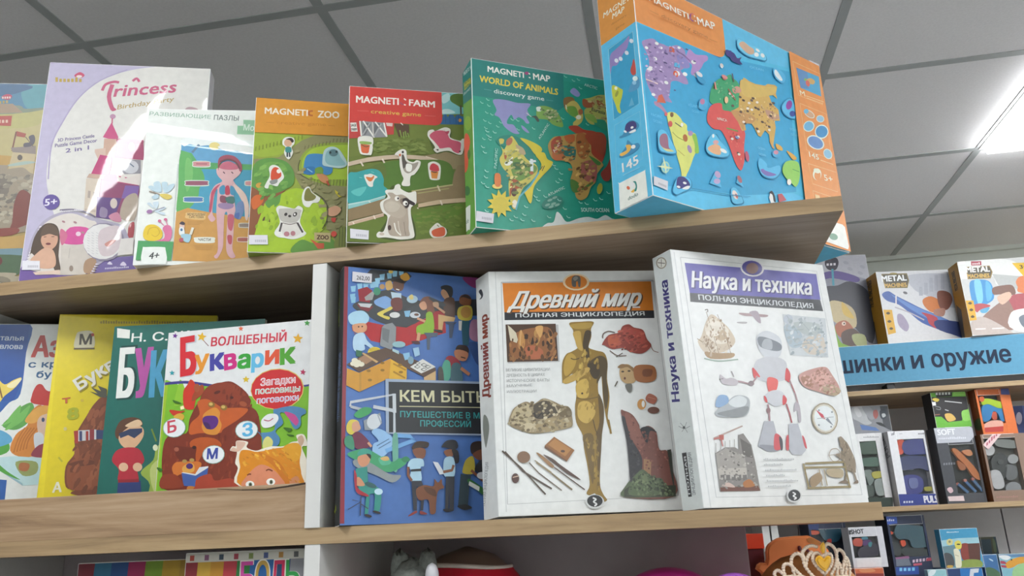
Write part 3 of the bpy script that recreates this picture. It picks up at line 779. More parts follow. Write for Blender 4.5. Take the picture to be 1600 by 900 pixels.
ART['farm'] = {
'f': '''1 107 122 51 0 0 2050 0 2050 2450 0 2450
1 111 125 53 -9 1826 1801 1946 1793 1670 1 1297
1 127 196 200 1338 2457 1842 2463 1833 2118 1332 2068
2 191 224 223 1350 2364 1463 2435 1475 2326 1376 2257
2 200 228 226 1361 2147 1458 2169 1554 2114 1374 2086
2 85 117 46 1504 2406 1659 2450 1842 2448 1836 2243 1654 2214 1584 2241 1488 2311
1 90 74 51 1626 2244 1654 2246 1651 2090 1630 2089
1 47 101 150 1332 2053 1366 2024 1381 2071 1415 2081 1442 2029 1470 2078 1526 2074 1546 2029 1567 2069 1609 2087 1650 2059 1832 2071 1828 1932 1330 1907
6 224 152 60 1621 1992 28 2 -1 -28
3 39 84 127 7.7 1408 2058 1411 1920
3 39 84 127 7.7 1470 2062 1473 1924
3 39 84 127 7.7 1560 2068 1563 1930
3 39 84 127 7.7 1602 2071 1604 1933
1 210 67 60 -34 2460 1354 2450 1359 1985 1341 1931 1309 1901 1261 1883 -7 1874
5 242 235 226 103 2183 715 2186 109.8 0.05 0.0 0.0|MAGNETI
5 242 235 226 871 2185 1248 2178 105.1 0.05 0.0 0.0|FARM
4 165 80 108 18.4 739 2229 760 2204 784 2198
3 242 235 226 18.5 794 2295 825 2271
3 242 235 226 18.4 794 2196 821 2189
5 220 180 85 315 2020 1044 2014 63.7 0.03 0.0 0.0|creative game
3 221 106 98 9.0 119 2047 284 2050
3 221 106 98 9.2 1099 2033 1263 2036
1 192 68 64 -7 1871 174 1875 184 1615 2 1589
1 192 68 64 505 1875 652 1877 646 1696 520 1681
1 142 143 146 181 1883 519 1876 547 1645 362 1626 191 1638
1 107 108 112 227 1856 320 1848 243 1664 197 1646
1 107 108 112 373 1866 466 1857 361 1671 348 1670
3 233 230 223 20.9 161 1882 184 1645
3 233 230 223 21.1 505 1875 547 1653
3 233 230 223 21.0 207 1885 368 1627
3 233 230 223 21.0 379 1881 547 1653
3 169 169 170 21.0 306 1862 203 1661
3 169 169 170 21.0 466 1857 361 1641
3 201 196 189 18.0 339 1871 355 1671
1 233 230 223 23 1843 109 1851 131 1708 39 1703
5 74 64 56 34 1784 110 1789 41.6 0.05 0.0 0.0|SAGE
5 74 64 56 43 1718 117 1722 41.5 0.05 0.0 0.0|FARM
1 217 198 189 532 1877 632 1876 626 1823 546 1825
1 91 68 50 652 1870 867 1869 867 1688 720 1664
3 233 230 223 12.1 746 1888 780 1855
3 127 154 68 17.9 760 1651 733 1769
3 127 154 68 17.9 793 1638 787 1743
3 127 154 68 18.0 827 1663 813 1760
3 127 154 68 18.0 867 1658 847 1732
2 78 92 38 146 1584 191 1623 309 1631 362 1567 345 1360 299 1328 214 1331 168 1379
2 230 228 218 132 1590 191 1638 309 1641 355 1582 335 1367 292 1343 208 1345 162 1386
2 143 176 92 172 1556 323 1550 310 1512 179 1512
1 216 104 63 173 1511 308 1502 292 1386 273 1368 207 1370 187 1395
4 107 90 58 13.2 186 1501 245 1472 297 1490
1 147 131 95 3 1181 286 1313 693 1366 1107 1374 1348 1299 1482 1188 1781 1189 1788 1458 1405 1466 1188 1401
4 201 180 156 63.3 3 1181 287 1269 654 1334 1040 1341 1308 1282 1441 1156
4 221 203 184 11.9 1107 1367 1348 1299 1455 1231
3 226 211 194 23.4 483 1295 516 1231
3 226 211 194 23.2 177 1234 217 1164
7 95 112 42 131 146 74 110 50.3 2.5 0 388 1598 1109 1643 1107 1404 574 1388 391 1334
2 78 92 38 1151 1721 1226 1786 1398 1843 1486 1788 1491 1667 1682 1633 1650 1435 1568 1416 1405 1458 1242 1427
2 230 226 216 1137 1735 1158 1789 1219 1808 1253 1788 1384 1854 1466 1840 1479 1787 1470 1696 1614 1651 1649 1684 1690 1664 1650 1450 1582 1424 1446 1476 1324 1454 1269 1436 1222 1485 1243 1531 1150 1676
2 207 90 114 1171 1722 1233 1779 1301 1799 1383 1796 1437 1739 1477 1666 1613 1629 1625 1554 1596 1447 1514 1472 1461 1529 1324 1506 1298 1534 1231 1620 1177 1677
2 184 69 92 1383 1811 1404 1790 1459 1801 1437 1746 1410 1752
1 58 42 42 1256 1487 1297 1497 1290 1462
1 58 42 42 1589 1477 1624 1494 1616 1456
2 84 119 44 491 1219 1153 1317 1404 1300 1501 1182 1489 938 1010 824 737 797 521 846
2 95 112 48 8 1088 262 1131 491 1219 506 979 9 1014
2 230 227 218 1138 1224 1159 1271 1236 1291 1319 1234 1314 1050 1288 1003 1191 999 1157 1042
2 200 64 74 1173 1226 1215 1262 1270 1239 1295 1202 1290 1140 1172 1149
1 217 138 60 1176 1137 1290 1133 1268 1021 1191 1021
4 90 48 48 15.2 1186 1132 1234 1119 1269 1127
2 58 162 162 9 1014 129 1064 329 1127 451 1096 506 979 507 875 561 818 521 727 308 644 17 588
2 95 192 188 54 765 265 848 174 697
4 127 208 204 7.4 163 984 204 979
4 127 208 204 7.5 330 1082 371 1070
1 143 198 196 18 573 308 644 535 728 549 684 309 593 19 494
1 185 216 212 18 573 308 644 535 728 538 713 308 627 18 551
3 213 226 222 14.6 301 629 355 573
2 230 227 218 230 1017 277 1035 330 1048 418 1005 385 973 359 912 353 853 306 850 272 893
2 216 122 62 257 997 331 993 364 1024 371 995 332 933 291 939
1 143 122 88 19 486 535 684 1010 810 1482 922 1513 1106 1573 1247 1929 1298 1913 746 1618 733 1009 631 510 463 22 314
1 201 172 146 23 299 510 456 510 405 24 242
1 217 195 172 23 299 510 456 511 444 23 282
3 229 214 196 20.3 370 414 404 328
3 229 214 196 20.1 86 302 129 232
1 201 176 144 995 616 1284 688 1618 733 1913 746 1911 685 1616 665 1283 621 995 557
3 226 211 192 20.9 1312 681 1338 601
3 226 211 192 17.7 981 556 1008 520
3 185 176 124 20.9 901 804 1496 935
3 163 156 102 17.9 983 775 1439 875
3 213 200 168 24.1 1273 912 1307 823
2 102 122 44 24 228 510 390 1009 542 1616 658 1911 685 1894 121 28 15
2 95 128 38 954 467 1421 619 1616 628 1613 493 1280 362 953 335
7 86 112 30 122 140 58 90 44.1 2.5 0 954 525 1616 628 1606 199 952 118
2 70 85 32 433 114 539 61 764 47 952 82 913 406 683 869 562 774 509 580 563 393
2 232 229 220 413 128 445 172 511 181 563 393 496 463 462 549 468 622 562 700 528 772 548 810 643 822 669 883 717 908 744 879 751 835 860 780 956 807 969 718 961 614 893 552 893 420 926 232 936 117 871 79 738 64 645 78 538 89 433 83
2 181 166 150 562 759 629 769 683 735 765 746 846 698 873 640 846 550 859 346 858 230 872 129 791 112 684 108 591 134 564 248 577 364 603 438 523 507 502 580 522 639 602 687
2 138 122 108 738 663 792 695 860 654 859 566 819 534 765 576
2 51 41 42 771 665 819 700 873 669 948 621 927 583 873 603 859 566 819 542 792 592
6 242 239 232 812 615 33 1 0 -38
6 42 35 36 825 608 14 1 0 -18
6 242 239 232 694 684 32 1 0 -38
6 42 35 36 710 684 12 1 0 -18
2 189 176 159 509 580 562 648 656 652 765 591 819 490 791 416 711 384 603 423 523 493
2 201 190 174 522 566 576 627 657 630 738 575 684 485 576 480
6 77 59 54 591 235 24 1 0 -40
4 240 237 228 17.4 657 309 684 195 751 125
4 143 128 114 8.7 791 329 805 199 818 127
4 213 203 189 14.5 711 340 724 225 751 139
6 205 191 174 485 137 34 1 0 -23
2 70 85 30 1162 168 1222 98 1344 109 1400 177 1387 249
2 232 228 218 1148 197 1176 256 1259 332 1320 291 1381 249 1393 176 1345 124 1222 101 1168 132
2 214 95 58 1182 205 1265 252 1347 270 1373 219 1358 146 1276 122 1202 134
4 106 122 68 11.7 1258 303 1285 275
2 230 227 218 660 1364 707 1425 773 1459 826 1432 839 1300 919 1261 972 1293 1032 1274 1012 1178 945 1072 892 1040 878 967 878 895 838 878 773 882 760 918 786 991 760 1062 733 1192 720 1338
2 163 154 142 760 1340 793 1356 826 1270 919 1238 999 1265 958 1160 865 1082 799 1108 773 1194
2 90 84 76 760 1355 786 1371 813 1284 839 1227 786 1151 770 1223
6 45 42 40 776 1412 16 1 0 -21
2 204 107 69 720 1374 749 1383 749 1347 727 1341
2 240 238 230 826 1226 905 1216 892 1113 826 1124''',
}
ART['zoo'] = {
'f': '''1 147 165 60 0 0 1750 0 1750 2452 0 2452
2 155 178 58 -3 1883 605 1883 686 1757 365 1532 17 1509
1 140 138 92 20 1438 367 1489 685 1786 913 1906 1913 1933 1924 10 1316 43 1082 417 712 1012 497 1397 24 1367
2 143 166 58 648 1407 742 1615 944 1746 1358 1798 1914 1813 1918 1079 1372 1077 962 1111 704 1238
2 167 196 58 698 1410 769 1588 945 1702 1359 1760 1914 1783 1917 1194 1292 1187 935 1166 742 1241
3 111 106 64 11.6 728 1643 739 1702
3 111 106 64 11.6 779 1658 790 1718
3 111 106 64 11.7 830 1674 841 1733
3 111 106 64 11.7 881 1689 892 1748
3 111 106 64 11.7 932 1704 943 1763
3 111 106 64 11.7 983 1719 994 1779
3 111 106 64 11.7 1034 1734 1046 1794
3 111 106 64 11.7 1086 1750 1097 1809
3 111 106 64 11.8 1137 1783 1148 1848
3 111 106 64 11.8 1189 1786 1200 1852
3 111 106 64 11.8 1241 1790 1252 1856
3 111 106 64 11.8 1293 1794 1305 1860
3 111 106 64 11.8 1345 1797 1357 1863
4 92 90 60 14.4 671 1466 650 1350 679 1237 808 1159
3 116 128 58 11.3 837 1061 843 1161
3 116 128 58 11.3 882 1064 889 1164
3 116 128 58 11.3 927 1066 935 1166
3 116 128 58 11.3 973 1069 980 1169
3 116 128 58 11.4 1019 1072 1026 1172
3 116 128 58 11.4 1065 1074 1072 1174
3 116 128 58 11.4 1110 1077 1118 1177
3 116 128 58 11.4 1156 1079 1164 1180
3 116 128 58 11.4 1202 1082 1210 1182
3 116 128 58 11.4 1248 1084 1256 1185
3 116 128 58 11.4 1295 1087 1303 1188
3 116 128 58 11.4 1341 1090 1349 1190
3 124 138 52 11.4 38 1568 40 1640
3 124 138 52 11.5 87 1586 89 1658
3 124 138 52 11.5 136 1603 138 1676
3 124 138 52 11.5 186 1621 187 1693
3 124 138 52 11.5 235 1639 237 1711
3 124 138 52 11.5 284 1657 286 1729
3 124 138 52 11.6 334 1675 336 1747
3 124 138 52 11.6 384 1693 386 1765
3 124 138 52 11.6 434 1711 436 1783
3 124 138 52 11.6 483 1729 486 1802
3 124 138 52 11.6 534 1747 536 1820
3 124 138 52 11.7 584 1765 586 1838
3 124 138 52 11.7 634 1783 637 1856
3 124 138 52 11.7 685 1801 687 1875
2 63 134 188 758 1529 871 1580 1077 1565 1131 1495 1136 1293 1034 1244 956 1311 742 1241 726 1354
2 47 116 172 739 1341 878 1364 881 1249 755 1241
2 111 154 60 891 1336 980 1370 1008 1285 907 1251
4 138 192 220 14.3 777 1329 855 1276
2 165 196 46 86 618 393 883 637 1008 942 912 1074 694 1057 416 912 245 1165 92 674 -7 1 -57 -16 261 77 319
2 95 150 68 25 1339 218 1465 470 1424 590 1260 585 1061 440 941 399 744 254 681 147 869 -2 917
2 111 163 74 172 1377 421 1393 503 1226 334 1103 157 1178
2 138 84 51 -5 972 94 950 172 871 342 908 489 972 369 867 224 790 182 650 120 429 81 239 -1 208 12 642
2 208 104 47 17 780 74 866 172 871 177 760 61 644
6 201 154 60 127 1022 59 3 2 -45
6 90 64 48 239 475 53 2 4 -76
4 60 44 34 10.9 202 487 264 476 278 436
1 201 142 54 -185 2488 -6 2449 1335 2458 1910 2465 1914 1888 1356 1899 -2 1869 -152 1872
1 217 148 47 -11 2443 1373 2461 1383 1898 -2 1869
5 240 230 212 139 2187 754 2194 100.8 0.045 0.0 0.0|MAGNETI
5 240 230 212 905 2182 1219 2188 114.1 0.045 0.0 0.0|ZOO
4 181 98 47 27.0 829 2284 777 2268 779 2214 831 2206
5 197 128 38 319 2024 1026 2042 58.9 0.0 0.0 0.0|creative game
3 192 125 42 8.8 166 2042 280 2042
3 192 125 42 8.9 1065 2056 1156 2054
7 136 168 42 180 210 60 70 71.1 2 80 133 648 639 952 995 830 1057 416 862 243 83 212
7 85 138 60 134 184 90 50 62.2 1.8 40 50 1341 472 1396 557 1145 369 853 176 788
7 128 124 80 162 156 112 50 57.9 1.8 20 614 1636 710 1068 1108 363 1313 207 1323 932 937 1081
2 229 230 222 418 1782 480 1825 569 1808 580 1721 542 1660 566 1574 524 1471 481 1477 439 1566 456 1654 414 1695
6 217 172 140 489 1729 56 4 3 -64
2 58 44 40 456 1785 531 1811 571 1764 547 1733 512 1774
2 63 143 140 461 1654 532 1659 540 1579 464 1574
3 56 67 76 23.1 485 1569 488 1497
3 56 67 76 23.1 515 1571 523 1499
2 185 212 214 990 1457 1011 1633 1100 1704 1204 1690 1284 1593 1352 1437 1263 1364 1082 1376 1005 1395
2 143 188 194 1028 1489 1050 1621 1127 1670 1205 1646 1259 1533 1326 1435 1236 1400 1081 1411
6 92 128 136 1149 1607 67 4 1 -58
6 34 56 60 1102 1610 15 1 1 -20
6 34 56 60 1192 1628 16 1 0 -20
2 229 230 222 211 1068 256 1183 238 1296 285 1355 374 1332 441 1223 451 1153 397 1079 362 1021 262 1043 240 980 190 997
2 212 80 47 277 1270 324 1324 388 1291 417 1193 370 1134 309 1102 270 1142
2 138 143 140 260 1099 357 1133 360 1077 287 1045
6 240 237 228 377 1261 30 2 1 -34
2 229 230 222 717 872 750 1000 812 1040 865 950 974 871 945 799 870 782 822 715 746 747
2 124 122 60 764 973 813 1018 853 949 918 888 869 824 756 823
2 229 230 222 357 304 424 443 407 551 366 659 400 716 462 714 549 696 624 686 672 730 736 691 726 608 706 483 759 362 798 309 739 252 617 212 494 228 408 238
2 189 185 178 404 634 439 677 699 676 706 607 699 537 632 466 484 467 420 525
2 220 216 210 473 431 683 441 724 319 616 247 480 268
3 74 68 68 27.3 455 458 429 321
3 74 68 68 27.4 669 467 749 320
6 58 52 52 559 564 22 1 1 -19
6 58 52 52 504 589 16 -13 -15 -22
6 58 52 52 632 595 20 -17 -21 -31
6 240 237 232 627 595 12 1 1 -17
6 185 127 134 528 289 39 2 2 -38
6 185 127 134 614 301 34 1 1 -38
4 107 90 88 10.9 465 455 572 438 669 470
2 201 138 92 919 1251 1034 1244 1087 1175 1064 1103 987 1127 934 1195
3 181 68 47 25.7 1063 1145 1095 1076
2 210 160 128 1087 695 1200 756 1277 704 1228 618 1153 586 1102 612
2 194 64 52 1141 558 1204 566 1193 499 1155 509
1 210 194 58 1181 1009 1233 970 1221 941 1286 902 1247 894 1195 953
4 76 74 52 14.1 890 951 1019 859 1086 723 1079 527 1020 387
2 95 143 60 598 71 740 211 914 164 1111 253 1213 175 1216 40 674 -7
1 185 168 120 909 327 1139 331 1138 186 913 205
5 90 60 44 950 225 1112 226 65.4 0.08 0.0 0.0|ZOO
1 201 88 58 851 229 964 166 1051 169 1053 88 967 79 915 150
6 207 75 60 1185 317 40 2 1 -44
2 119 128 60 1235 313 1308 454 1371 429 1922 398 1924 65 1241 68
3 92 100 52 13.6 1264 123 1268 425
3 92 100 52 13.6 1304 124 1308 427
3 92 100 52 13.6 1345 126 1349 429''',
}
ART['puzzle'] = {
'f': '''1 228 232 228 0 0 2100 0 2100 2536 0 2536
5 143 176 156 23 2423 931 2380 61.2 0.02 0.0 0.0|РАЗВИВАЮЩИЕ
5 92 106 102 979 2363 1349 2353 82.3 0.02 0.0 0.0|ПАЗЛЫ
1 143 192 156 1422 2371 2085 2349 2095 2099 1340 2122 1339 2267 1428 2268
5 220 234 223 1432 2191 1942 2165 102.4 0.03 0.0 0.0|Моё тело
1 94 158 200 530 2025 2102 1929 2123 1393 550 1379
2 230 236 236 516 2008 758 2096 1205 2018 2099 1997 2110 1726 1436 1852 1301 1901 1202 1832 1095 1898 946 1930 772 1911 652 1942 568 1908
6 227 210 135 1020 1914 81 1 4 -67
2 238 241 240 1065 1898 1209 1950 1477 1920 1660 1822 1514 1786 1363 1835 1216 1833
1 79 160 92 529 1840 693 1792 790 1644 2115 1592 2123 1393 550 1379
1 63 152 184 543 1477 886 1530 2118 1509 2158 517 560 516
2 90 168 90 527 1774 665 1775 735 1610 858 1513 912 1349 849 1218 832 1057 703 864 551 815 541 1216
2 111 181 101 626 1709 703 1643 737 1380 668 1152 615 1477
3 95 127 152 36.7 699 1801 792 1936
1 165 96 63 703 1643 704 1641 705 1642
2 201 216 204 717 1610 734 1660 955 1659 979 1610 962 1560 741 1561
2 201 138 142 732 1610 741 1647 950 1649 964 1613 955 1576 746 1574
3 165 96 108 19.9 771 1614 931 1613
2 201 216 204 634 1295 651 1340 951 1340 974 1294 957 1248 657 1249
2 143 79 100 648 1295 657 1327 945 1330 959 1297 950 1265 662 1262
1 201 149 76 543 829 701 893 991 830 1280 784 2151 690 2179 13 547 65
2 201 216 204 631 1029 648 1074 894 1072 917 1027 900 982 654 984
2 74 120 180 645 1029 654 1061 889 1062 903 1030 893 998 659 997
2 201 216 204 1496 1299 1514 1342 1649 1340 1672 1297 1653 1255 1519 1257
2 201 141 144 1511 1299 1521 1329 1644 1330 1657 1300 1647 1271 1524 1270
2 216 179 116 681 782 706 821 949 814 967 767 942 703 699 726
5 111 90 60 707 774 959 770 38.1 0.03 0.0 0.0|МОЧЕПОЛОВАЯ
5 111 90 60 734 734 941 730 34.8 0.03 0.0 0.0|СИСТЕМА
2 223 224 214 829 396 848 428 1103 428 1123 381 1102 339 869 342
5 90 84 72 888 373 1064 370 40.5 0.04 0.0 0.0|ЧАСТИ
3 181 132 68 6.2 829 303 1111 298
3 181 132 68 6.2 842 281 1104 276
3 181 132 68 6.2 855 260 1097 255
3 181 132 68 6.2 868 238 1090 233
3 181 132 68 6.3 717 679 944 675
3 181 132 68 6.3 719 657 917 652
3 181 132 68 6.3 720 635 891 630
2 207 200 186 1448 617 1465 655 1627 652 1649 614 1631 576 1470 579
2 138 124 116 1462 617 1472 642 1621 643 1634 617 1624 592 1475 592
2 217 192 178 1439 392 1457 429 1617 426 1639 388 1621 351 1461 354
2 165 90 84 1453 392 1463 417 1612 417 1625 392 1614 366 1466 366
2 214 169 176 1186 1382 1302 1383 1366 1285 1520 1123 1573 945 1565 833 1536 833 1484 993 1341 1219 1389 880 1381 784 1385 467 1383 248 1433 124 1363 108 1300 217 1285 467 1279 800 1237 783 1246 404 1242 248 1180 101 1129 132 1178 248 1122 783 1115 895 1110 1201 1073 1104 1063 815 1112 719 1058 672 1003 751 1034 831 1003 1071 1064 1250 1161 1316
2 220 192 182 1337 1285 1489 1155 1581 945 1578 721 1542 721 1499 977 1372 1187
2 63 143 181 1138 1218 1193 1267 1225 1219 1223 1121 1151 1121
2 63 143 181 1295 1252 1355 1220 1369 1106 1303 1122
2 184 52 79 1224 1235 1273 1252 1296 1122 1231 1113
2 132 69 90 1154 1072 1189 1097 1263 1057 1247 976 1167 992
2 65 112 106 1235 1056 1349 1081 1369 976 1284 960
2 154 127 168 1140 959 1240 976 1356 952 1345 896 1246 871 1151 903
2 185 74 98 1027 1152 1079 1234 1148 1283 1109 1218 1066 1104 1054 959 1041 831 1011 846 1020 1039
2 194 90 110 1288 776 1374 768 1365 562 1338 530 1299 593
2 185 80 95 1300 451 1364 451 1365 326 1322 334
2 106 132 180 1400 944 1483 1009 1519 881 1470 720 1404 752
2 74 104 168 1394 800 1451 816 1442 720 1383 744
2 217 174 178 1076 1499 1110 1548 1394 1551 1435 1486 1402 1419 1319 1336 1309 1271 1193 1270 1174 1335 1103 1416
2 156 66 88 1105 1499 1089 1648 1120 1731 1220 1766 1340 1734 1435 1618 1448 1502 1412 1502 1376 1618 1285 1675 1168 1665 1114 1598
2 194 99 122 1117 1548 1155 1632 1256 1658 1362 1601 1395 1535 1250 1517
4 107 58 68 26.6 1118 1648 1225 1691 1345 1650 1417 1535
3 90 63 74 14.9 1176 1483 1203 1454
3 90 63 74 14.9 1296 1484 1324 1455
1 204 211 208 504 1605 521 1605 518 876 540 65 534 65 504 876
2 184 208 220 113 1227 175 1243 297 1147 182 1163
2 184 208 220 185 1292 269 1309 311 1147 223 1179
2 184 208 220 299 1293 385 1293 355 1132
2 184 208 220 389 1245 486 1278 451 1181 369 1132
2 184 208 220 176 1066 257 1115 277 1051 222 1026
3 138 122 108 19.3 133 1154 286 1107
2 213 192 92 286 1107 371 1116 451 1092 461 1052 407 1023 333 1051
2 197 213 224 122 954 170 970 235 875
2 197 213 224 199 970 282 987 263 875
2 197 213 224 238 843 359 907 390 884 281 828
2 197 213 224 253 828 381 812 371 773
3 154 154 168 15.9 196 835 374 900
6 154 111 160 166 830 41 8 8 -31
2 213 113 156 112 358 374 389 410 467 374 560 412 615 483 600 512 498 487 373 366 319 143 327
2 224 192 44 107 498 146 607 257 623 346 560 382 467 346 389 223 366 129 404
4 201 165 44 10.9 172 466 192 560 289 576 337 498 287 435 228 466
3 213 113 156 11.0 391 607 322 678
3 213 113 156 11.0 440 607 405 702
6 201 96 140 322 683 25 0 2 -22
6 201 96 140 404 705 25 0 2 -22
1 70 152 90 48 373 545 358 533 65 41 74
2 228 232 228 122 250 161 273 398 273 443 234 455 4 144 5
5 51 56 58 219 89 371 96 101.5 0.03 0.15 0.0|4+
6 217 184 170 646 592 37 0 4 -57
2 58 48 64 607 639 640 674 684 647 665 616
2 224 228 228 612 576 668 576 691 467 620 467
2 156 196 212 641 467 775 467 775 373 742 342 684 373
3 216 212 196 37.6 778 467 802 577
2 176 80 92 625 404 674 412 678 358 629 358
6 58 106 152 643 542 17 0 2 -22''',
}
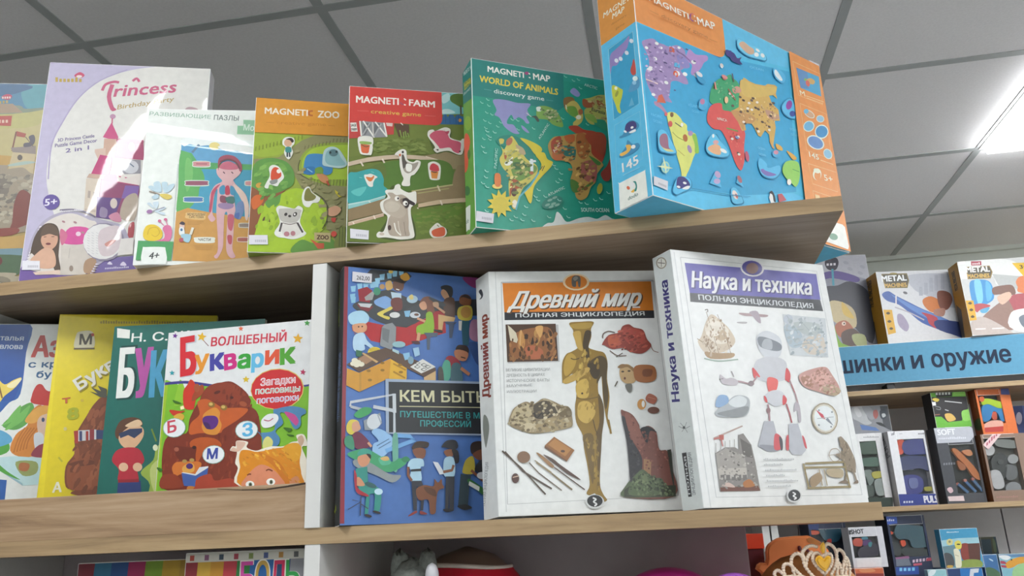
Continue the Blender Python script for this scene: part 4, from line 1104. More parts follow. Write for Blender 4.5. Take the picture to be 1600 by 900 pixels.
ART['princess'] = {
'f': '''1 185 178 204 0 0 2524 0 2524 3784 0 3784
2 217 215 210 248 1463 181 1854 201 2279 314 2691 510 3140 806 3479 1125 3646 1624 3773 2702 3853 2946 -72 1169 -80 480 901
4 169 160 192 20.9 220 1693 201 2279 314 2691 510 3140 806 3479 1205 3701
1 165 150 189 -484 3896 2702 3853 2704 3822 -56 3761 -468 3770
1 181 154 60 124 3422 163 3423 153 3508 114 3507
1 181 154 60 184 3424 223 3425 216 3485 177 3483
1 181 154 60 244 3426 283 3427 276 3487 237 3485
1 181 154 60 304 3428 343 3429 336 3489 297 3487
1 181 154 60 364 3430 403 3431 396 3495 357 3494
1 181 154 60 425 3432 464 3434 455 3519 415 3517
1 181 154 60 485 3434 524 3436 518 3495 478 3494
2 194 74 104 401 3561 478 3620 556 3568 510 3515 426 3524
6 227 213 208 476 3539 45 2 3 -25
4 194 90 124 45.1 856 3292 896 3407 1017 3463 1101 3455
4 194 90 124 65.5 1001 3412 971 3185 1045 2964 1085 2978
5 194 90 124 1043 3188 2046 3320 216.3 0.04 0.25 0.0|rincess
4 194 90 124 40.6 1309 3490 1367 3543 1415 3482
5 179 154 98 1118 2955 2005 3154 84.6 0.02 0.3 0.0|Birthday Party
5 119 106 154 284 2341 830 2444 57.8 0.03 0.1 0.0|3D Princess Castle
5 119 106 154 255 2245 879 2361 62.4 0.03 0.1 0.0|Puzzle Game Decor
5 119 106 154 426 2155 771 2226 71.9 0.05 0.1 0.0|2 in 1
2 181 154 159 2185 3023 2258 3051 2367 3018 2371 2968 2190 2961
6 181 138 165 1065 2825 45 2 4 -44
3 194 90 124 19.7 1061 2793 1067 2695
1 194 74 124 1058 2719 1187 2456 1174 2383 952 2448
1 201 165 146 975 2424 1160 2419 1169 2214 1121 2189 1106 1927 1043 1949 981 2256
1 168 70 108 1200 2432 1572 2420 1614 2061 1150 2094 1173 2287
1 156 58 92 1159 2431 1585 2397 1579 2348 1178 2335
6 228 207 216 1404 2289 49 2 8 -82
1 209 180 165 852 2228 1012 2257 1024 2138 960 1970 857 2181
1 185 58 114 943 2136 1129 2106 1135 2046 1120 1786 1026 1713 823 1732
1 191 160 143 783 1731 816 1802 1059 1785 1026 1713
1 141 138 146 1132 2070 1563 2059 1593 1728 1165 1740
6 201 201 207 1421 1936 122 3 11 -118
1 226 220 214 1221 1789 1232 1883 1279 1814 1295 1861 1341 1804 1584 1822 1601 1634 1273 1673
4 90 106 128 16.7 1405 1995 1472 1937
1 205 191 174 780 1718 999 1712 991 1058 808 1098
1 168 154 144 830 1510 869 1500 872 1380 833 1390
1 168 154 144 908 1490 947 1480 949 1371 910 1381
1 183 167 154 815 1205 977 1187 978 1144 814 1162
1 138 63 102 999 1712 1583 1616 1593 1506 1560 1025 1009 1058
1 93 63 124 974 1404 1336 1390 1258 1020 991 1058
1 122 90 160 1372 1611 1584 1605 1567 1373 1336 1390
1 179 58 106 1143 1805 1576 1705 1564 1616 1001 1690
1 223 213 207 1219 1807 1283 1742 1315 1810 1361 1733 1575 1817 1593 1616 1251 1675
2 176 160 144 1376 1369 1519 1482 1586 1374 1560 1025 1348 1064
6 207 192 184 1230 1300 53 1 8 -87
2 197 130 154 1176 1083 1302 1150 1373 1000 1260 998
2 164 58 68 1492 938 1564 982 1569 725 1491 745
2 140 122 154 1048 1232 1147 1190 1141 1061 1045 1080
6 91 74 146 315 1303 122 3 15 -129
5 224 220 234 225 1237 407 1262 113.0 0.05 0.1 0.0|5+
1 106 79 150 -7 167 75 372 1084 154 1139 341 1577 429 2554 545 2591 18 19 -36
1 107 90 154 1065 340 1355 406 2177 477 2197 225 1066 154
1 201 194 220 1210 207 1226 208 1224 231 1208 230
1 201 194 220 1235 208 1251 209 1249 233 1233 232
1 201 194 220 1260 210 1276 211 1274 236 1258 235
1 201 194 220 1285 212 1301 213 1299 238 1283 237
1 201 194 220 1310 213 1326 214 1324 239 1307 238
1 201 194 220 1335 215 1351 216 1348 249 1332 248
1 201 194 220 1360 217 1376 218 1373 251 1357 250
1 201 194 220 1385 218 1401 219 1399 243 1383 242
1 201 194 220 1410 220 1426 221 1424 245 1408 243
1 201 194 220 1435 222 1451 223 1449 246 1433 245
1 201 194 220 1460 223 1476 225 1474 248 1458 247
1 201 194 220 1485 225 1502 226 1498 260 1482 258
1 201 194 220 1510 227 1527 228 1524 253 1508 252
1 201 194 220 1535 229 1552 230 1549 255 1533 254
2 214 205 228 1236 290 1269 332 1311 284
2 214 205 228 1424 271 1464 333 1517 271
2 169 162 182 75 372 95 642 190 916 372 1090 643 1159 913 1078 1107 1017 1379 936 1489 766 1483 639 1143 299 903 132 541 109 95 208
2 213 205 198 102 372 134 622 229 896 412 1058 648 1116 901 1013 1025 909 1004 215 595 110 113 208
3 222 218 226 17.0 191 878 225 896
3 222 218 226 16.9 181 832 215 849
3 222 218 226 16.9 171 785 205 803
3 222 218 226 16.9 161 739 195 756
3 222 218 226 16.8 151 693 185 710
3 222 218 226 16.8 141 647 176 664
3 222 218 226 16.8 131 601 166 618
3 222 218 226 16.7 122 555 156 572
3 222 218 226 16.7 112 509 146 526
3 222 218 226 16.6 102 463 136 480
3 222 218 226 16.6 92 418 127 435
3 222 218 226 16.6 83 372 117 389
3 222 218 226 16.5 71 327 105 344
3 222 218 226 16.5 77 282 111 299
2 76 58 44 115 414 142 705 229 896 333 950 449 899 508 710 523 418 577 191 496 181 396 417 237 374 137 455
2 201 154 128 243 707 281 770 425 793 481 710 468 584 386 500 308 540 253 623
2 90 70 54 228 748 250 875 334 940 454 857 477 741 354 771 266 738
2 208 164 138 178 414 308 540 441 500 501 294 438 211 219 230 134 332
6 107 44 48 355 608 37 0 2 -19
3 74 48 40 10.5 278 718 314 724
3 74 48 40 10.6 387 725 429 726
1 216 192 176 193 148 568 191 585 120 234 107
2 204 74 146 636 881 917 864 886 631 630 607 550 669
6 227 198 214 768 777 37 1 4 -38
2 200 106 138 510 858 614 754 559 585 508 710
1 199 191 182 541 585 925 611 987 381 942 112 586 110
6 143 127 114 729 213 29 0 5 -49
3 181 172 164 10.5 674 545 674 378
2 168 135 106 917 339 1061 382 1066 154 919 153
6 163 122 128 701 967 26 -10 -3 -16
6 163 122 128 533 975 25 -10 -3 -16
6 163 122 128 831 799 25 -10 -3 -16
4 114 106 128 25.9 456 1166 640 1180 832 1141 991 1058
1 230 226 234 472 1130 488 1132 484 1166 468 1164
1 230 226 234 496 1132 513 1134 510 1159 493 1158
1 230 226 234 521 1134 537 1136 534 1161 518 1160
1 230 226 234 546 1137 562 1138 559 1162 543 1160
1 230 226 234 571 1139 587 1140 584 1166 568 1164
1 230 226 234 596 1141 612 1142 609 1168 593 1166
1 230 226 234 620 1143 637 1144 634 1170 618 1169
1 230 226 234 645 1145 662 1146 659 1170 643 1169
1 230 226 234 670 1147 687 1148 683 1183 666 1181
1 230 226 234 695 1149 711 1151 708 1185 691 1184
1 230 226 234 720 1151 736 1153 733 1187 716 1186
1 230 226 234 745 1153 761 1155 759 1181 742 1179
1 230 226 234 770 1156 786 1157 784 1181 767 1180
6 138 130 150 1154 651 302 4 32 -316
6 222 220 219 1135 655 283 4 29 -291
2 207 192 196 1087 846 1344 914 1408 638 1314 447 1149 424 1076 591
2 197 138 128 1167 614 1254 678 1329 679 1227 572
3 196 194 196 8.5 896 800 931 784
3 196 194 196 8.5 959 801 995 785
3 196 194 196 8.5 1023 802 1058 786
3 196 194 196 8.5 901 758 936 741
3 196 194 196 8.5 964 759 999 742
3 196 194 196 8.5 1027 760 1062 743
3 196 194 196 8.5 905 716 940 699
3 196 194 196 8.5 968 717 1003 700
3 196 194 196 8.5 1031 717 1067 701
3 196 194 196 8.5 910 674 945 657
3 196 194 196 8.5 973 674 1008 658
3 196 194 196 8.5 1036 675 1071 659
3 196 194 196 8.5 914 631 949 615
3 196 194 196 8.5 977 632 1012 616
3 196 194 196 8.5 1040 633 1075 617
3 196 194 196 8.4 918 589 954 573
3 196 194 196 8.4 981 590 1016 574
3 196 194 196 8.4 1044 591 1080 575
3 196 194 196 8.4 923 548 958 531
3 196 194 196 8.4 986 548 1021 532
3 196 194 196 8.4 1049 549 1084 533
3 196 194 196 8.4 927 506 962 489
3 196 194 196 8.4 990 506 1025 490
3 196 194 196 8.4 1053 507 1088 491
3 196 194 196 8.4 932 464 967 448
3 196 194 196 8.4 995 465 1030 448
3 196 194 196 8.4 1057 465 1092 449
1 221 216 212 1401 701 1588 725 1594 450 1372 427
1 207 200 218 1069 299 1136 279 1072 268
1 207 200 218 1055 261 1121 241 1058 230
1 207 200 218 1040 224 1107 204 1043 193
1 207 200 218 1026 187 1092 166 1029 156
1 207 200 218 1011 149 1077 129 1014 119''',
'r': '''1 201 198 204 0 0 340 0 340 3784 0 3784''',
}
ART['castle'] = {
'f': '''1 179 154 92 0 0 2250 0 2250 3410 0 3410
2 63 127 160 -223 3480 2294 3498 2361 2935 1969 2950 1695 2967 1394 2915 -104 2793
2 79 154 166 1880 3346 2305 3403 2359 2958 2089 2929 1941 3019
2 52 100 140 -215 3433 1873 3393 1853 3251 1361 3146 -151 3065
2 125 138 114 -128 2929 1689 3014 1969 2950 2356 2981 2372 2842 -97 2748
1 160 135 108 -136 2974 1763 3038 1939 2880 -97 2748
2 185 178 106 -93 2725 1788 2854 2361 2935 2405 2567 2025 2515 -58 2524
2 194 154 72 -4 2214 1654 2418 1830 2240 1834 1929 71 1778
2 192 178 119 -58 2524 2013 2606 2225 2770 2262 2157 1886 2107 -20 2302
2 184 56 90 1590 3174 1663 3211 1735 3178 1696 3107 1587 3128
1 230 210 200 1591 3123 1614 3125 1609 3160 1586 3159
1 230 210 200 1626 3125 1649 3126 1644 3162 1621 3161
1 230 210 200 1661 3127 1684 3128 1679 3164 1656 3163
1 230 210 200 1696 3129 1719 3130 1714 3166 1691 3165
1 179 154 76 1461 3021 1493 3024 1486 3073 1454 3069
1 179 154 76 1510 3026 1543 3030 1536 3079 1504 3075
1 179 154 76 1560 3032 1592 3036 1586 3081 1554 3078
1 179 154 76 1610 3038 1642 3042 1635 3090 1603 3087
1 179 154 76 1659 3044 1691 3047 1685 3096 1653 3092
1 178 52 39 1219 2796 1783 2819 1788 2636 1240 2649
1 224 184 160 1433 2675 1468 2677 1460 2731 1425 2729
1 224 184 160 1487 2678 1522 2680 1514 2734 1479 2732
1 224 184 160 1540 2681 1575 2683 1567 2741 1532 2739
1 224 184 160 1594 2684 1629 2686 1622 2744 1586 2742
1 224 184 160 1648 2687 1684 2689 1676 2743 1641 2741
1 224 184 160 1703 2690 1738 2692 1730 2746 1695 2744
1 168 65 44 1886 2546 2036 2503 2025 2435 1898 2456
3 122 64 52 22.9 1884 2535 1865 2196
1 143 128 120 1839 2252 2207 2291 2225 2145 1877 2174
2 76 70 84 2082 2447 2154 2483 2186 2381 2150 2290 2037 2266 2029 2333 2112 2357
3 90 74 68 11.4 2034 2447 2170 2279
1 201 182 140 1877 2174 2225 2145 2230 1800 1846 1840
6 84 72 63 1998 2082 38 0 6 -49
2 168 188 176 1831 1951 2088 2020 2243 2000 2058 1953 1872 1929
2 160 146 124 71 1778 1699 1949 1840 1884 2064 1909 2230 1800 2491 1847 2605 894 224 888
2 125 114 100 1644 1663 1814 1796 1911 1491 1729 1317
7 111 102 90 198 186 160 240 74.7 1.5 10 994 1766 2233 1778 2336 957 1118 953
2 128 52 38 2014 1276 2061 1492 2153 1515 2263 1385 2309 1020 2139 893 1842 766 1756 850 2009 892
2 140 58 44 1322 807 2083 893 2044 766 1335 724
2 201 162 88 242 785 2047 745 2605 894 2660 432 302 436
2 120 152 164 298 457 2645 557 2673 328 323 314
2 77 106 72 309 396 2067 453 2265 350 2252 165 1968 105 358 113
6 106 44 40 1917 351 55 0 10 -74
2 185 173 148 358 113 2051 166 2205 104 2695 142 2734 -183 406 -166
2 143 133 112 1432 67 2005 105 2094 -17 1450 -54''',
}
ART['azbuka'] = {
'f': '''1 217 220 218 0 0 2350 0 2350 3350 0 3350
2 42 90 160 -278 3400 488 3366 498 2883 498 2232 354 2092 188 1884 -58 1818
1 36 80 154 -605 3399 494 3374 504 2447 414 2127 -415 2102
1 42 90 160 -255 1007 475 920 487 588 -197 610
5 201 212 224 -65 3086 434 3079 80.9 0.03 0.0 0.0|Наталья
5 201 212 224 -46 2951 435 2942 80.4 0.03 0.0 0.0|Павлова
2 224 199 92 108 2486 252 2378 373 2448 483 2483 419 2340 275 2199 192 2094 2 2309
2 233 223 174 287 2359 436 2466 486 2455 389 2323
3 122 90 52 21.6 171 2378 247 2164
5 184 58 52 589 2817 1799 2824 325.1 0.06 0.0 0.0|Азбука
5 47 90 132 561 2646 1816 2650 102.1 0.06 0.0 0.0|с крупными
5 47 90 132 696 2482 1494 2490 101.7 0.06 0.0 0.0|буквами
2 90 154 74 303 1743 441 1915 525 2019 679 2088 733 1910 625 1737 473 1670
2 111 176 88 287 1743 566 1948 455 1810
2 111 176 88 344 1672 651 2053 584 1808
2 111 176 88 358 1811 520 2055 510 1879
2 79 154 60 117 1470 289 1604 435 1464 421 1327 145 1266
2 90 159 196 94 1643 280 1674 454 1567 435 1464 126 1402
2 201 127 52 465 1360 514 1600 657 1736 668 1911 781 2051 916 2014 1205 2081 1324 1307 906 1282 654 1253
2 216 160 74 616 1807 724 1981 912 2049 929 1907 750 1770
4 176 106 40 20.7 517 1325 555 1530 629 1702
4 176 106 40 20.7 560 1338 593 1529 675 1701
4 176 106 40 20.8 603 1350 632 1529 720 1700
4 176 106 40 20.8 646 1363 670 1528 765 1700
4 176 106 40 20.8 689 1376 709 1527 811 1699
2 184 48 44 666 2195 712 2355 792 2373 903 2264 1181 2297 1209 2045 714 2070
2 210 181 160 795 1804 896 1908 1224 1903 1275 1446 918 1454 836 1594
6 58 74 106 874 1820 23 0 4 -35
2 201 207 214 772 1595 901 1593 971 1280 838 1318
2 143 58 74 773 1319 918 1454 1283 1377 1299 1238 846 1249
1 180 210 214 335 1261 524 1274 1302 1204 1341 862 707 830 362 1057
1 143 176 188 362 1057 707 830 703 863 355 1108
2 143 154 92 566 1187 854 1180 875 1010 688 981
2 168 102 60 632 1169 762 1149 743 1047 629 1067
2 79 154 60 208 1264 457 1055 664 915 362 1057''',
}
ART['yellow'] = {
'f': '''1 216 196 20 0 0 2351 0 2351 3406 0 3406
1 224 205 28 -27 3418 19 3418 92 595 15 597
1 156 138 52 602 3260 626 3260 623 3297 598 3296
1 156 138 52 639 3260 664 3260 658 3312 634 3312
1 156 138 52 677 3260 701 3260 696 3312 672 3312
1 156 138 52 714 3260 739 3260 735 3299 710 3299
1 156 138 52 752 3260 776 3261 772 3299 748 3299
1 156 138 52 789 3261 814 3260 810 3299 785 3300
1 156 138 52 827 3260 851 3261 846 3313 822 3312
1 156 138 52 865 3261 889 3261 886 3297 861 3297
1 156 138 52 902 3261 927 3261 923 3297 899 3297
1 156 138 52 940 3261 964 3261 961 3300 936 3300
1 156 138 52 977 3261 1002 3261 999 3297 974 3297
1 156 138 52 1015 3261 1040 3261 1036 3297 1012 3297
1 156 138 52 1053 3261 1077 3261 1074 3297 1050 3297
1 156 138 52 1091 3261 1116 3261 1112 3297 1088 3298
1 156 138 52 1129 3261 1153 3261 1150 3298 1126 3297
1 156 138 52 1167 3261 1191 3261 1187 3313 1162 3313
1 156 138 52 1205 3261 1229 3261 1226 3298 1201 3298
1 156 138 52 1243 3261 1267 3261 1264 3300 1239 3300
1 156 138 52 1281 3261 1306 3261 1301 3314 1276 3313
1 156 138 52 1319 3261 1344 3261 1340 3298 1316 3298
1 156 138 52 1357 3261 1382 3261 1377 3314 1352 3314
1 156 138 52 1395 3262 1420 3261 1415 3314 1391 3314
1 156 138 52 1433 3261 1458 3262 1454 3314 1429 3314
1 156 138 52 1472 3262 1497 3261 1494 3298 1469 3298
1 156 138 52 1510 3262 1535 3262 1532 3301 1507 3301
1 156 138 52 1548 3262 1573 3262 1570 3298 1545 3299
1 156 138 52 1586 3262 1611 3262 1608 3301 1583 3301
1 156 138 52 1625 3262 1650 3262 1647 3301 1622 3301
1 156 138 52 1663 3262 1688 3262 1686 3299 1661 3299
1 156 138 52 1702 3262 1727 3262 1724 3299 1699 3299
1 156 138 52 1740 3262 1765 3262 1762 3302 1737 3301
1 156 138 52 1779 3262 1804 3262 1801 3302 1776 3302
1 156 138 52 1817 3262 1843 3262 1839 3315 1813 3315
1 156 138 52 1856 3262 1881 3262 1879 3299 1854 3299
1 156 138 52 1895 3262 1920 3262 1917 3299 1892 3299
1 156 138 52 1934 3262 1959 3263 1956 3299 1931 3299
1 156 138 52 1972 3262 1998 3262 1995 3302 1969 3302
1 156 138 52 2011 3263 2036 3263 2034 3302 2008 3302
1 156 138 52 2050 3262 2075 3263 2072 3315 2046 3315
1 156 138 52 2089 3263 2114 3263 2112 3300 2086 3300
1 156 138 52 2128 3263 2153 3263 2151 3300 2125 3300
2 214 207 174 272 3064 314 3126 478 3138 537 3047 539 2865 278 2857
5 74 68 56 337 2919 507 2926 160.7 0.05 0.0 0.0|М
3 90 74 44 25.4 262 2853 563 2857
6 184 74 60 511 3076 23 0 3 -26
5 138 124 32 432 2180 1308 2829 181.0 0.08 0.0 0.0|Букварь
5 220 217 204 414 2202 1306 2851 181.1 0.07 0.0 0.0|Букварь
5 181 84 44 196 1998 306 2014 105.9 0.06 0.0 0.0|т
5 165 168 28 296 1755 444 1770 174.4 0.08 0.0 0.0|8
6 205 178 58 469 2047 23 0 3 -24
6 201 189 124 279 1619 25 0 3 -27
3 181 172 40 23.5 233 1199 293 1131
5 222 219 192 210 689 327 695 138.6 0.06 0.0 0.0|А
2 122 63 36 348 1063 452 1261 426 1497 553 1803 660 2010 812 2114 1367 2144 1504 568 519 647 525 728 381 765
2 143 76 44 379 1062 522 1192 815 1118 1205 1042 1230 774 605 710 413 764
2 106 52 30 376 1095 621 1156 785 1102 537 1058
1 74 74 60 561 2186 678 2150 570 2250 723 2185 665 2274 801 2220 815 2079 716 2097
7 106 52 28 160 90 56 80 73.7 2.4 75 376 1095 461 1463 610 1872 815 2079 957 650 548 662
1 165 52 44 401 1583 463 1592 485 1395 436 1402
1 201 201 204 463 1592 622 1596 638 1443 481 1429
1 58 63 106 480 1582 519 1581 534 1434 496 1435
1 165 52 44 570 1580 608 1579 623 1439 585 1440
1 143 50 56 622 1603 686 1602 701 1452 638 1446
1 52 64 108 703 1595 1417 1566 1429 1428 717 1458
1 201 201 204 686 1602 715 1602 730 1451 701 1452''',
}
ART['green'] = {
'f': '''1 23 100 90 0 0 2301 0 2301 3062 0 3062
1 223 224 218 43 3036 245 2997 252 2863 58 2887
5 223 226 222 283 2810 1898 2802 126.0 0.04 0.0 0.0|Н. С. Жукова
5 12 63 58 190 1958 391 1962 749.1 0.05 0 0.015|Б
5 226 228 224 160 1978 366 1982 711.1 0.03 0 0.015|Б
5 176 80 156 414 1966 646 1977 703.7 0.03 0 0.015|У
5 74 156 196 647 1963 880 1971 662.4 0.03 0 0.015|К
5 201 178 58 904 1960 1136 1967 661.6 0.03 0 0.015|В
5 201 82 58 1160 1957 1392 1964 660.8 0.03 0 0.015|А
5 95 174 74 1439 1953 1671 1960 660.0 0.03 0 0.015|Р
5 226 228 224 1718 1948 1949 1956 659.1 0.03 0 0.015|Ь
2 90 58 40 176 1476 238 1631 396 1678 539 1640 570 1548 457 1530 285 1403 218 1375
2 210 168 132 238 1405 408 1555 573 1525 599 1389 485 1238 323 1254
2 216 184 148 315 1559 492 1642 568 1570 457 1530
1 44 58 90 234 1451 389 1511 574 1511 579 1457 472 1372 375 1422 264 1382
2 176 40 56 172 1075 257 1226 532 1227 649 1054 561 926 576 773 304 771 287 938
6 216 176 144 352 970 69 -3 6 -62
6 216 176 144 558 961 69 -3 6 -62
1 42 58 114 294 785 622 771 687 317 620 320 482 582 463 327 305 333
1 143 31 44 292 798 592 794 597 750 297 754
2 154 180 74 611 880 778 1048 807 1223 937 1306 1079 1255 1158 298 710 316 764 699
2 194 207 124 744 918 911 1086 1094 1078 1123 727 866 566
6 224 230 196 794 1224 37 -2 4 -45
3 111 138 52 22.7 714 1496 799 1313''',
}
ART['bukvarik'] = {
'f': '''1 221 223 224 0 0 2246 0 2246 2828 0 2828
2 122 181 44 -71 2071 155 2083 324 1997 642 2017 836 1959 1440 1784 1747 1791 2109 1864 2501 1878 2551 58 -27 169 -155 1288
1 154 186 44 -45 2054 60 2061 19 494 -60 497
2 140 191 52 223 2049 249 2121 304 2043 370 1832 184 1757
4 63 58 134 39.1 -71 2078 317 2079 609 2027 867 1971
4 63 58 134 25.9 2108 1893 2199 1894 2499 1935
5 185 188 196 273 2170 481 2183 525.4 0.08 0.0 0.0|Б
5 207 36 48 263 2179 468 2196 527.5 0.07 0.0 0.0|Б
5 224 146 42 466 2260 670 2267 251.9 0.07 0.0 0.0|у
5 63 63 156 714 2219 912 2233 290.6 0.08 0.0 0.0|к
5 200 32 124 937 2209 1102 2225 275.3 0.08 0.0 0.0|в
5 47 156 52 1134 2215 1307 2216 247.7 0.08 0.0 0.0|а
5 95 180 220 1346 2213 1510 2215 239.4 0.08 0.0 0.0|р
5 216 80 44 1552 2238 1741 2241 246.6 0.08 0.0 0.0|и
5 74 156 36 1781 2220 1988 2228 284.0 0.08 0.0 0.0|к
5 240 200 204 689 2571 1851 2545 125.2 0.07 0.0 0.0|ВОЛШЕБНЫЙ
5 196 40 64 692 2572 1843 2550 122.2 0.045 0.0 0.0|ВОЛШЕБНЫЙ
1 106 44 140 113 2817 123 2787 155 2777 128 2764 133 2734 107 2756 79 2748 89 2774 66 2799 98 2793
1 224 176 32 543 2794 559 2743 612 2726 567 2704 575 2654 532 2690 483 2676 501 2721 463 2763 517 2754
1 216 100 60 1139 2834 1153 2806 1184 2801 1161 2784 1170 2754 1143 2772 1118 2759 1123 2787 1098 2808 1129 2808
1 224 168 28 2025 2646 2043 2593 2099 2579 2055 2552 2065 2499 2019 2534 1970 2515 1986 2564 1945 2605 2001 2600
1 58 154 60 2154 2829 2166 2796 2200 2788 2173 2771 2179 2738 2151 2760 2121 2748 2130 2778 2105 2804 2140 2801
1 44 156 168 106 2271 120 2243 152 2238 130 2221 140 2192 111 2209 86 2196 90 2224 65 2245 96 2245
1 216 184 28 1264 2099 1280 2064 1319 2059 1291 2037 1302 2001 1268 2023 1236 2006 1243 2041 1212 2067 1251 2067
1 184 40 88 2123 2129 2131 2097 2164 2087 2136 2073 2139 2041 2113 2064 2082 2055 2095 2083 2072 2109 2106 2104
3 122 58 68 9.2 567 2667 655 2576
6 216 196 106 1743 1877 397 3 41 -290
6 200 36 40 1740 1877 385 3 39 -278
5 242 238 240 1494 1939 2007 1944 99.6 0.08 0.0 0.0|Загадки
5 242 238 240 1423 1826 2081 1821 87.2 0.08 0.0 0.0|пословицы
5 242 238 240 1450 1694 2063 1700 83.9 0.08 0.0 0.0|поговорки
5 208 144 156 1497 1942 2004 1945 90.8 0.0 0.0 0.0|Загадки
5 143 180 156 1426 1828 2078 1822 78.5 0.0 0.0 0.0|пословицы
5 165 143 192 1453 1697 2060 1701 75.2 0.0 0.0 0.0|поговорки
2 200 52 32 313 1939 368 2038 411 2109 479 2059 520 1938 505 1735 478 1679 348 1717
2 122 47 28 230 572 90 816 71 1193 159 1340 411 1354 445 1551 547 1761 702 1937 799 2008 999 2040 1137 1982 1313 1830 1355 1673 1478 1543 1547 1178 1522 1031 1235 960 1263 520
2 138 56 32 580 1774 666 1971 898 2032 1172 1949 1316 1768 1340 1644 1053 1725 748 1778
7 106 38 20 143 63 38 130 38.6 2.6 75 141 635 78 1117 179 1308 462 1351 607 1850 865 2018 1207 1931 1479 1512 1537 1060 1202 961 1223 638
2 156 68 36 459 1798 483 1921 594 2023 634 1942 573 1852
6 122 47 28 1277 1740 83 -6 5 -77
6 160 80 48 1246 1704 57 -23 -11 -31
6 160 80 48 520 1981 45 -3 5 -63
2 191 90 38 545 1776 678 1814 818 1742 957 1670 1224 1652 1326 1614 1201 1501 977 1379 915 1322 631 1340 463 1336 468 1488 593 1603
2 180 83 31 474 1214 619 1280 854 1251 960 1154 865 1100 731 1123 613 936 572 1027
2 210 138 52 652 1599 756 1669 839 1678 903 1613 901 1521 941 1427 883 1309 715 1327 642 1416 651 1507
2 90 42 124 645 1538 696 1573 831 1564 885 1507 874 1431 811 1382 727 1395 663 1460
2 67 32 92 661 1483 738 1471 777 1392 710 1399
6 138 106 44 765 1727 54 -12 -5 -39
6 201 168 92 756 1735 30 -2 2 -22
6 138 106 44 957 1673 53 -12 -5 -39
6 201 168 92 948 1682 30 -2 2 -22
6 76 28 20 1068 1804 27 -2 1 -19
6 90 34 22 841 1895 47 13 10 -21
2 106 40 24 265 1106 241 1183 343 1176 479 1153 578 1162 578 1057 559 983 377 979 287 1044
2 200 111 44 235 882 278 955 378 964 645 949 668 873 592 789 392 799 294 775
2 216 160 74 393 889 496 942 566 909 565 820 424 813
6 74 36 104 500 897 53 -3 3 -39
6 168 138 74 419 969 37 -2 2 -24
6 168 138 74 527 978 37 -2 2 -24
6 160 90 68 282 1138 37 -2 3 -30
6 58 26 24 549 1149 30 -2 2 -24
1 63 92 160 388 815 593 771 783 867 771 706 597 619 431 638
1 213 216 220 383 815 407 821 595 786 651 874 782 882 784 864 602 765
2 138 56 32 92 623 93 786 258 807 364 742 424 621
2 191 122 52 491 618 522 631 606 615 609 582 493 588
2 165 64 42 606 619 630 728 823 776 895 684 1122 702 1256 622 1263 520 611 553
2 194 52 32 126 1697 283 1670 368 1665 219 1613 167 1632
2 210 168 60 195 1599 285 1639 356 1603 345 1543 260 1540
1 240 228 180 286 1732 336 1744 357 1696 298 1685
6 143 176 164 221 1440 174 11 33 -136
6 228 232 234 221 1440 164 10 31 -127
6 143 176 164 1322 1339 168 11 27 -127
6 228 232 234 1322 1339 158 10 25 -118
6 143 176 164 850 1034 166 11 29 -126
6 228 232 234 850 1034 156 11 26 -117
5 196 72 88 131 1372 257 1387 158.5 0.06 0.0 0.0|Б
5 90 176 220 1269 1255 1412 1261 167.7 0.07 0.0 0.0|З
5 58 74 156 758 979 907 978 135.1 0.07 0.0 0.0|М
2 79 132 176 1474 1317 1575 1251 1525 1284 1733 1315 1705 1573 1752 1600 1962 1623 2157 1572 2183 1510 2113 1470 2117 1365 2071 1308 2006 1328 1902 1514 1804 1536 1859 1397 1750 1299 1820 1191 1777 1090 1583 1102 1560 1222
2 194 74 140 1868 1547 2015 1506 2083 1412 2053 1354 2004 1387
2 227 228 230 1532 1449 1625 1533 1756 1524 1784 1447 1699 1362 1569 1356
4 168 58 92 12.1 1572 1461 1646 1441 1709 1474
2 211 210 124 1579 1176 1641 1232 1717 1168 1697 1080 1585 1072
2 58 106 28 1861 1337 1991 1314 1945 1272
2 58 106 28 1914 1244 2027 1222 1979 1210
2 58 106 28 -3 911 101 875 53 848
2 58 106 28 165 1835 307 1778 204 1785
2 233 226 210 1258 593 1227 828 1182 904 1197 1051 1097 1071 1126 1129 1175 1126 1187 1200 1352 1175 1340 1101 1473 1049 1585 1072 1712 1094 1873 1084 1998 1135 2078 1145 2059 1220 2170 1221 2223 1078 2145 1053 2231 844 2243 514
2 217 138 28 1290 591 1259 840 1235 960 1261 1062 1375 1062 1506 1032 1746 1062 1874 1069 2111 1099 2131 995 2121 850 2150 705 2133 534
2 224 160 40 1874 1069 1999 1121 2128 1083 2119 909 2010 871 1910 964
2 201 118 26 1522 1031 1835 867 1990 598 1928 573 1758 813 1592 939
2 216 138 104 1323 575 1363 718 1532 854 1694 816 1843 692 1897 546
2 207 138 96 1988 627 2096 679 2132 562 2024 525
2 216 180 160 1105 1071 1135 1114 1194 1095 1180 1186 1237 1190 1320 1162 1260 1076 1197 1051
2 201 168 144 2077 1175 2139 1215 2173 1139 2128 1069
7 192 116 20 238 180 60 50 29.7 3 -35 1298 985 1586 1042 1907 1038 2101 968 2131 591 1988 627 1755 871 1430 948 1297 751
6 240 240 236 1717 624 64 -3 2 -46
6 106 122 92 1723 621 25 -1 1 -29
6 36 26 24 1723 621 13 -1 1 -17
6 240 240 236 1418 606 64 -3 3 -46
6 106 122 92 1424 603 26 -1 2 -29
6 36 26 24 1424 603 13 -1 1 -17
4 122 58 32 17.5 1641 773 1680 788 1737 763
4 122 58 32 17.5 1370 729 1402 742 1426 736''',
}
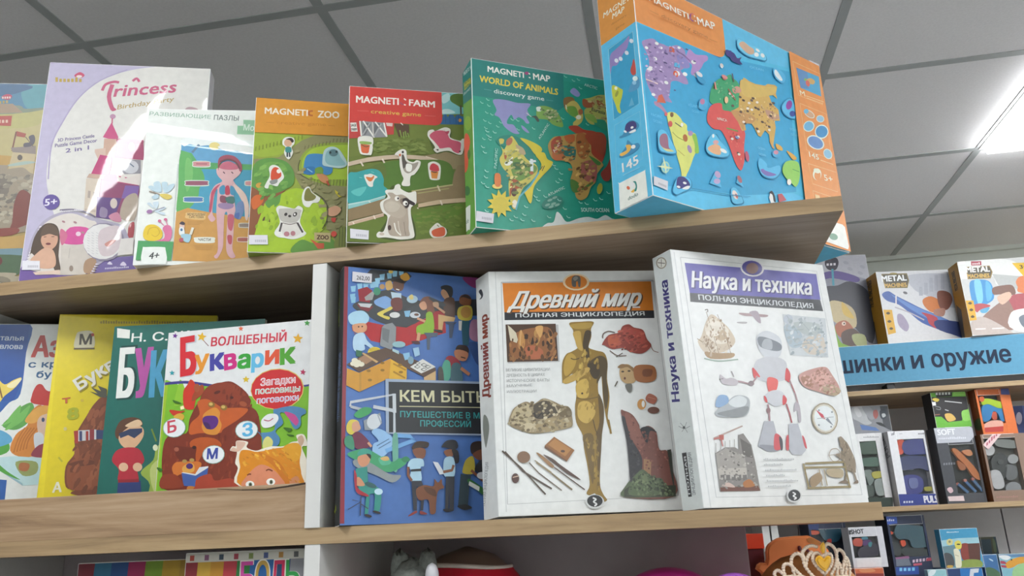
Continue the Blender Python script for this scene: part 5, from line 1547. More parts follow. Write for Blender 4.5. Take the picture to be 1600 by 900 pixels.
ART['kem'] = {
'f': '''1 74 114 180 0 0 2560 0 2560 3473 0 3473
1 138 42 58 -9 3513 62 3500 57 1721 63 27 -31 30 -47 1718
1 56 60 66 380 3461 587 3461 894 3469 971 3406 854 3277 663 3300 400 3258 251 3304
2 51 55 59 128 2911 291 3018 625 3180 891 3084 1161 3046 1556 3075 2382 3178 2370 2933 1353 2844 1080 2748 888 2640 663 2645 403 2760 220 2823
2 125 165 216 420 2990 588 3080 700 2992 625 2890 457 2916
1 176 32 40 294 2697 551 2657 888 2640 1080 2748 1454 2949 1466 2598 1192 2505 886 2375 552 2394 387 2422 295 2529
1 168 28 38 1276 2897 1454 2939 1447 2636 1291 2665
2 58 63 68 128 2911 401 3027 457 2935 776 2862 1083 3001 1436 3046 1158 2811 964 2683 737 2649 459 2707 274 2827
1 140 192 220 187 3227 261 3244 254 3155 199 3147
1 140 192 220 270 3243 344 3261 337 3172 282 3163
1 140 192 220 363 3261 437 3279 430 3189 374 3180
1 140 192 220 437 3326 512 3344 505 3253 448 3245
1 140 192 220 502 3390 578 3409 570 3318 514 3309
1 140 192 220 606 3419 682 3438 674 3346 617 3337
1 140 192 220 682 3455 759 3474 751 3382 693 3373
1 140 192 220 97 3181 169 3198 163 3110 109 3101
1 140 192 220 89 3065 162 3083 156 2995 101 2987
1 140 192 220 418 3275 493 3293 486 3203 430 3195
1 140 192 220 306 3304 381 3323 374 3233 318 3224
1 140 192 220 778 3484 855 3503 847 3411 789 3402
1 140 192 220 99 3019 171 3036 165 2948 111 2940
1 143 31 44 198 3145 326 3194 401 3142 365 2967 218 2975
1 154 154 152 290 3037 401 3132 429 3106 401 3008 309 2991
1 122 44 52 182 2934 420 2913 347 2832 237 2862
1 201 204 208 200 2945 402 2950 365 2890 237 2900
6 58 138 106 466 3138 52 4 0 -58
2 201 162 92 587 3274 663 3310 691 3205 606 3168
2 208 154 60 797 3390 893 3449 941 3363 854 3326
6 227 192 92 663 3448 34 3 0 -28
6 184 144 92 540 3212 38 3 0 -39
2 107 68 50 691 3263 720 3334 816 3333 854 3277 834 3187 758 3161 701 3196
2 51 42 40 682 3311 777 3353 854 3326 835 3285 739 3303
1 181 204 220 663 3144 815 3136 814 3039 682 3048
2 107 53 48 663 3008 701 3059 814 3058 823 2904 719 2868 672 2932
3 240 236 228 15.6 739 3193 786 3183
2 216 198 92 476 2822 588 2887 663 2931 682 2894 551 2808 644 2777 625 2737 495 2785
6 217 218 216 719 2810 75 5 0 -42
1 127 180 212 852 2877 947 2893 927 2796 870 2796
6 201 208 216 1013 2830 77 5 0 -46
6 106 74 60 1033 2837 35 2 0 -19
6 168 196 212 973 3061 81 6 -1 -59
2 223 204 124 930 3106 978 3130 987 3062 939 3058
2 125 74 52 1083 3020 1142 3103 1250 3111 1287 2996 1295 2879 1197 2872 1179 2968 1121 2984
2 208 154 120 1073 2990 1142 3044 1180 2998 1179 2929 1111 2915
2 138 180 44 1040 2668 1157 2734 1178 2871 1266 2877 1291 2665 1251 2566 1116 2558 1058 2536 1030 2572
3 208 154 120 45.8 1068 2574 1048 2459
3 208 154 120 34.7 1042 2784 1157 2743
2 74 44 52 953 2444 1057 2450 1076 2413 1000 2409
1 76 90 108 1135 2578 1348 2591 1328 2532 1231 2526 1218 2335 1180 2333 1177 2523
2 38 40 44 1401 3283 1482 3314 1571 3287 1579 3177 1537 3124 1479 3209 1420 3234
2 201 154 120 1399 3183 1430 3245 1489 3210 1527 3113 1457 3098
2 90 64 52 1447 3087 1597 3118 1600 2841 1550 2818 1452 2870
1 208 170 114 1353 2863 1610 2832 1588 2771 1430 2761 1408 2633 1349 2639
2 38 40 44 1291 2636 1407 2623 1397 2594 1290 2616
1 63 76 100 1430 2751 1628 2764 1587 2722 1552 2526 1513 2523 1508 2717
3 201 154 120 35.4 1297 2997 1452 2890
2 64 68 72 1240 3111 1456 3028 1415 2986 1240 3071
2 201 160 128 1278 3035 1357 3041 1355 2962 1287 2976
2 138 84 52 1676 3064 1699 3166 1802 3194 1861 3138 1847 3037 1756 3020
2 58 44 40 1678 3124 1761 3195 1842 3167 1850 3128 1739 3149
2 201 184 74 1664 2984 1857 3018 1850 2818 1659 2815
6 194 146 74 1773 2922 81 6 -3 -88
1 47 90 106 1699 2788 1819 2796 1797 2423 1708 2437
1 216 212 204 1658 2786 1709 2789 1694 2641 1655 2648
2 138 44 112 1738 3453 2016 3457 2011 3313 1867 3321
2 168 122 148 1850 2798 1992 2787 1981 2511 1821 2541
2 55 80 132 1799 2462 1979 2432 1969 2161 1890 2196
2 168 208 230 72 2757 147 2818 274 2837 357 2757 312 2660 132 2630 77 2682
2 213 154 116 132 2630 303 2660 322 2567 241 2516 151 2539
2 201 96 60 123 2620 151 2520 187 2494 133 2547
6 74 48 40 213 2607 11 1 0 -11
6 74 48 40 262 2614 11 1 0 -11
2 180 210 232 160 2484 277 2527 333 2419 424 2332 388 2312 297 2362 298 2289 172 2264 135 2353
1 47 106 76 181 2283 262 2268 254 2186 182 2192
2 220 196 44 343 2272 406 2331 506 2318 516 2226 425 2194 361 2218
6 201 174 42 424 2295 73 4 0 -29
2 217 184 148 506 2262 589 2239 552 2209
1 90 68 54 60 2077 298 2234 625 2342 885 2225 1300 2075 1299 2038 1145 1939 884 2058 644 2195 229 1977
1 196 160 106 280 2251 489 2133 461 2113 262 2232
1 160 122 92 209 2157 298 2215 407 2147 317 2089
6 222 216 194 165 2136 43 2 0 -33
6 222 216 194 210 2111 43 2 0 -33
6 222 216 194 255 2086 43 2 0 -33
6 222 216 194 193 2074 43 2 0 -33
6 222 216 194 148 2090 43 2 0 -32
1 201 144 42 61 2024 229 1968 662 2187 662 1921 232 1709 56 1792
1 216 168 46 662 2177 884 2058 883 1929 845 1782 626 1811
1 184 135 42 229 1968 256 1978 259 1727 232 1709
1 165 122 28 699 2124 875 2039 865 2020 690 2105
1 165 122 28 699 2014 865 1928 855 1910 690 1991
6 143 106 28 354 2000 29 1 0 -18
6 143 106 28 543 2117 29 1 0 -18
6 143 106 28 544 2016 29 1 0 -18
6 143 106 28 791 2100 30 1 0 -18
6 143 106 28 800 1999 30 1 0 -18
6 143 106 28 373 1874 29 1 0 -18
1 217 218 214 931 2078 1111 2198 1300 2094 1089 1992
3 58 58 60 9.3 993 2137 1035 2161 1076 2140 1034 2116 993 2137
3 58 58 60 9.3 1087 2113 1129 2137 1171 2117 1129 2092 1087 2113
3 58 58 60 9.3 993 2081 1034 2105 1076 2085 1034 2061 993 2081
3 58 58 60 9.3 1086 2048 1128 2072 1170 2051 1128 2027 1086 2048
3 58 58 60 9.3 1144 2087 1186 2112 1227 2091 1185 2067 1144 2087
1 201 168 120 1126 1938 1299 2038 1295 1833 1125 1828
1 138 143 146 533 2618 570 2658 681 2693 737 2630 727 2404 662 2307 506 2355
1 111 116 120 533 2618 644 2587 625 2398 542 2450
6 143 184 192 774 2388 93 5 0 -45
1 168 196 204 681 2327 774 2294 773 2248 681 2289
1 138 188 220 829 2260 923 2283 932 2190 857 2168
1 154 192 220 971 2342 1056 2365 1074 2253 998 2221
6 122 156 174 941 2172 41 2 0 -56
2 58 44 40 1597 2355 1639 2424 1757 2421 1796 2365 1774 2306 1656 2358
2 181 121 90 1577 2334 1656 2358 1784 2316 1751 2209 1672 2195 1594 2240
3 36 28 26 15.3 1673 2253 1742 2237
2 150 48 60 1447 2214 1536 2265 1652 2185 1658 2071 1511 2046
2 85 165 140 1386 2060 1437 2194 1514 2160 1509 1952 1430 1894
2 74 106 116 1533 2123 1670 2129 1679 1771 1524 1767
3 181 121 90 49.3 1669 2091 1794 2001
2 74 74 68 1338 2077 1396 2079 1411 1893 1335 1890
1 154 170 192 584 1898 2644 1910 2601 1143 592 1158
1 38 41 46 628 1859 2643 1884 2603 1167 633 1177
5 208 205 168 789 1595 2017 1611 147.9 0.045 0.0 0.0|КЕМ БЫТЬ
3 201 196 156 11.8 776 1528 2353 1542
5 58 156 156 788 1382 2094 1384 80.0 0.03 0.0 0.0|ПУТЕШЕСТВИЕ В МИР
5 58 156 156 1066 1262 1791 1263 80.2 0.03 0.0 0.0|ПРОФЕССИЙ
3 185 192 200 36.9 117 1508 116 1566 705 1687 708 1067
3 196 202 208 47.6 705 1699 709 1439
3 185 192 200 46.6 419 1515 704 1467
3 169 176 184 36.9 117 1508 302 1466
1 138 146 154 292 1327 514 1435 538 1296 444 1203 305 1201
6 201 208 214 432 1318 81 -45 -53 -93
3 154 164 176 18.6 479 1411 526 1296
2 58 154 92 164 1405 279 1500 396 1491 373 1421 234 1360
2 210 192 74 70 1266 119 1335 211 1326 235 1246 145 1142 76 1176
2 207 154 124 143 1290 211 1314 254 1223 190 1177 144 1199
2 106 40 68 145 1131 236 1177 376 1042 353 974 193 962
3 207 154 124 31.7 353 1042 399 986
2 63 138 108 54 1108 145 1120 170 951 56 995
2 143 184 224 398 1179 491 1226 656 1136 680 1021 562 862 423 884 422 1020 492 1066
3 110 164 216 54.4 586 930 991 1081 919 1127 751 1137
4 74 106 148 11.3 469 997 633 1090
4 74 106 148 11.3 492 963 656 1056
2 106 168 148 680 1113 751 1137 750 703 691 704
2 63 154 106 81 884 193 940 353 952 656 794 774 839 868 771 656 659 470 705 240 795
2 49 128 88 797 828 869 862 916 816 845 782
2 138 146 148 172 817 355 794 633 637 796 613 679 525 471 616 196 728
2 85 176 140 493 839 609 862 656 771 539 749
2 210 172 108 516 839 609 862 633 816 563 805
2 63 154 136 216 906 284 963 388 941 389 873 240 862
2 201 140 106 228 862 377 884 366 772 287 728 229 773
2 42 36 38 331 895 388 884 389 828 354 862
1 47 138 128 196 706 344 728 357 528 448 483 517 416 495 395 381 385 360 137 315 138 335 375 245 420 198 574
2 47 138 128 244 464 448 483 529 394 507 176 439 167 438 395 290 398
2 201 140 106 187 574 243 596 312 507 289 485 199 497
6 42 90 92 391 495 77 -28 -11 -29
6 184 216 232 495 412 55 -1 0 -40
2 160 40 56 174 684 209 618 222 464 358 375 336 354 200 421
3 58 63 76 13.0 268 355 259 118
3 58 63 76 10.7 103 197 269 290 156 314
3 58 63 76 10.8 258 268 360 201
6 42 34 36 360 115 48 -13 -5 -16
6 42 34 36 473 155 53 -15 -4 -15
2 51 38 34 942 977 1015 1058 1173 1048 1159 978 1062 977 989 931
2 122 74 52 953 942 1062 977 1135 943 1109 839 1012 839
2 168 204 224 880 737 940 827 1085 827 1107 736 1059 713 1069 543 914 544 927 680
1 38 40 44 927 691 1071 702 1070 667 927 662
1 44 47 58 933 544 1069 543 1115 429 1088 162 1052 163 1067 408 1008 476 1005 164 958 165
3 122 74 52 36.3 892 725 891 612 938 544
2 138 58 52 887 101 982 160 1005 138 911 96
2 138 58 52 1052 159 1147 117 1052 115
2 122 74 48 996 431 1104 486 1236 473 1250 563 1298 517 1347 563 1358 494 1382 448 1296 404 1268 247 1254 125 1182 127 1161 294 1030 297
2 90 56 38 1104 463 1248 427 1270 337 1151 384
2 42 44 52 1356 990 1432 1073 1558 1078 1593 1003 1554 956 1405 979
2 138 90 64 1392 932 1504 956 1514 862 1428 862
2 38 36 42 1504 956 1591 932 1600 792 1549 769 1527 862
2 168 204 224 1402 839 1526 839 1533 607 1397 596 1375 700
1 216 221 228 1230 793 1303 781 1398 631 1324 620
3 138 90 64 37.1 1524 745 1497 676 1374 654
1 51 53 63 1409 596 1532 595 1509 152 1448 154 1454 424 1436 154 1387 155
2 34 35 42 1359 167 1436 176 1509 152 1411 132
2 51 38 34 1769 980 1810 1052 1939 1065 1987 981 1960 933 1804 886
2 122 74 52 1805 897 1935 957 1983 886 1929 815 1853 827
2 176 160 58 1647 675 1701 815 1804 862 1829 721 1796 628 1670 629
3 122 74 52 37.3 1772 674 1944 533
1 47 64 72 1620 629 1770 605 1740 466 1706 170 1632 172 1572 218
2 38 40 44 1559 207 1683 227 1768 180 1656 156
2 47 106 52 1743 559 1965 417 2038 323 2036 277 1741 489
1 216 220 216 1742 531 1886 453 1876 395 1728 478
2 38 38 42 1823 698 1929 815 2053 696 2049 602 1873 650
6 201 204 208 1922 603 71 -1 -2 -47''',
'l': '''1 43 46 49 0 0 300 0 300 3473 0 3473
5 165 184 58 37 2684 12 3338 268.1 0.05 0.0 0.0|КЕМ БЫТЬ?
5 95 109 140 139 1348 217 2265 170.5 0.03 0.0 0.0|Путешествие в мир профессий
1 74 80 90 90 443 90 453 89 465 88 456
1 74 80 90 91 458 91 467 89 479 89 470
1 74 80 90 91 472 92 481 90 499 90 490
1 74 80 90 92 486 92 495 91 509 91 499
1 74 80 90 93 500 93 509 92 527 91 518
1 74 80 90 94 514 94 524 92 541 92 532
1 74 80 90 95 529 95 538 93 556 93 546
1 74 80 90 96 543 96 552 94 570 94 560
1 74 80 90 97 557 97 566 96 579 95 569
1 74 80 90 98 571 98 580 96 598 96 589
1 74 80 90 98 586 99 595 97 607 97 598
1 74 80 90 99 600 99 609 98 621 98 612
1 74 80 90 100 614 100 623 99 641 98 632
1 74 80 90 101 628 101 638 100 651 100 642
1 74 80 90 102 642 102 652 101 664 101 655
1 74 80 90 103 657 103 666 102 679 102 669
1 74 80 90 104 671 104 680 103 694 102 685
1 74 80 90 105 685 105 695 103 707 103 698
1 74 80 90 104 700 106 709 104 722 103 712
1 74 80 90 105 714 107 723 105 741 103 732
1 74 80 90 106 729 107 738 106 750 105 741
1 74 80 90 107 743 108 752 107 765 106 755
1 74 80 90 108 757 109 766 108 780 106 771
1 74 80 90 109 772 110 781 109 794 107 784
1 74 80 90 110 786 111 795 110 808 108 799
1 74 80 90 110 800 111 810 109 823 109 814
1 74 80 90 111 815 112 824 110 842 109 833
1 74 80 90 112 829 112 839 111 851 111 842
1 74 80 90 113 844 113 853 111 871 111 862
1 74 80 90 114 858 114 867 113 880 113 871
1 74 80 90 115 873 115 882 113 900 113 891
1 74 80 90 116 887 116 896 114 915 114 905
1 74 80 90 117 901 117 911 116 924 115 914
1 74 80 90 118 916 118 925 116 938 116 929
1 74 80 90 118 930 119 940 117 954 117 944
1 74 80 90 119 945 120 954 118 967 118 958
1 74 80 90 120 959 120 969 119 983 119 973
1 74 80 90 121 974 121 983 120 996 120 987
1 74 80 90 122 988 122 998 120 1016 120 1007
1 74 80 90 123 1003 123 1012 121 1031 121 1021
1 74 80 90 124 1018 124 1027 123 1040 122 1030
1 74 80 90 125 1032 125 1041 124 1054 123 1045
1 74 80 90 126 1047 126 1056 124 1075 124 1065
1 74 80 90 126 1061 127 1071 125 1084 125 1074
1 74 80 90 126 1076 128 1085 126 1098 125 1089
1 74 80 90 127 1090 128 1100 127 1118 125 1109
1 74 80 90 128 1105 129 1115 128 1133 126 1124
1 74 80 90 129 1120 130 1129 129 1142 128 1133
1 74 80 90 130 1134 131 1144 129 1162 128 1153
1 74 80 90 131 1149 132 1158 130 1177 129 1168
1 74 80 90 132 1164 133 1173 132 1186 130 1177
5 176 187 58 -19 143 137 199 72.0 0.05 0.0 0.0|М''',
}
ART['drevniy'] = {
'f': '''1 220 222 221 0 0 2354 0 2354 3306 0 3306
1 198 201 201 90 3309 103 3309 107 56 94 56
1 185 188 189 172 3144 2320 3163 2335 3133 183 3119
3 168 171 172 9.6 172 3144 2319 3153 2301 180 119 148 172 3144
1 208 121 28 189 3130 2290 3138 2275 2699 196 2698
1 32 35 42 196 2698 2280 2699 2274 2585 194 2583
5 90 58 28 275 2734 2189 2759 241.5 0.045 0.45 0.02|Древний мир
5 220 220 216 262 2750 2174 2775 241.7 0.03 0.45 0.02|Древний мир
3 220 220 216 18.8 261 2772 304 2749
3 220 220 216 18.8 534 2769 605 2775
3 220 220 216 19.1 1981 2750 2090 2749
5 207 210 210 346 2621 2139 2627 55.9 0.02 0 0.03|ПОЛНАЯ ЭНЦИКЛОПЕДИЯ
6 230 207 168 1220 3136 188 -2 -10 -128
6 208 121 28 1220 3136 156 -1 -8 -105
2 92 90 86 1161 3183 1201 3232 1273 3225 1286 3163 1272 3066 1247 3070 1243 3143 1220 3134 1211 3066 1161 3076
2 138 136 128 1180 3193 1227 3222 1252 3192 1204 3154
1 181 182 182 205 2512 923 2509 905 1978 211 1970
1 74 52 36 202 2520 888 2521 886 1992 201 1988
2 138 90 52 243 2220 339 2400 604 2470 813 2448 861 2137 715 2031 439 2019 270 2058
1 201 192 168 231 2512 273 2475 339 2400 359 2299 340 2254 255 2292
2 185 134 74 371 2363 410 2436 455 2307 431 2180 362 2182
2 176 132 72 582 2396 638 2451 665 2322 606 2214
2 168 116 64 773 2375 824 2356 814 2210 752 2193
2 168 96 64 448 2180 571 2214 688 2140 646 2033 492 2036
2 201 154 92 604 2470 710 2486 665 2322
4 208 170 114 11.0 410 2436 381 2217
7 58 38 22 168 116 68 60 47.1 2 80 229 2293 883 2447 878 2010 224 2005
5 154 157 158 178 1859 764 1859 38.7 0.0 0.0 0.0|ВЕЛИКИЕ ЦИВИЛИЗАЦИИ
5 154 157 158 180 1785 691 1787 38.5 0.0 0.0 0.0|ДРЕВНОСТЬ В ЦИФРАХ
5 154 157 158 181 1712 746 1712 38.3 0.0 0.0 0.0|ИСТОРИЧЕСКИЕ ФАКТЫ
2 138 109 40 1074 2527 1226 2544 1412 2541 1368 2439 1363 2329 1322 2219 1318 2165 1419 2126 1521 2088 1551 1943 1522 1730 1533 1484 1483 1228 1500 1142 1491 1041 1461 1177 1444 1452 1450 1696 1446 1838 1395 1662 1391 1523 1421 1383 1419 1178 1383 977 1339 680 1301 358 1330 230 1372 150 1256 130 1232 234 1200 235 1149 221 1119 253 1168 347 1162 556 1134 818 1131 984 1061 1154 1061 1358 1089 1495 1103 1669 1062 1811 933 1690 918 1726 935 1956 996 2080 1068 2115 1160 2167 1173 2222 1121 2332 1119 2425
2 168 138 60 1081 2499 1224 2525 1384 2523 1342 2449 1147 2443
2 184 152 74 1116 2388 1215 2405 1222 2276 1227 2130 1160 2167 1134 2277
2 176 144 62 993 2044 1067 2097 1131 2023 1085 1881 973 1777 947 1884
2 194 162 78 1103 1669 1246 1736 1265 1560 1224 1475 1106 1495
2 63 48 20 1285 2404 1365 2402 1348 2310 1312 2201 1311 1984 1267 1985 1260 2111 1233 2203
2 74 58 24 1448 2053 1546 1979 1514 1730 1518 1502 1466 1313 1451 1521 1456 1767 1378 1663 1394 1839 1293 1877 1281 1949
2 58 44 20 1280 1931 1368 1947 1437 1838 1384 1733 1318 1770
2 182 150 74 935 1725 1115 1827 1277 1895 1290 1841 1143 1738 965 1672
2 90 70 32 1382 1523 1438 1383 1427 1178 1383 977 1339 680 1276 359 1301 813 1299 979 1365 1146
2 191 160 80 1116 1408 1253 1422 1326 1283 1230 1149 1145 1152 1085 1238
2 106 84 36 1130 967 1265 980 1253 650 1211 361 1181 491 1161 735
4 106 84 36 13.8 1087 1478 1222 1457 1396 1488
4 79 61 24 11.9 1283 1182 1305 1046 1326 995
6 58 44 20 1169 1537 14 0 -1 -14
4 90 70 32 14.4 1053 2025 1112 2006 1219 2040
3 138 109 40 23.8 1487 1176 1503 990
7 122 96 38 196 166 80 40 36.2 2.4 70 1208 2112 1418 2108 1435 1910 1274 1665 1346 1316 1230 1149 1119 1237 1106 1495 1082 1846
7 100 80 30 164 134 60 34 30.0 2.6 80 1162 950 1331 962 1296 390 1309 183 1234 249 1220 651
2 140 58 48 1498 2216 1599 2343 1744 2378 1807 2470 1900 2496 1966 2449 2088 2410 2126 2279 2178 2186 2088 2096 1996 2070 1875 2100 1775 2156 1632 2141 1532 2197
2 168 70 58 1823 2451 1982 2430 2083 2372 2084 2224 1920 2190 1808 2303
2 181 88 60 1597 2325 1739 2322 1743 2194 1600 2178
4 106 84 74 14.8 1515 2298 1529 2363 1604 2399 1691 2379
4 106 84 74 12.8 1595 2123 1693 2049 1817 2046
4 122 74 64 9.2 2169 2186 2196 2112 2264 2084
4 74 58 52 10.9 1674 2031 1768 2084
7 111 42 36 194 96 76 60 36.9 2 20 1595 2306 1879 2469 2085 2391 2154 2205 1928 2099 1599 2160
2 184 153 108 1698 1833 1750 1912 1838 1920 1899 1829 1901 1686 1793 1654 1711 1708
2 138 106 68 1677 1887 1752 1930 1887 1883 1897 1811 1817 1884 1728 1868
6 90 44 36 1761 1729 14 0 -2 -18
6 58 44 34 1741 1823 21 0 -1 -12
6 58 44 34 1829 1830 21 0 -1 -12
2 156 98 56 1905 1882 2049 1915 2186 1877 2185 1716 2056 1665 1903 1704
2 122 74 48 2024 1844 2147 1842 2119 1753 2014 1755
4 85 80 63 15.9 1658 1692 1616 1622
2 106 106 100 1756 1637 1845 1652 1834 1547 1782 1548
5 154 157 158 176 1645 511 1650 33.9 0.0 0.0 0.0|НАУЧНЫЕ
5 154 157 158 172 1565 564 1568 33.7 0.0 0.0 0.0|ИЛЛЮСТРАЦИИ
2 163 96 76 2012 1458 2071 1514 2166 1454 2118 1370 2027 1404
6 192 138 74 1949 1370 59 -1 -8 -72
6 220 222 221 1970 1374 21 -1 -5 -46
6 106 68 56 2098 1286 80 -2 -5 -46
4 192 128 108 8.6 2045 1467 2147 1433
2 138 122 92 177 1150 222 1313 287 1384 413 1443 514 1410 642 1480 764 1445 883 1380 984 1346 1008 1127 943 1078 736 1042 490 1019 331 1064
2 181 166 132 194 1170 265 1353 412 1423 488 1327 438 1163 295 1147
2 74 66 54 491 1368 640 1448 802 1403 814 1277 624 1199 504 1244
2 106 92 66 840 1360 984 1346 996 1231 852 1235
2 160 142 106 500 1182 789 1216 971 1169 944 1088 573 1037
2 194 180 148 334 1125 458 1163 533 1058 391 1052
4 168 154 128 21.0 641 1469 762 1424 834 1277
4 44 40 34 16.6 507 1306 543 1222 609 1282 646 1219 712 1300
6 117 102 72 302 1290 30 -12 -7 -17
6 117 102 72 386 1330 30 -12 -7 -17
6 117 102 72 257 1209 30 -12 -7 -17
6 117 102 72 340 1227 30 -12 -7 -17
6 117 102 72 661 1137 30 -12 -7 -17
6 117 102 72 826 1153 30 -12 -8 -17
6 117 102 72 739 1093 30 -12 -7 -17
7 90 76 54 201 188 156 130 40.9 1.4 20 184 1170 244 1354 412 1423 641 1469 964 1357 998 1127 736 1042 491 1029 331 1074
1 138 90 44 623 863 751 971 1002 792 890 646
1 106 68 34 623 863 891 665 890 646 617 833
1 168 116 60 664 872 760 946 963 803 875 716
6 74 44 24 850 782 28 -1 -1 -16
3 74 60 48 19.9 73 810 305 585 593 249
3 74 60 48 19.9 107 799 323 545 676 316
6 122 90 64 343 722 84 -3 -4 -75
3 90 74 60 13.8 409 651 520 519 800 292
3 138 122 92 11.9 480 678 680 524 698 494
3 138 122 92 11.9 498 648 689 504
3 122 106 76 19.6 689 504 933 295
2 143 106 66 511 761 555 755 716 611 704 576 646 614
3 74 52 40 13.8 724 582 1093 290
2 74 50 40 595 744 712 691 807 609 1053 414 898 487 785 580
6 74 44 36 223 461 47 -2 -3 -62
3 201 176 154 9.7 190 472 270 489
2 122 76 68 1654 1266 1708 1285 1807 1230 1877 1104 1891 1041 2000 1080 2095 994 2109 769 2210 745 2239 563 2240 168 1584 182 1607 307 1700 422 1716 862
2 52 52 58 1659 1213 1725 1149 1735 943 1804 818 1869 655 1826 457 1692 343 1690 620 1689 903
2 47 48 52 1891 1041 1999 1069 2105 990 2012 1007 1964 854 1919 917
2 138 90 80 1705 1254 1805 1210 1873 1062 1930 835 1825 818 1739 984
1 160 120 88 1889 654 1989 631 1951 394 1871 495
1 58 63 56 2211 755 2264 764 2244 168 2219 484
2 85 100 74 1607 307 1787 478 1873 515 1964 413 2104 388 2123 211 2240 168 1584 182
1 58 64 52 1593 269 1689 324 2268 304 2250 168 1584 182
2 90 106 76 1667 305 1830 496 1984 412 2067 252 1998 186 1676 198
2 111 125 92 1781 419 1869 475 1919 375 1813 339
7 44 54 42 127 143 106 170 34.9 1.0 0 1596 201 1696 382 1871 495 2103 379 2231 178
7 95 58 54 160 104 92 70 33.5 1.0 0 1703 1233 1805 1210 1890 1031 2092 974 2107 748 2249 724 2116 487 1873 515 1825 818
7 38 38 42 74 74 76 40 37.3 1.0 0 1721 1108 1751 901 1848 656 1692 343 1690 620
6 201 204 203 1205 137 119 -4 -8 -88
6 28 30 34 1206 147 99 -4 -6 -73
4 216 218 219 19.2 1183 186 1222 166 1189 138 1226 108 1195 86''',
'l': '''1 210 213 212 0 0 300 0 300 3306 0 3306
5 122 44 28 215 1545 238 2716 146.0 0.05 0.1 0.02|Древний мир
2 58 60 64 64 3101 125 3114 165 3020 132 2976 72 2982 119 3010
2 125 128 120 77 1336 159 1273 184 1122 120 933 86 920 49 1156
5 138 141 142 40 175 139 707 60.7 0.02 0.0 0.0|ПОЛНАЯ ЭНЦИКЛОПЕДИЯ''',
}
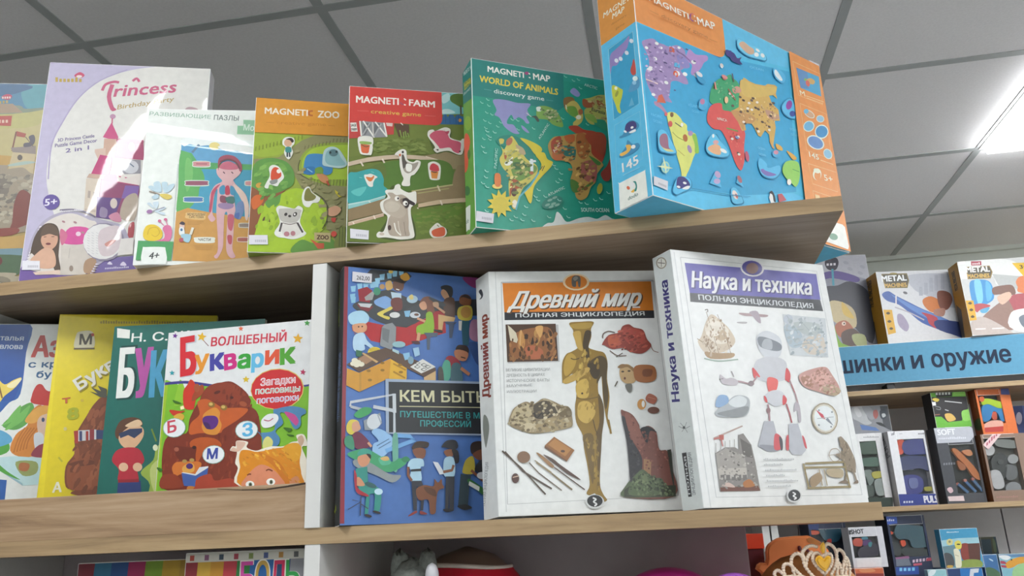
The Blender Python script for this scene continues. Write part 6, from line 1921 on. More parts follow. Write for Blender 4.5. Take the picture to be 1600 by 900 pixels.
ART['nauka'] = {
'f': '''1 226 227 228 0 0 2524 0 2524 3307 0 3307
1 205 208 210 47 3272 62 3274 107 -18 91 -18
3 180 182 186 9.3 143 3206 2394 3198 2434 114 195 125 143 3206
1 90 85 168 197 3133 2377 3155 2364 2771 213 2714
1 52 55 63 213 2714 2356 2770 2374 2602 203 2590
5 52 48 108 277 2784 2280 2822 219.6 0.045 0.22 0.02|Наука и техника
5 226 226 230 259 2796 2264 2835 219.7 0.03 0.22 0.02|Наука и техника
5 201 204 210 340 2628 2212 2634 69.8 0.02 0 0.03|ПОЛНАЯ ЭНЦИКЛОПЕДИЯ
6 220 216 224 1277 3148 192 -14 -47 -124
6 79 72 150 1278 3154 165 -12 -41 -107
6 132 96 92 1277 3148 103 9 -15 -82
2 205 189 169 298 2128 405 2338 506 2439 642 2353 754 2246 811 2080 616 1940 336 1909 234 2051
2 223 213 200 365 2224 497 2382 673 2279 728 2094 506 2046
2 168 138 104 318 1927 527 1918 763 1928 709 1861 388 1839
4 138 111 84 9.4 230 2096 372 2002 415 1876
4 138 111 84 7.8 426 2472 472 2230 527 1918
4 138 111 84 7.8 593 2445 660 2203 717 1908
4 90 79 72 11.6 408 2490 452 2502 446 2464
4 148 168 156 16.6 294 1838 509 1811 814 1847
2 191 168 140 481 2156 667 2241 741 2170 598 2087
2 230 221 210 420 2302 599 2350 608 2275
2 230 221 210 381 2188 537 2234 567 2160 414 2134
2 230 221 210 636 2315 732 2245 700 2186
2 168 143 146 938 2486 1150 2490 1397 2486 1369 2455 1188 2453 1009 2452
2 168 154 166 1108 2506 1246 2525 1273 2371 1218 2378 1163 2442
2 168 164 168 893 2358 1038 2367 1022 2341 901 2340
1 197 202 207 1655 2512 2386 2498 2304 1939 1663 1940
2 169 184 196 1642 2335 1814 2384 1922 2233 1864 2074 1678 2065
6 181 188 200 1734 2448 80 5 -14 -68
2 201 191 180 2036 2219 2257 2251 2274 2016 2003 1965 1888 2075
2 176 184 186 1818 2404 2245 2409 2184 2247 1969 2235
4 152 162 168 10.2 1721 2496 1875 2230
4 152 162 168 10.0 1653 2277 1963 2314
4 152 162 168 9.9 1747 2069 2038 2121 2174 1992
4 152 162 168 10.3 1980 2394 2112 2243
7 143 114 86 230 221 208 80 30.0 1.8 60 297 2054 432 2378 612 2427 771 2096 692 1888 373 1874
7 143 154 162 216 220 224 90 40.8 2 30 1674 2494 2369 2477 2285 1958 1677 1950
2 201 204 212 1147 2115 1210 2214 1353 2260 1521 2192 1555 2078 1489 1923 1346 1879 1200 1929
2 118 124 134 1176 2155 1291 2170 1524 2096 1530 2010 1412 1986 1197 2033
2 168 173 182 1285 2141 1395 2128 1370 2003 1220 2034
2 201 202 210 1025 1699 1115 1832 1299 1868 1515 1830 1583 1719 1514 1605 1283 1560 1069 1590
2 208 80 88 1010 1735 1039 1718 1048 1590 1011 1625
2 208 80 88 1553 1737 1609 1683 1574 1570 1526 1605
2 195 196 204 1045 1741 1117 1854 1337 1907 1542 1871 1573 1761 1492 1626 1272 1575 1102 1635
2 208 74 80 1019 1740 1053 1720 1113 1624 1039 1643
2 208 74 80 1559 1761 1607 1696 1580 1607 1507 1600
2 224 96 92 1228 1617 1381 1600 1359 1491 1294 1424 1207 1443
2 198 199 207 1125 1356 1246 1444 1403 1449 1473 1343 1363 1254 1234 1252
2 208 74 80 1431 1395 1481 1343 1446 1277 1398 1272
2 208 74 80 1124 1377 1156 1356 1164 1293 1128 1303
3 168 138 144 22.2 1076 1634 953 1522 806 1550 658 1566
2 184 176 184 496 1635 574 1585 664 1598 757 1559 722 1504 597 1501 503 1529
4 127 117 124 10.8 473 1571 537 1583
4 127 117 124 11.0 679 1684 703 1610
6 143 127 134 955 1533 46 1 -6 -35
3 168 138 144 22.6 1578 1596 1632 1411 1654 1239
3 176 80 88 13.5 1593 1541 1624 1433
2 176 168 178 1609 1303 1667 1261 1651 1067 1607 1045 1613 1195 1555 1173
3 165 128 136 26.1 1165 1271 1165 1166 1148 1050
3 176 90 98 22.0 1459 1278 1485 1150 1495 1033
6 143 106 112 1157 1187 31 1 -7 -38
1 174 176 186 1066 1049 1206 1051 1240 770 1223 688 1093 667 905 728
2 141 143 154 933 749 1231 729 1221 678 1042 667
2 201 80 90 1189 873 1250 884 1299 812 1250 698 1149 698
2 74 70 80 1256 853 1299 812 1281 698 1249 692
1 180 182 192 1439 1018 1590 1024 1648 688 1568 622 1414 626 1381 688
2 201 80 90 1372 854 1408 864 1371 688 1334 709
2 201 80 90 1621 866 1654 835 1665 709 1631 730
2 168 173 180 343 1151 506 1257 673 1366 847 1359 887 1276 803 1118 576 1093 382 1095
2 207 212 216 559 1279 723 1367 841 1328 801 1243 647 1219
2 127 160 200 356 1234 426 1360 549 1363 559 1279 426 1214
2 132 136 140 363 1131 592 1187 849 1233 778 1117 575 1089
1 133 128 126 260 647 414 717 559 717 614 687 635 869 712 890 809 748 829 527 839 190 255 190
1 160 154 150 270 638 425 707 685 607 681 448 257 461
1 184 178 172 264 461 684 468 675 349 267 334
1 95 90 88 652 829 797 748 804 587 661 607
1 107 63 52 263 238 814 249 839 190 259 190
2 176 112 60 604 291 707 329 765 250 617 233
2 201 176 168 289 257 390 294 474 235
1 111 106 106 287 383 347 388 338 324 281 319
1 111 106 106 367 382 427 387 418 323 361 318
1 111 106 106 448 381 508 386 499 322 441 317
1 111 106 106 529 380 590 386 580 321 522 316
1 111 106 106 610 380 672 385 662 320 603 315
3 160 156 152 8.0 272 647 287 767
3 160 156 152 8.0 341 663 355 779
3 160 156 152 8.1 410 679 425 791
3 160 156 152 8.1 480 695 494 804
3 160 156 152 8.1 551 711 564 816
3 176 154 148 18.2 265 826 716 982
3 184 106 102 16.3 366 857 380 727
3 184 106 102 20.3 264 816 412 847
1 176 88 79 344 867 416 868 406 807 346 807
7 90 86 84 192 187 182 90 26.0 1.6 5 282 638 557 707 805 728 829 527 822 230 271 219
2 192 144 136 1756 1679 1949 1753 2207 1797 2296 1698 2388 1498 2255 1405 2044 1444 1813 1504 1737 1590
2 211 162 154 1934 1685 2194 1739 2246 1606 2041 1555
2 160 112 92 1760 1635 1902 1662 1954 1530 1818 1526
2 176 154 128 2026 1488 2236 1561 2397 1476 2253 1401
4 138 106 88 9.2 2076 1516 2103 1463 2146 1460
4 138 106 88 9.2 2179 1486 2206 1433 2249 1430
4 138 106 88 9.2 2294 1500 2320 1447 2364 1444
4 138 106 88 9.2 2147 1585 2174 1532 2217 1529
4 138 106 88 9.1 1872 1576 1898 1524 1941 1521
7 143 92 76 224 184 176 80 29.7 2 25 1763 1646 2204 1785 2360 1497 2202 1415 1842 1516
6 156 143 120 2038 1099 221 39 7 -203
6 207 201 188 2038 1099 202 36 7 -186
6 223 227 230 2038 1099 177 31 6 -165
1 200 72 90 1910 1211 2017 1148 2043 1084 1991 1094
1 122 128 140 2043 1084 2088 1106 2159 999 2076 1052
3 168 172 176 8.9 1910 1092 2187 1118
6 143 148 154 1961 1201 16 0 -3 -13
6 143 148 154 2175 1183 17 0 -3 -13
6 143 148 154 2115 987 16 0 -3 -13
6 143 148 154 1917 1007 16 0 -3 -13
2 138 122 104 2200 827 2248 860 2293 817 2345 753 2408 561 2385 414 2366 393 2227 436 2212 541 2097 625 2229 668
3 138 122 104 25.7 2236 415 2176 281
3 138 122 104 25.8 2344 414 2367 289
2 122 104 88 2066 268 2181 302 2224 260
2 122 104 88 2305 259 2383 299 2386 258
7 95 82 68 176 160 138 40 24.2 2 70 2197 816 2293 817 2408 561 2371 414 2227 436 2212 541
4 168 153 138 10.7 1988 615 2045 689 2142 699 2181 636 2134 552 2037 542 1988 615
3 168 153 138 6.4 1988 615 2181 636
3 143 127 88 25.1 1558 513 1579 198
3 143 127 88 25.0 1547 462 2235 468
3 143 127 88 24.6 1556 208 2254 218
3 143 127 88 25.9 2220 520 2236 198
3 143 127 88 25.2 1584 513 2210 531
3 160 143 112 16.9 1868 439 1873 234
3 160 143 112 16.8 1789 440 1795 235
2 156 132 104 1636 339 1779 399 1813 316 1661 217 1605 258
2 176 160 132 1920 439 2160 437 2135 333 1928 356
1 180 182 186 949 556 965 556 968 573 952 573
1 180 182 186 973 556 989 556 994 581 978 581
1 180 182 186 998 556 1014 557 1019 581 1003 581
1 180 182 186 1023 557 1039 557 1042 574 1026 574
1 180 182 186 1047 557 1063 557 1067 574 1051 574
1 180 182 186 1072 557 1088 557 1092 574 1075 574
1 180 182 186 1097 557 1113 557 1116 574 1100 574
1 180 182 186 1122 557 1138 557 1141 574 1125 574
1 180 182 186 1146 557 1163 557 1168 582 1151 582
1 180 182 186 1171 557 1188 557 1191 574 1175 574
1 180 182 186 1196 558 1213 557 1216 575 1200 575
1 180 182 186 1221 558 1238 558 1243 582 1226 582
1 180 182 186 1246 558 1263 558 1266 575 1250 575
1 180 182 186 1272 558 1288 558 1292 576 1275 576
1 180 182 186 1297 558 1313 558 1317 575 1300 575
1 180 182 186 1322 558 1338 558 1342 577 1326 576
1 180 182 186 1347 558 1364 558 1367 576 1351 575
1 180 182 186 1373 558 1389 558 1393 576 1376 576
1 180 182 186 1398 558 1414 559 1418 576 1401 576
1 180 182 186 941 490 956 490 960 508 944 508
1 180 182 186 965 490 980 490 985 514 969 514
1 180 182 186 989 491 1005 491 1008 507 992 507
1 180 182 186 1013 491 1028 491 1032 508 1016 507
1 180 182 186 1037 491 1053 491 1056 508 1040 508
1 180 182 186 1061 491 1077 491 1080 509 1065 509
1 180 182 186 1085 491 1101 491 1106 515 1090 515
1 180 182 186 1109 491 1125 492 1129 508 1113 508
1 180 182 186 1134 492 1150 492 1153 509 1137 509
1 180 182 186 1158 492 1174 492 1177 509 1162 509
1 180 182 186 1182 492 1198 492 1203 516 1187 516
1 180 182 186 1207 492 1223 492 1226 509 1210 509
1 180 182 186 943 424 958 424 962 441 946 441
1 180 182 186 967 424 982 424 985 441 970 441
1 180 182 186 991 424 1006 424 1009 441 994 441
1 180 182 186 1014 424 1030 424 1034 448 1019 448
1 180 182 186 1038 424 1054 424 1057 442 1042 442
1 180 182 186 1062 424 1078 424 1081 441 1065 441
1 180 182 186 1086 424 1102 424 1105 442 1090 442
1 180 182 186 1110 424 1126 424 1129 442 1114 442
1 180 182 186 1134 424 1150 424 1153 442 1138 442
1 180 182 186 1158 424 1174 424 1177 441 1162 441
1 180 182 186 1182 424 1198 424 1203 448 1187 448
1 180 182 186 1206 424 1222 424 1225 441 1210 441
1 180 182 186 1231 424 1246 424 1250 441 1234 441
1 180 182 186 1255 424 1270 424 1274 441 1258 441
1 180 182 186 1279 424 1295 424 1298 441 1283 441
1 180 182 186 1303 424 1319 424 1323 442 1307 442
1 180 182 186 1328 424 1343 424 1347 441 1331 441
1 180 182 186 1352 424 1368 424 1371 441 1356 441
1 180 182 186 1377 424 1392 424 1396 441 1380 441
1 180 182 186 1401 424 1417 424 1422 448 1406 448
1 180 182 186 940 358 955 358 959 376 944 376
1 180 182 186 964 358 979 359 983 375 967 375
1 180 182 186 988 359 1004 359 1007 375 991 375
1 180 182 186 1012 359 1027 359 1031 375 1015 375
1 180 182 186 1036 359 1051 359 1055 377 1039 377
1 180 182 186 1060 359 1076 359 1080 383 1065 383
1 180 182 186 1084 359 1100 359 1104 383 1089 383
1 180 182 186 1108 359 1124 359 1127 376 1111 376
1 180 182 186 1132 359 1148 359 1152 377 1136 377
1 180 182 186 1157 359 1172 359 1177 383 1161 383
1 180 182 186 1181 359 1196 359 1201 383 1185 383
1 180 182 186 1205 359 1221 359 1224 376 1208 376
1 180 182 186 937 293 953 293 957 317 942 317
1 180 182 186 961 293 976 293 980 309 964 309
1 180 182 186 985 293 1000 293 1003 309 988 309
1 180 182 186 1008 293 1024 293 1027 310 1012 310
1 180 182 186 1032 293 1048 293 1051 309 1035 309
1 180 182 186 1056 292 1071 292 1075 309 1059 309
1 180 182 186 1080 292 1095 292 1099 309 1083 309
1 180 182 186 1104 292 1119 292 1122 309 1107 309
1 180 182 186 1128 292 1143 292 1146 309 1131 309
1 180 182 186 1151 292 1167 292 1170 309 1155 309
1 180 182 186 1175 292 1191 292 1194 309 1179 309
1 180 182 186 1199 292 1215 292 1220 316 1204 316
1 180 182 186 1224 292 1239 292 1244 316 1228 316
1 180 182 186 1248 292 1263 292 1267 308 1251 308
1 180 182 186 1272 291 1287 291 1291 309 1276 309
1 180 182 186 1296 291 1312 291 1317 315 1301 315
1 180 182 186 1320 291 1336 291 1340 309 1324 309
1 180 182 186 1345 291 1360 291 1364 308 1348 308
1 180 182 186 1369 291 1385 291 1388 309 1373 309
1 180 182 186 1393 291 1409 291 1413 308 1397 308
1 180 182 186 940 228 955 228 959 245 943 245
1 180 182 186 964 228 980 228 983 244 967 244
1 180 182 186 989 228 1005 228 1008 245 992 245
1 180 182 186 1013 227 1029 227 1034 251 1018 251
1 180 182 186 1038 227 1054 227 1059 251 1043 251
1 180 182 186 1063 227 1079 227 1082 244 1066 244
1 180 182 186 1088 227 1104 227 1107 244 1091 244
1 180 182 186 1112 227 1129 227 1132 244 1116 244
1 180 182 186 1137 227 1154 227 1157 244 1141 244
1 180 182 186 1162 227 1179 227 1182 245 1166 245
1 180 182 186 1187 227 1203 227 1207 245 1191 245
1 180 182 186 1212 227 1229 227 1233 251 1217 251
1 180 182 186 1237 227 1254 227 1257 243 1241 243
1 180 182 186 1262 227 1279 227 1284 250 1267 251
6 208 210 212 1312 117 115 -2 -17 -83
6 42 44 52 1314 123 95 -2 -15 -69
4 223 224 228 16.2 1296 159 1337 138 1294 115 1340 92 1299 75''',
'l': '''1 207 214 214 0 0 360 0 360 3307 0 3307
5 44 44 116 184 1321 238 2932 131.9 0.05 0.12 0.02|Наука и техника
6 143 136 120 167 3183 99 -36 -14 -78
6 217 217 210 167 3183 78 -29 -11 -63
4 58 52 44 9.5 176 3235 158 3131
4 58 52 44 9.5 99 3212 233 3154
4 138 144 148 8.0 111 1019 206 972 311 983
4 138 144 148 8.0 157 940 208 981 263 1042
4 138 144 148 8.0 148 1054 221 969 254 913
6 74 79 84 203 986 23 -4 -3 -16
1 36 38 44 110 686 191 683 191 156 129 157
5 122 127 132 258 168 267 672 50.7 0.03 0.0 0.0|ЭНЦИКЛОПЕДИЯ
5 216 220 222 169 187 175 636 34.3 0.04 0.0 0.0|ПОЛНАЯ''',
}
ART['machine_a'] = {
'f': '''1 207 208 212 0 0 3075 0 3075 2983 0 2983
2 181 184 194 1306 2802 2960 2798 3820 2447 3622 1501 2584 1432 1954 1875 1402 2212
1 169 172 184 1861 2462 1994 2457 1923 1982 1770 1987
1 169 172 184 2107 2667 2240 2662 2148 2080 1994 2085
1 169 172 184 2333 2766 2467 2762 2362 2125 2209 2131
1 169 172 184 2600 2811 2734 2806 2628 2169 2475 2174
1 169 172 184 1626 2310 1759 2306 1709 1937 1556 1942
1 122 106 58 212 2894 1244 2885 1277 2589 1156 2274 261 2295
1 76 70 54 259 2865 1208 2832 1241 2590 1113 2318 303 2330
5 236 238 240 192 2574 1190 2592 233.2 0.07 0.05 0.0|METAL
5 201 162 76 267 2326 1143 2338 158.3 0.07 0.05 0.0|MACHINES
6 138 122 60 702 2888 154 -5 -8 -43
6 90 90 96 1028 2077 80 -35 -27 -49
2 58 90 160 89 2047 367 2169 640 1974 1100 1695 1559 1416 2117 1136 2763 801 3437 622 3320 61 2659 290 2006 570 1451 848 1023 1279 675 1605 246 1778
2 90 128 192 446 2034 1182 1587 1833 1250 2480 915 1783 992 1144 1379
3 216 208 208 53.3 640 1974 574 1609
2 176 64 76 1529 1261 2096 1032 2011 596 1743 786 1692 1047
2 44 60 114 2076 929 3448 673 3341 162 2096 515
2 201 118 58 1679 1780 2010 1900 2330 1704 2309 1338 1934 1246 1680 1517
2 122 74 60 2290 2022 2515 2120 2801 2004 2839 1686 2563 1329 2279 1443
2 168 122 106 2056 1347 2472 1384 2359 1075 2015 1139
2 154 144 168 549 1192 751 1184 927 764 779 511 525 778
4 169 164 174 52.8 504 1506 1023 1279 1571 947
1 208 160 44 30 1419 374 1406 368 475 54 409
2 74 60 28 115 1270 207 1329 277 1264 187 1215
2 74 60 28 107 938 199 996 269 932 179 883
2 74 60 28 127 648 218 706 287 642 198 594''',
'l': '''1 192 143 38 0 0 900 0 900 2983 0 2983
5 74 58 28 232 1741 406 2792 377.0 0.06 0.0 0.0|METAL MACHINES
1 60 52 36 -377 1399 60 1148 33 181 -723 358 -749 1227''',
}
ART['machine_b'] = {
'f': '''1 195 196 196 0 0 2699 0 2699 2943 0 2943
2 217 218 216 60 2911 1757 2911 2366 2476 2258 1971 1311 1887 1118 2312 -22 2242
1 176 178 178 1175 2360 2301 2173 4070 1837 3910 1143 1311 1887
1 163 58 76 510 2919 884 2900 865 2735 491 2748
1 233 216 216 538 2781 586 2780 597 2838 550 2839
1 233 216 216 612 2779 660 2778 672 2836 623 2837
1 233 216 216 686 2778 734 2777 745 2834 697 2835
1 233 216 216 760 2776 808 2775 824 2857 776 2858
1 138 111 52 281 2712 1150 2698 1213 2434 1092 2185 254 2212
1 76 70 54 323 2683 1133 2663 1167 2438 1063 2224 284 2245
5 236 235 232 261 2490 1126 2466 216.2 0.07 0.05 0.0|METAL
5 201 162 76 273 2262 1065 2234 153.8 0.07 0.05 0.0|MACHINES
1 236 233 228 41 2939 292 2935 278 2816 42 2819
2 58 138 196 295 2064 575 2172 939 2120 1082 1904 1048 1397 700 1169 365 1117 236 1405
2 122 192 228 467 2103 703 2111 649 1375 436 1238
2 90 168 216 882 2072 1036 1907 990 1452 776 1315
2 176 74 80 233 1152 527 1232 873 1107 478 983 321 893
2 90 160 196 478 983 817 1060 686 868 498 856
2 122 90 80 1084 1802 1449 1877 1815 1850 1832 1493 1330 1529 1056 1549
2 143 114 104 954 1050 1472 1317 1815 1191 1648 403 1406 122 531 329 398 587
2 168 84 92 1629 1406 2161 1520 3979 1439 3797 652 1912 783 1612 1105
2 208 122 76 1994 2042 2403 2216 4128 2087 3956 1340 2116 1523 1987 1787
2 207 174 154 1173 1439 1625 1610 1675 1403 1294 1127
2 226 226 224 1484 713 2034 925 3842 848 3596 -221 1541 113
2 111 118 130 1780 592 2071 672 1966 183 1807 293
2 185 172 166 125 606 600 673 1395 73 1330 -21 13 41
1 217 176 44 1978 2738 4255 2642 4070 1837 2299 2162
5 74 60 28 2228 2487 2507 2486 152.9 0.05 0.0 0.0|3+
1 208 160 44 -11 1382 297 1360 262 597 -29 576
2 74 60 28 78 1264 163 1318 225 1253 141 1209
2 74 60 28 73 1001 158 1056 219 991 136 946
2 74 60 28 67 735 152 790 213 725 130 681
3 230 226 222 40.0 146 246 513 241
3 230 226 222 39.9 740 226 1176 226''',
'l': '''1 181 135 44 0 0 900 0 900 2943 0 2943
5 74 58 28 519 1944 525 2700 281.5 0.06 0.0 0.0|METAL MACHINES
1 60 52 36 94 1445 429 1146 261 71 -164 172''',
}
ART['zombie'] = {
'f': '''1 180 180 190 0 0 2141 0 2141 4055 0 4055
2 143 146 160 301 3042 1081 3104 2213 2712 2042 -208 -520 -117 -132 2439
2 47 44 60 425 3841 874 3961 967 3733 789 3426 455 3481
1 216 212 220 448 3617 541 3620 556 3719 463 3717
1 216 212 220 591 3621 685 3624 701 3723 607 3721
1 216 212 220 735 3625 828 3628 844 3727 751 3725
2 90 74 140 257 3310 868 3378 1677 3084 1555 2867 648 3074 216 3044
3 74 154 176 89.9 668 3474 599 2766
2 58 60 72 247 2690 769 2760 1307 2919 1928 2545 2117 1665 1798 306 1162 1009 616 1803 152 2080
2 201 184 144 321 2074 826 2057 1275 1694 1245 1006 744 1023 297 1382
2 217 184 92 826 2057 1037 1789 1218 1350 827 1536
2 176 106 80 423 1120 869 1276 1134 839 828 509 439 693
2 92 74 68 619 772 1148 924 1410 489 994 -3 621 263
2 169 176 128 1022 672 1522 655 1520 147 1119 245
2 127 174 60 353 1208 552 350 1588 60 167 26 216 871
6 232 208 192 765 1151 84 -3 -14 -85
6 44 32 36 781 1151 33 -1 -6 -34
6 166 166 178 1394 3450 105 -46 -34 -66
6 166 166 178 1267 3723 106 -47 -34 -66
6 166 166 178 1792 3258 105 -46 -35 -66
6 166 166 178 1922 3522 105 -46 -35 -66''',
}
ART['blaster_green'] = {
'f': '''1 230 230 232 0 0 1403 0 1403 2711 0 2711
1 154 154 160 711 2552 742 2551 749 2592 718 2593
1 154 154 160 759 2551 790 2550 797 2591 766 2592
1 154 154 160 807 2550 838 2549 845 2590 814 2591
1 154 154 160 855 2548 886 2547 896 2606 864 2606
1 154 154 160 903 2547 934 2546 941 2587 910 2588
1 154 154 160 951 2546 982 2545 992 2603 961 2604
1 154 154 160 999 2544 1030 2543 1037 2584 1005 2585
1 154 154 160 1047 2543 1078 2542 1088 2600 1057 2601
1 154 154 160 1095 2542 1126 2541 1133 2584 1102 2585
1 154 154 160 1142 2540 1173 2539 1180 2580 1149 2581
1 154 154 160 1191 2539 1222 2538 1229 2581 1198 2582
1 154 154 160 1238 2537 1269 2536 1276 2577 1245 2578
1 47 63 56 -328 384 1420 336 1358 -25 -380 49''',
'w': '''1 28 42 38 0 0 1403 0 1403 2711 0 2711''',
'x': '''2 39 80 58 397 2311 818 2407 1453 2405 1388 1855 1084 1927 627 1949 417 2076
2 58 106 88 485 1782 1350 1798 1330 1511 557 1518
2 138 154 148 525 1318 818 1362 875 1015 668 797 601 1085
2 201 194 58 833 1275 1234 1285 1262 1112 880 1044
2 169 180 176 866 959 1215 1000 1213 489 894 446
6 224 80 106 534 2082 92 -4 -17 -104
2 74 90 84 489 748 781 792 781 451 490 408''',
}
ART['blaster_blue'] = {
'f': '''1 223 223 228 0 0 1400 0 1400 2710 0 2710
1 90 90 100 138 2545 165 2553 181 2641 154 2633
1 90 90 100 180 2557 207 2565 223 2654 196 2646
1 90 90 100 222 2569 249 2576 272 2703 245 2696
1 176 176 184 444 2590 469 2590 475 2623 450 2622
1 176 176 184 483 2591 509 2591 516 2626 489 2625
1 176 176 184 523 2591 549 2591 555 2626 529 2626
1 74 74 84 1152 2558 1183 2557 1191 2600 1160 2601
1 74 74 84 1200 2557 1231 2557 1238 2597 1207 2597
1 74 74 84 1247 2556 1278 2556 1286 2597 1255 2597
1 74 74 84 1295 2556 1326 2556 1334 2598 1303 2599
1 74 74 84 1342 2555 1373 2554 1384 2612 1353 2613
1 44 58 134 16 427 1552 384 1456 -100 -29 -42
1 201 208 228 141 106 204 106 217 175 154 175
1 201 208 228 238 105 301 105 314 174 251 174
1 201 208 228 335 104 399 104 411 173 348 173
1 201 208 228 432 103 495 103 508 172 445 172
5 217 218 228 923 86 1551 84 242.8 0.08 0.0 0.0|PULSE''',
'w': '''1 31 36 70 0 0 1400 0 1400 2710 0 2710''',
'x': '''2 42 52 140 526 2258 848 2390 1445 2397 1884 2206 1794 1749 1335 1823 570 1853
6 232 84 60 473 2289 142 -5 -23 -126
6 224 80 58 471 2115 130 -5 -19 -103
6 232 84 60 380 1946 118 -4 -19 -103
2 47 58 120 373 1745 1030 1778 1537 1644 1448 1191 1002 1322 349 1290
4 170 180 208 34.4 306 1377 763 1303 1008 1664
2 52 60 156 326 1008 726 1106 1044 924 930 479 369 445
2 106 116 184 520 944 816 961 787 652 521 635
2 176 168 60 1049 642 1342 642 1316 509 1052 508
4 176 180 192 70.2 1441 2223 1699 1867 1705 1295 1419 740''',
'l': '''1 185 185 188 0 0 500 0 500 2710 0 2710
5 106 106 112 408 1820 157 2573 261.6 0.06 0.0 0.0|PULSE''',
}
ART['soft'] = {
'f': '''1 67 69 76 0 0 1399 0 1399 2731 0 2731
1 185 188 198 -1 2760 1364 2712 1431 2536 1374 2338 1200 2174 25 2172
5 233 234 238 114 2466 750 2470 205.6 0.06 0.0 0.0|SOFT
1 220 222 230 103 2312 147 2311 158 2371 114 2371
1 220 222 230 170 2311 214 2310 224 2366 181 2366
1 220 222 230 237 2309 280 2308 291 2364 248 2365
1 220 222 230 304 2308 347 2307 358 2363 315 2364
1 220 222 230 371 2307 415 2306 426 2366 383 2367
1 220 222 230 438 2306 481 2305 492 2360 448 2361
1 220 222 230 505 2304 548 2303 564 2383 520 2384
1 220 222 230 572 2303 615 2302 631 2382 587 2383
1 220 222 230 638 2302 682 2301 697 2381 654 2381
1 220 222 230 705 2300 749 2300 760 2356 716 2356
1 220 222 230 772 2300 816 2299 831 2378 788 2379
1 220 222 230 839 2298 882 2297 898 2377 855 2378
1 220 222 230 906 2297 949 2296 960 2352 917 2352
1 220 222 230 973 2296 1016 2295 1027 2351 984 2352
1 220 222 230 1039 2294 1083 2294 1094 2353 1051 2354
1 122 125 134 96 1375 155 1377 170 1455 111 1453
1 122 125 134 186 1377 245 1378 260 1456 201 1455
1 122 125 134 276 1378 335 1380 351 1463 292 1462
1 122 125 134 366 1380 425 1381 440 1459 381 1458
1 122 125 134 456 1381 515 1383 530 1461 471 1460
1 217 196 198 41 264 596 267 604 86 53 98
2 208 176 184 64 528 215 588 271 447 147 380''',
'w': '''1 31 32 36 0 0 1399 0 1399 2731 0 2731''',
'x': '''2 208 116 44 529 1927 725 1918 1171 1331 1325 988 1313 793 1092 942 893 1344 670 1636
2 184 100 40 648 1524 893 1344 860 1177 671 1213
2 224 144 90 882 1854 1172 1897 1250 1723 1071 1675
3 74 122 176 89.8 512 689 811 371
3 74 122 176 90.0 783 789 1091 387
3 74 122 176 90.1 1070 832 1344 403
6 201 120 106 512 689 55 -2 -11 -55
6 201 120 106 786 805 55 -2 -11 -55
6 201 120 106 1072 843 55 -2 -11 -55''',
'l': '''1 51 52 58 0 0 700 0 700 2731 0 2731''',
}
ART['brown'] = {
'f': '''1 216 212 210 0 0 1812 0 1812 2397 0 2397
1 138 114 100 -25 2480 2047 2398 2007 2229 66 2363
1 224 196 198 23 2024 557 2486 838 2446 188 1847
1 176 88 106 136 1971 204 2023 227 2133 160 2080
1 176 88 106 240 2052 308 2104 329 2206 262 2154
1 176 88 106 344 2133 412 2185 443 2332 376 2279
1 176 88 106 449 2214 516 2266 540 2377 472 2324
1 176 88 106 553 2295 621 2347 643 2450 575 2398
1 160 122 114 111 132 154 131 166 184 123 185
1 160 122 114 177 132 220 131 232 188 189 188
1 160 122 114 243 131 286 131 303 206 260 207
1 160 122 114 310 131 353 131 365 187 322 188
1 160 122 114 375 130 418 130 430 183 387 183
1 160 122 114 441 130 485 130 497 187 454 187
1 160 122 114 508 129 551 129 563 182 519 182
1 160 122 114 574 130 617 129 629 186 586 186
1 160 122 114 640 129 683 128 695 181 652 182
1 160 122 114 706 129 749 129 766 204 723 204
1 160 122 114 772 128 815 128 827 181 784 181
1 160 122 114 838 128 881 128 893 181 850 181''',
'w': '''1 85 83 79 0 0 1812 0 1812 2397 0 2397''',
'x': '''6 201 201 203 245 1823 195 -8 -41 -190
2 143 146 144 525 2181 934 2193 1375 2090 1267 1868 591 1951
2 60 63 66 265 1513 657 1722 836 1490 633 829 350 840 239 1122
2 217 217 220 142 1070 454 1058 528 612 379 453 109 518
6 176 178 180 1036 1482 194 -8 -37 -167
6 169 172 176 832 435 283 -11 -53 -240
2 122 124 128 730 1270 1117 1199 1030 813 678 772
6 85 88 92 555 1389 114 -5 -19 -89''',
'l': '''1 122 76 44 0 0 550 0 550 2397 0 2397
1 201 176 154 276 658 283 730 318 821 311 749
1 201 176 154 287 768 293 840 328 931 321 860
1 201 176 154 297 879 304 951 338 1042 331 970
1 201 176 154 308 990 315 1062 349 1153 343 1081
1 201 176 154 318 1101 325 1173 374 1304 368 1231
1 201 176 154 328 1212 335 1285 370 1376 363 1303
1 201 176 154 339 1324 345 1396 380 1487 373 1415
1 201 176 154 350 1435 357 1508 391 1599 385 1526
1 201 176 154 360 1547 367 1620 402 1711 395 1638
1 201 176 154 370 1659 377 1732 427 1862 420 1789
1 201 176 154 381 1771 388 1844 422 1935 415 1862
1 201 176 154 391 1883 398 1956 433 2048 426 1975
1 201 176 154 402 1995 409 2069 444 2160 437 2087''',
}
ART['tall'] = {
'f': '''1 58 74 134 0 0 1721 0 1721 3590 0 3590
1 85 64 140 -202 2283 2377 2215 1692 -690 -532 -597
2 138 74 122 -55 2157 314 2257 224 1319 -102 869
6 201 196 220 234 3100 115 -6 -51 -239
1 90 111 176 453 3574 662 3593 609 3081 407 3091''',
}
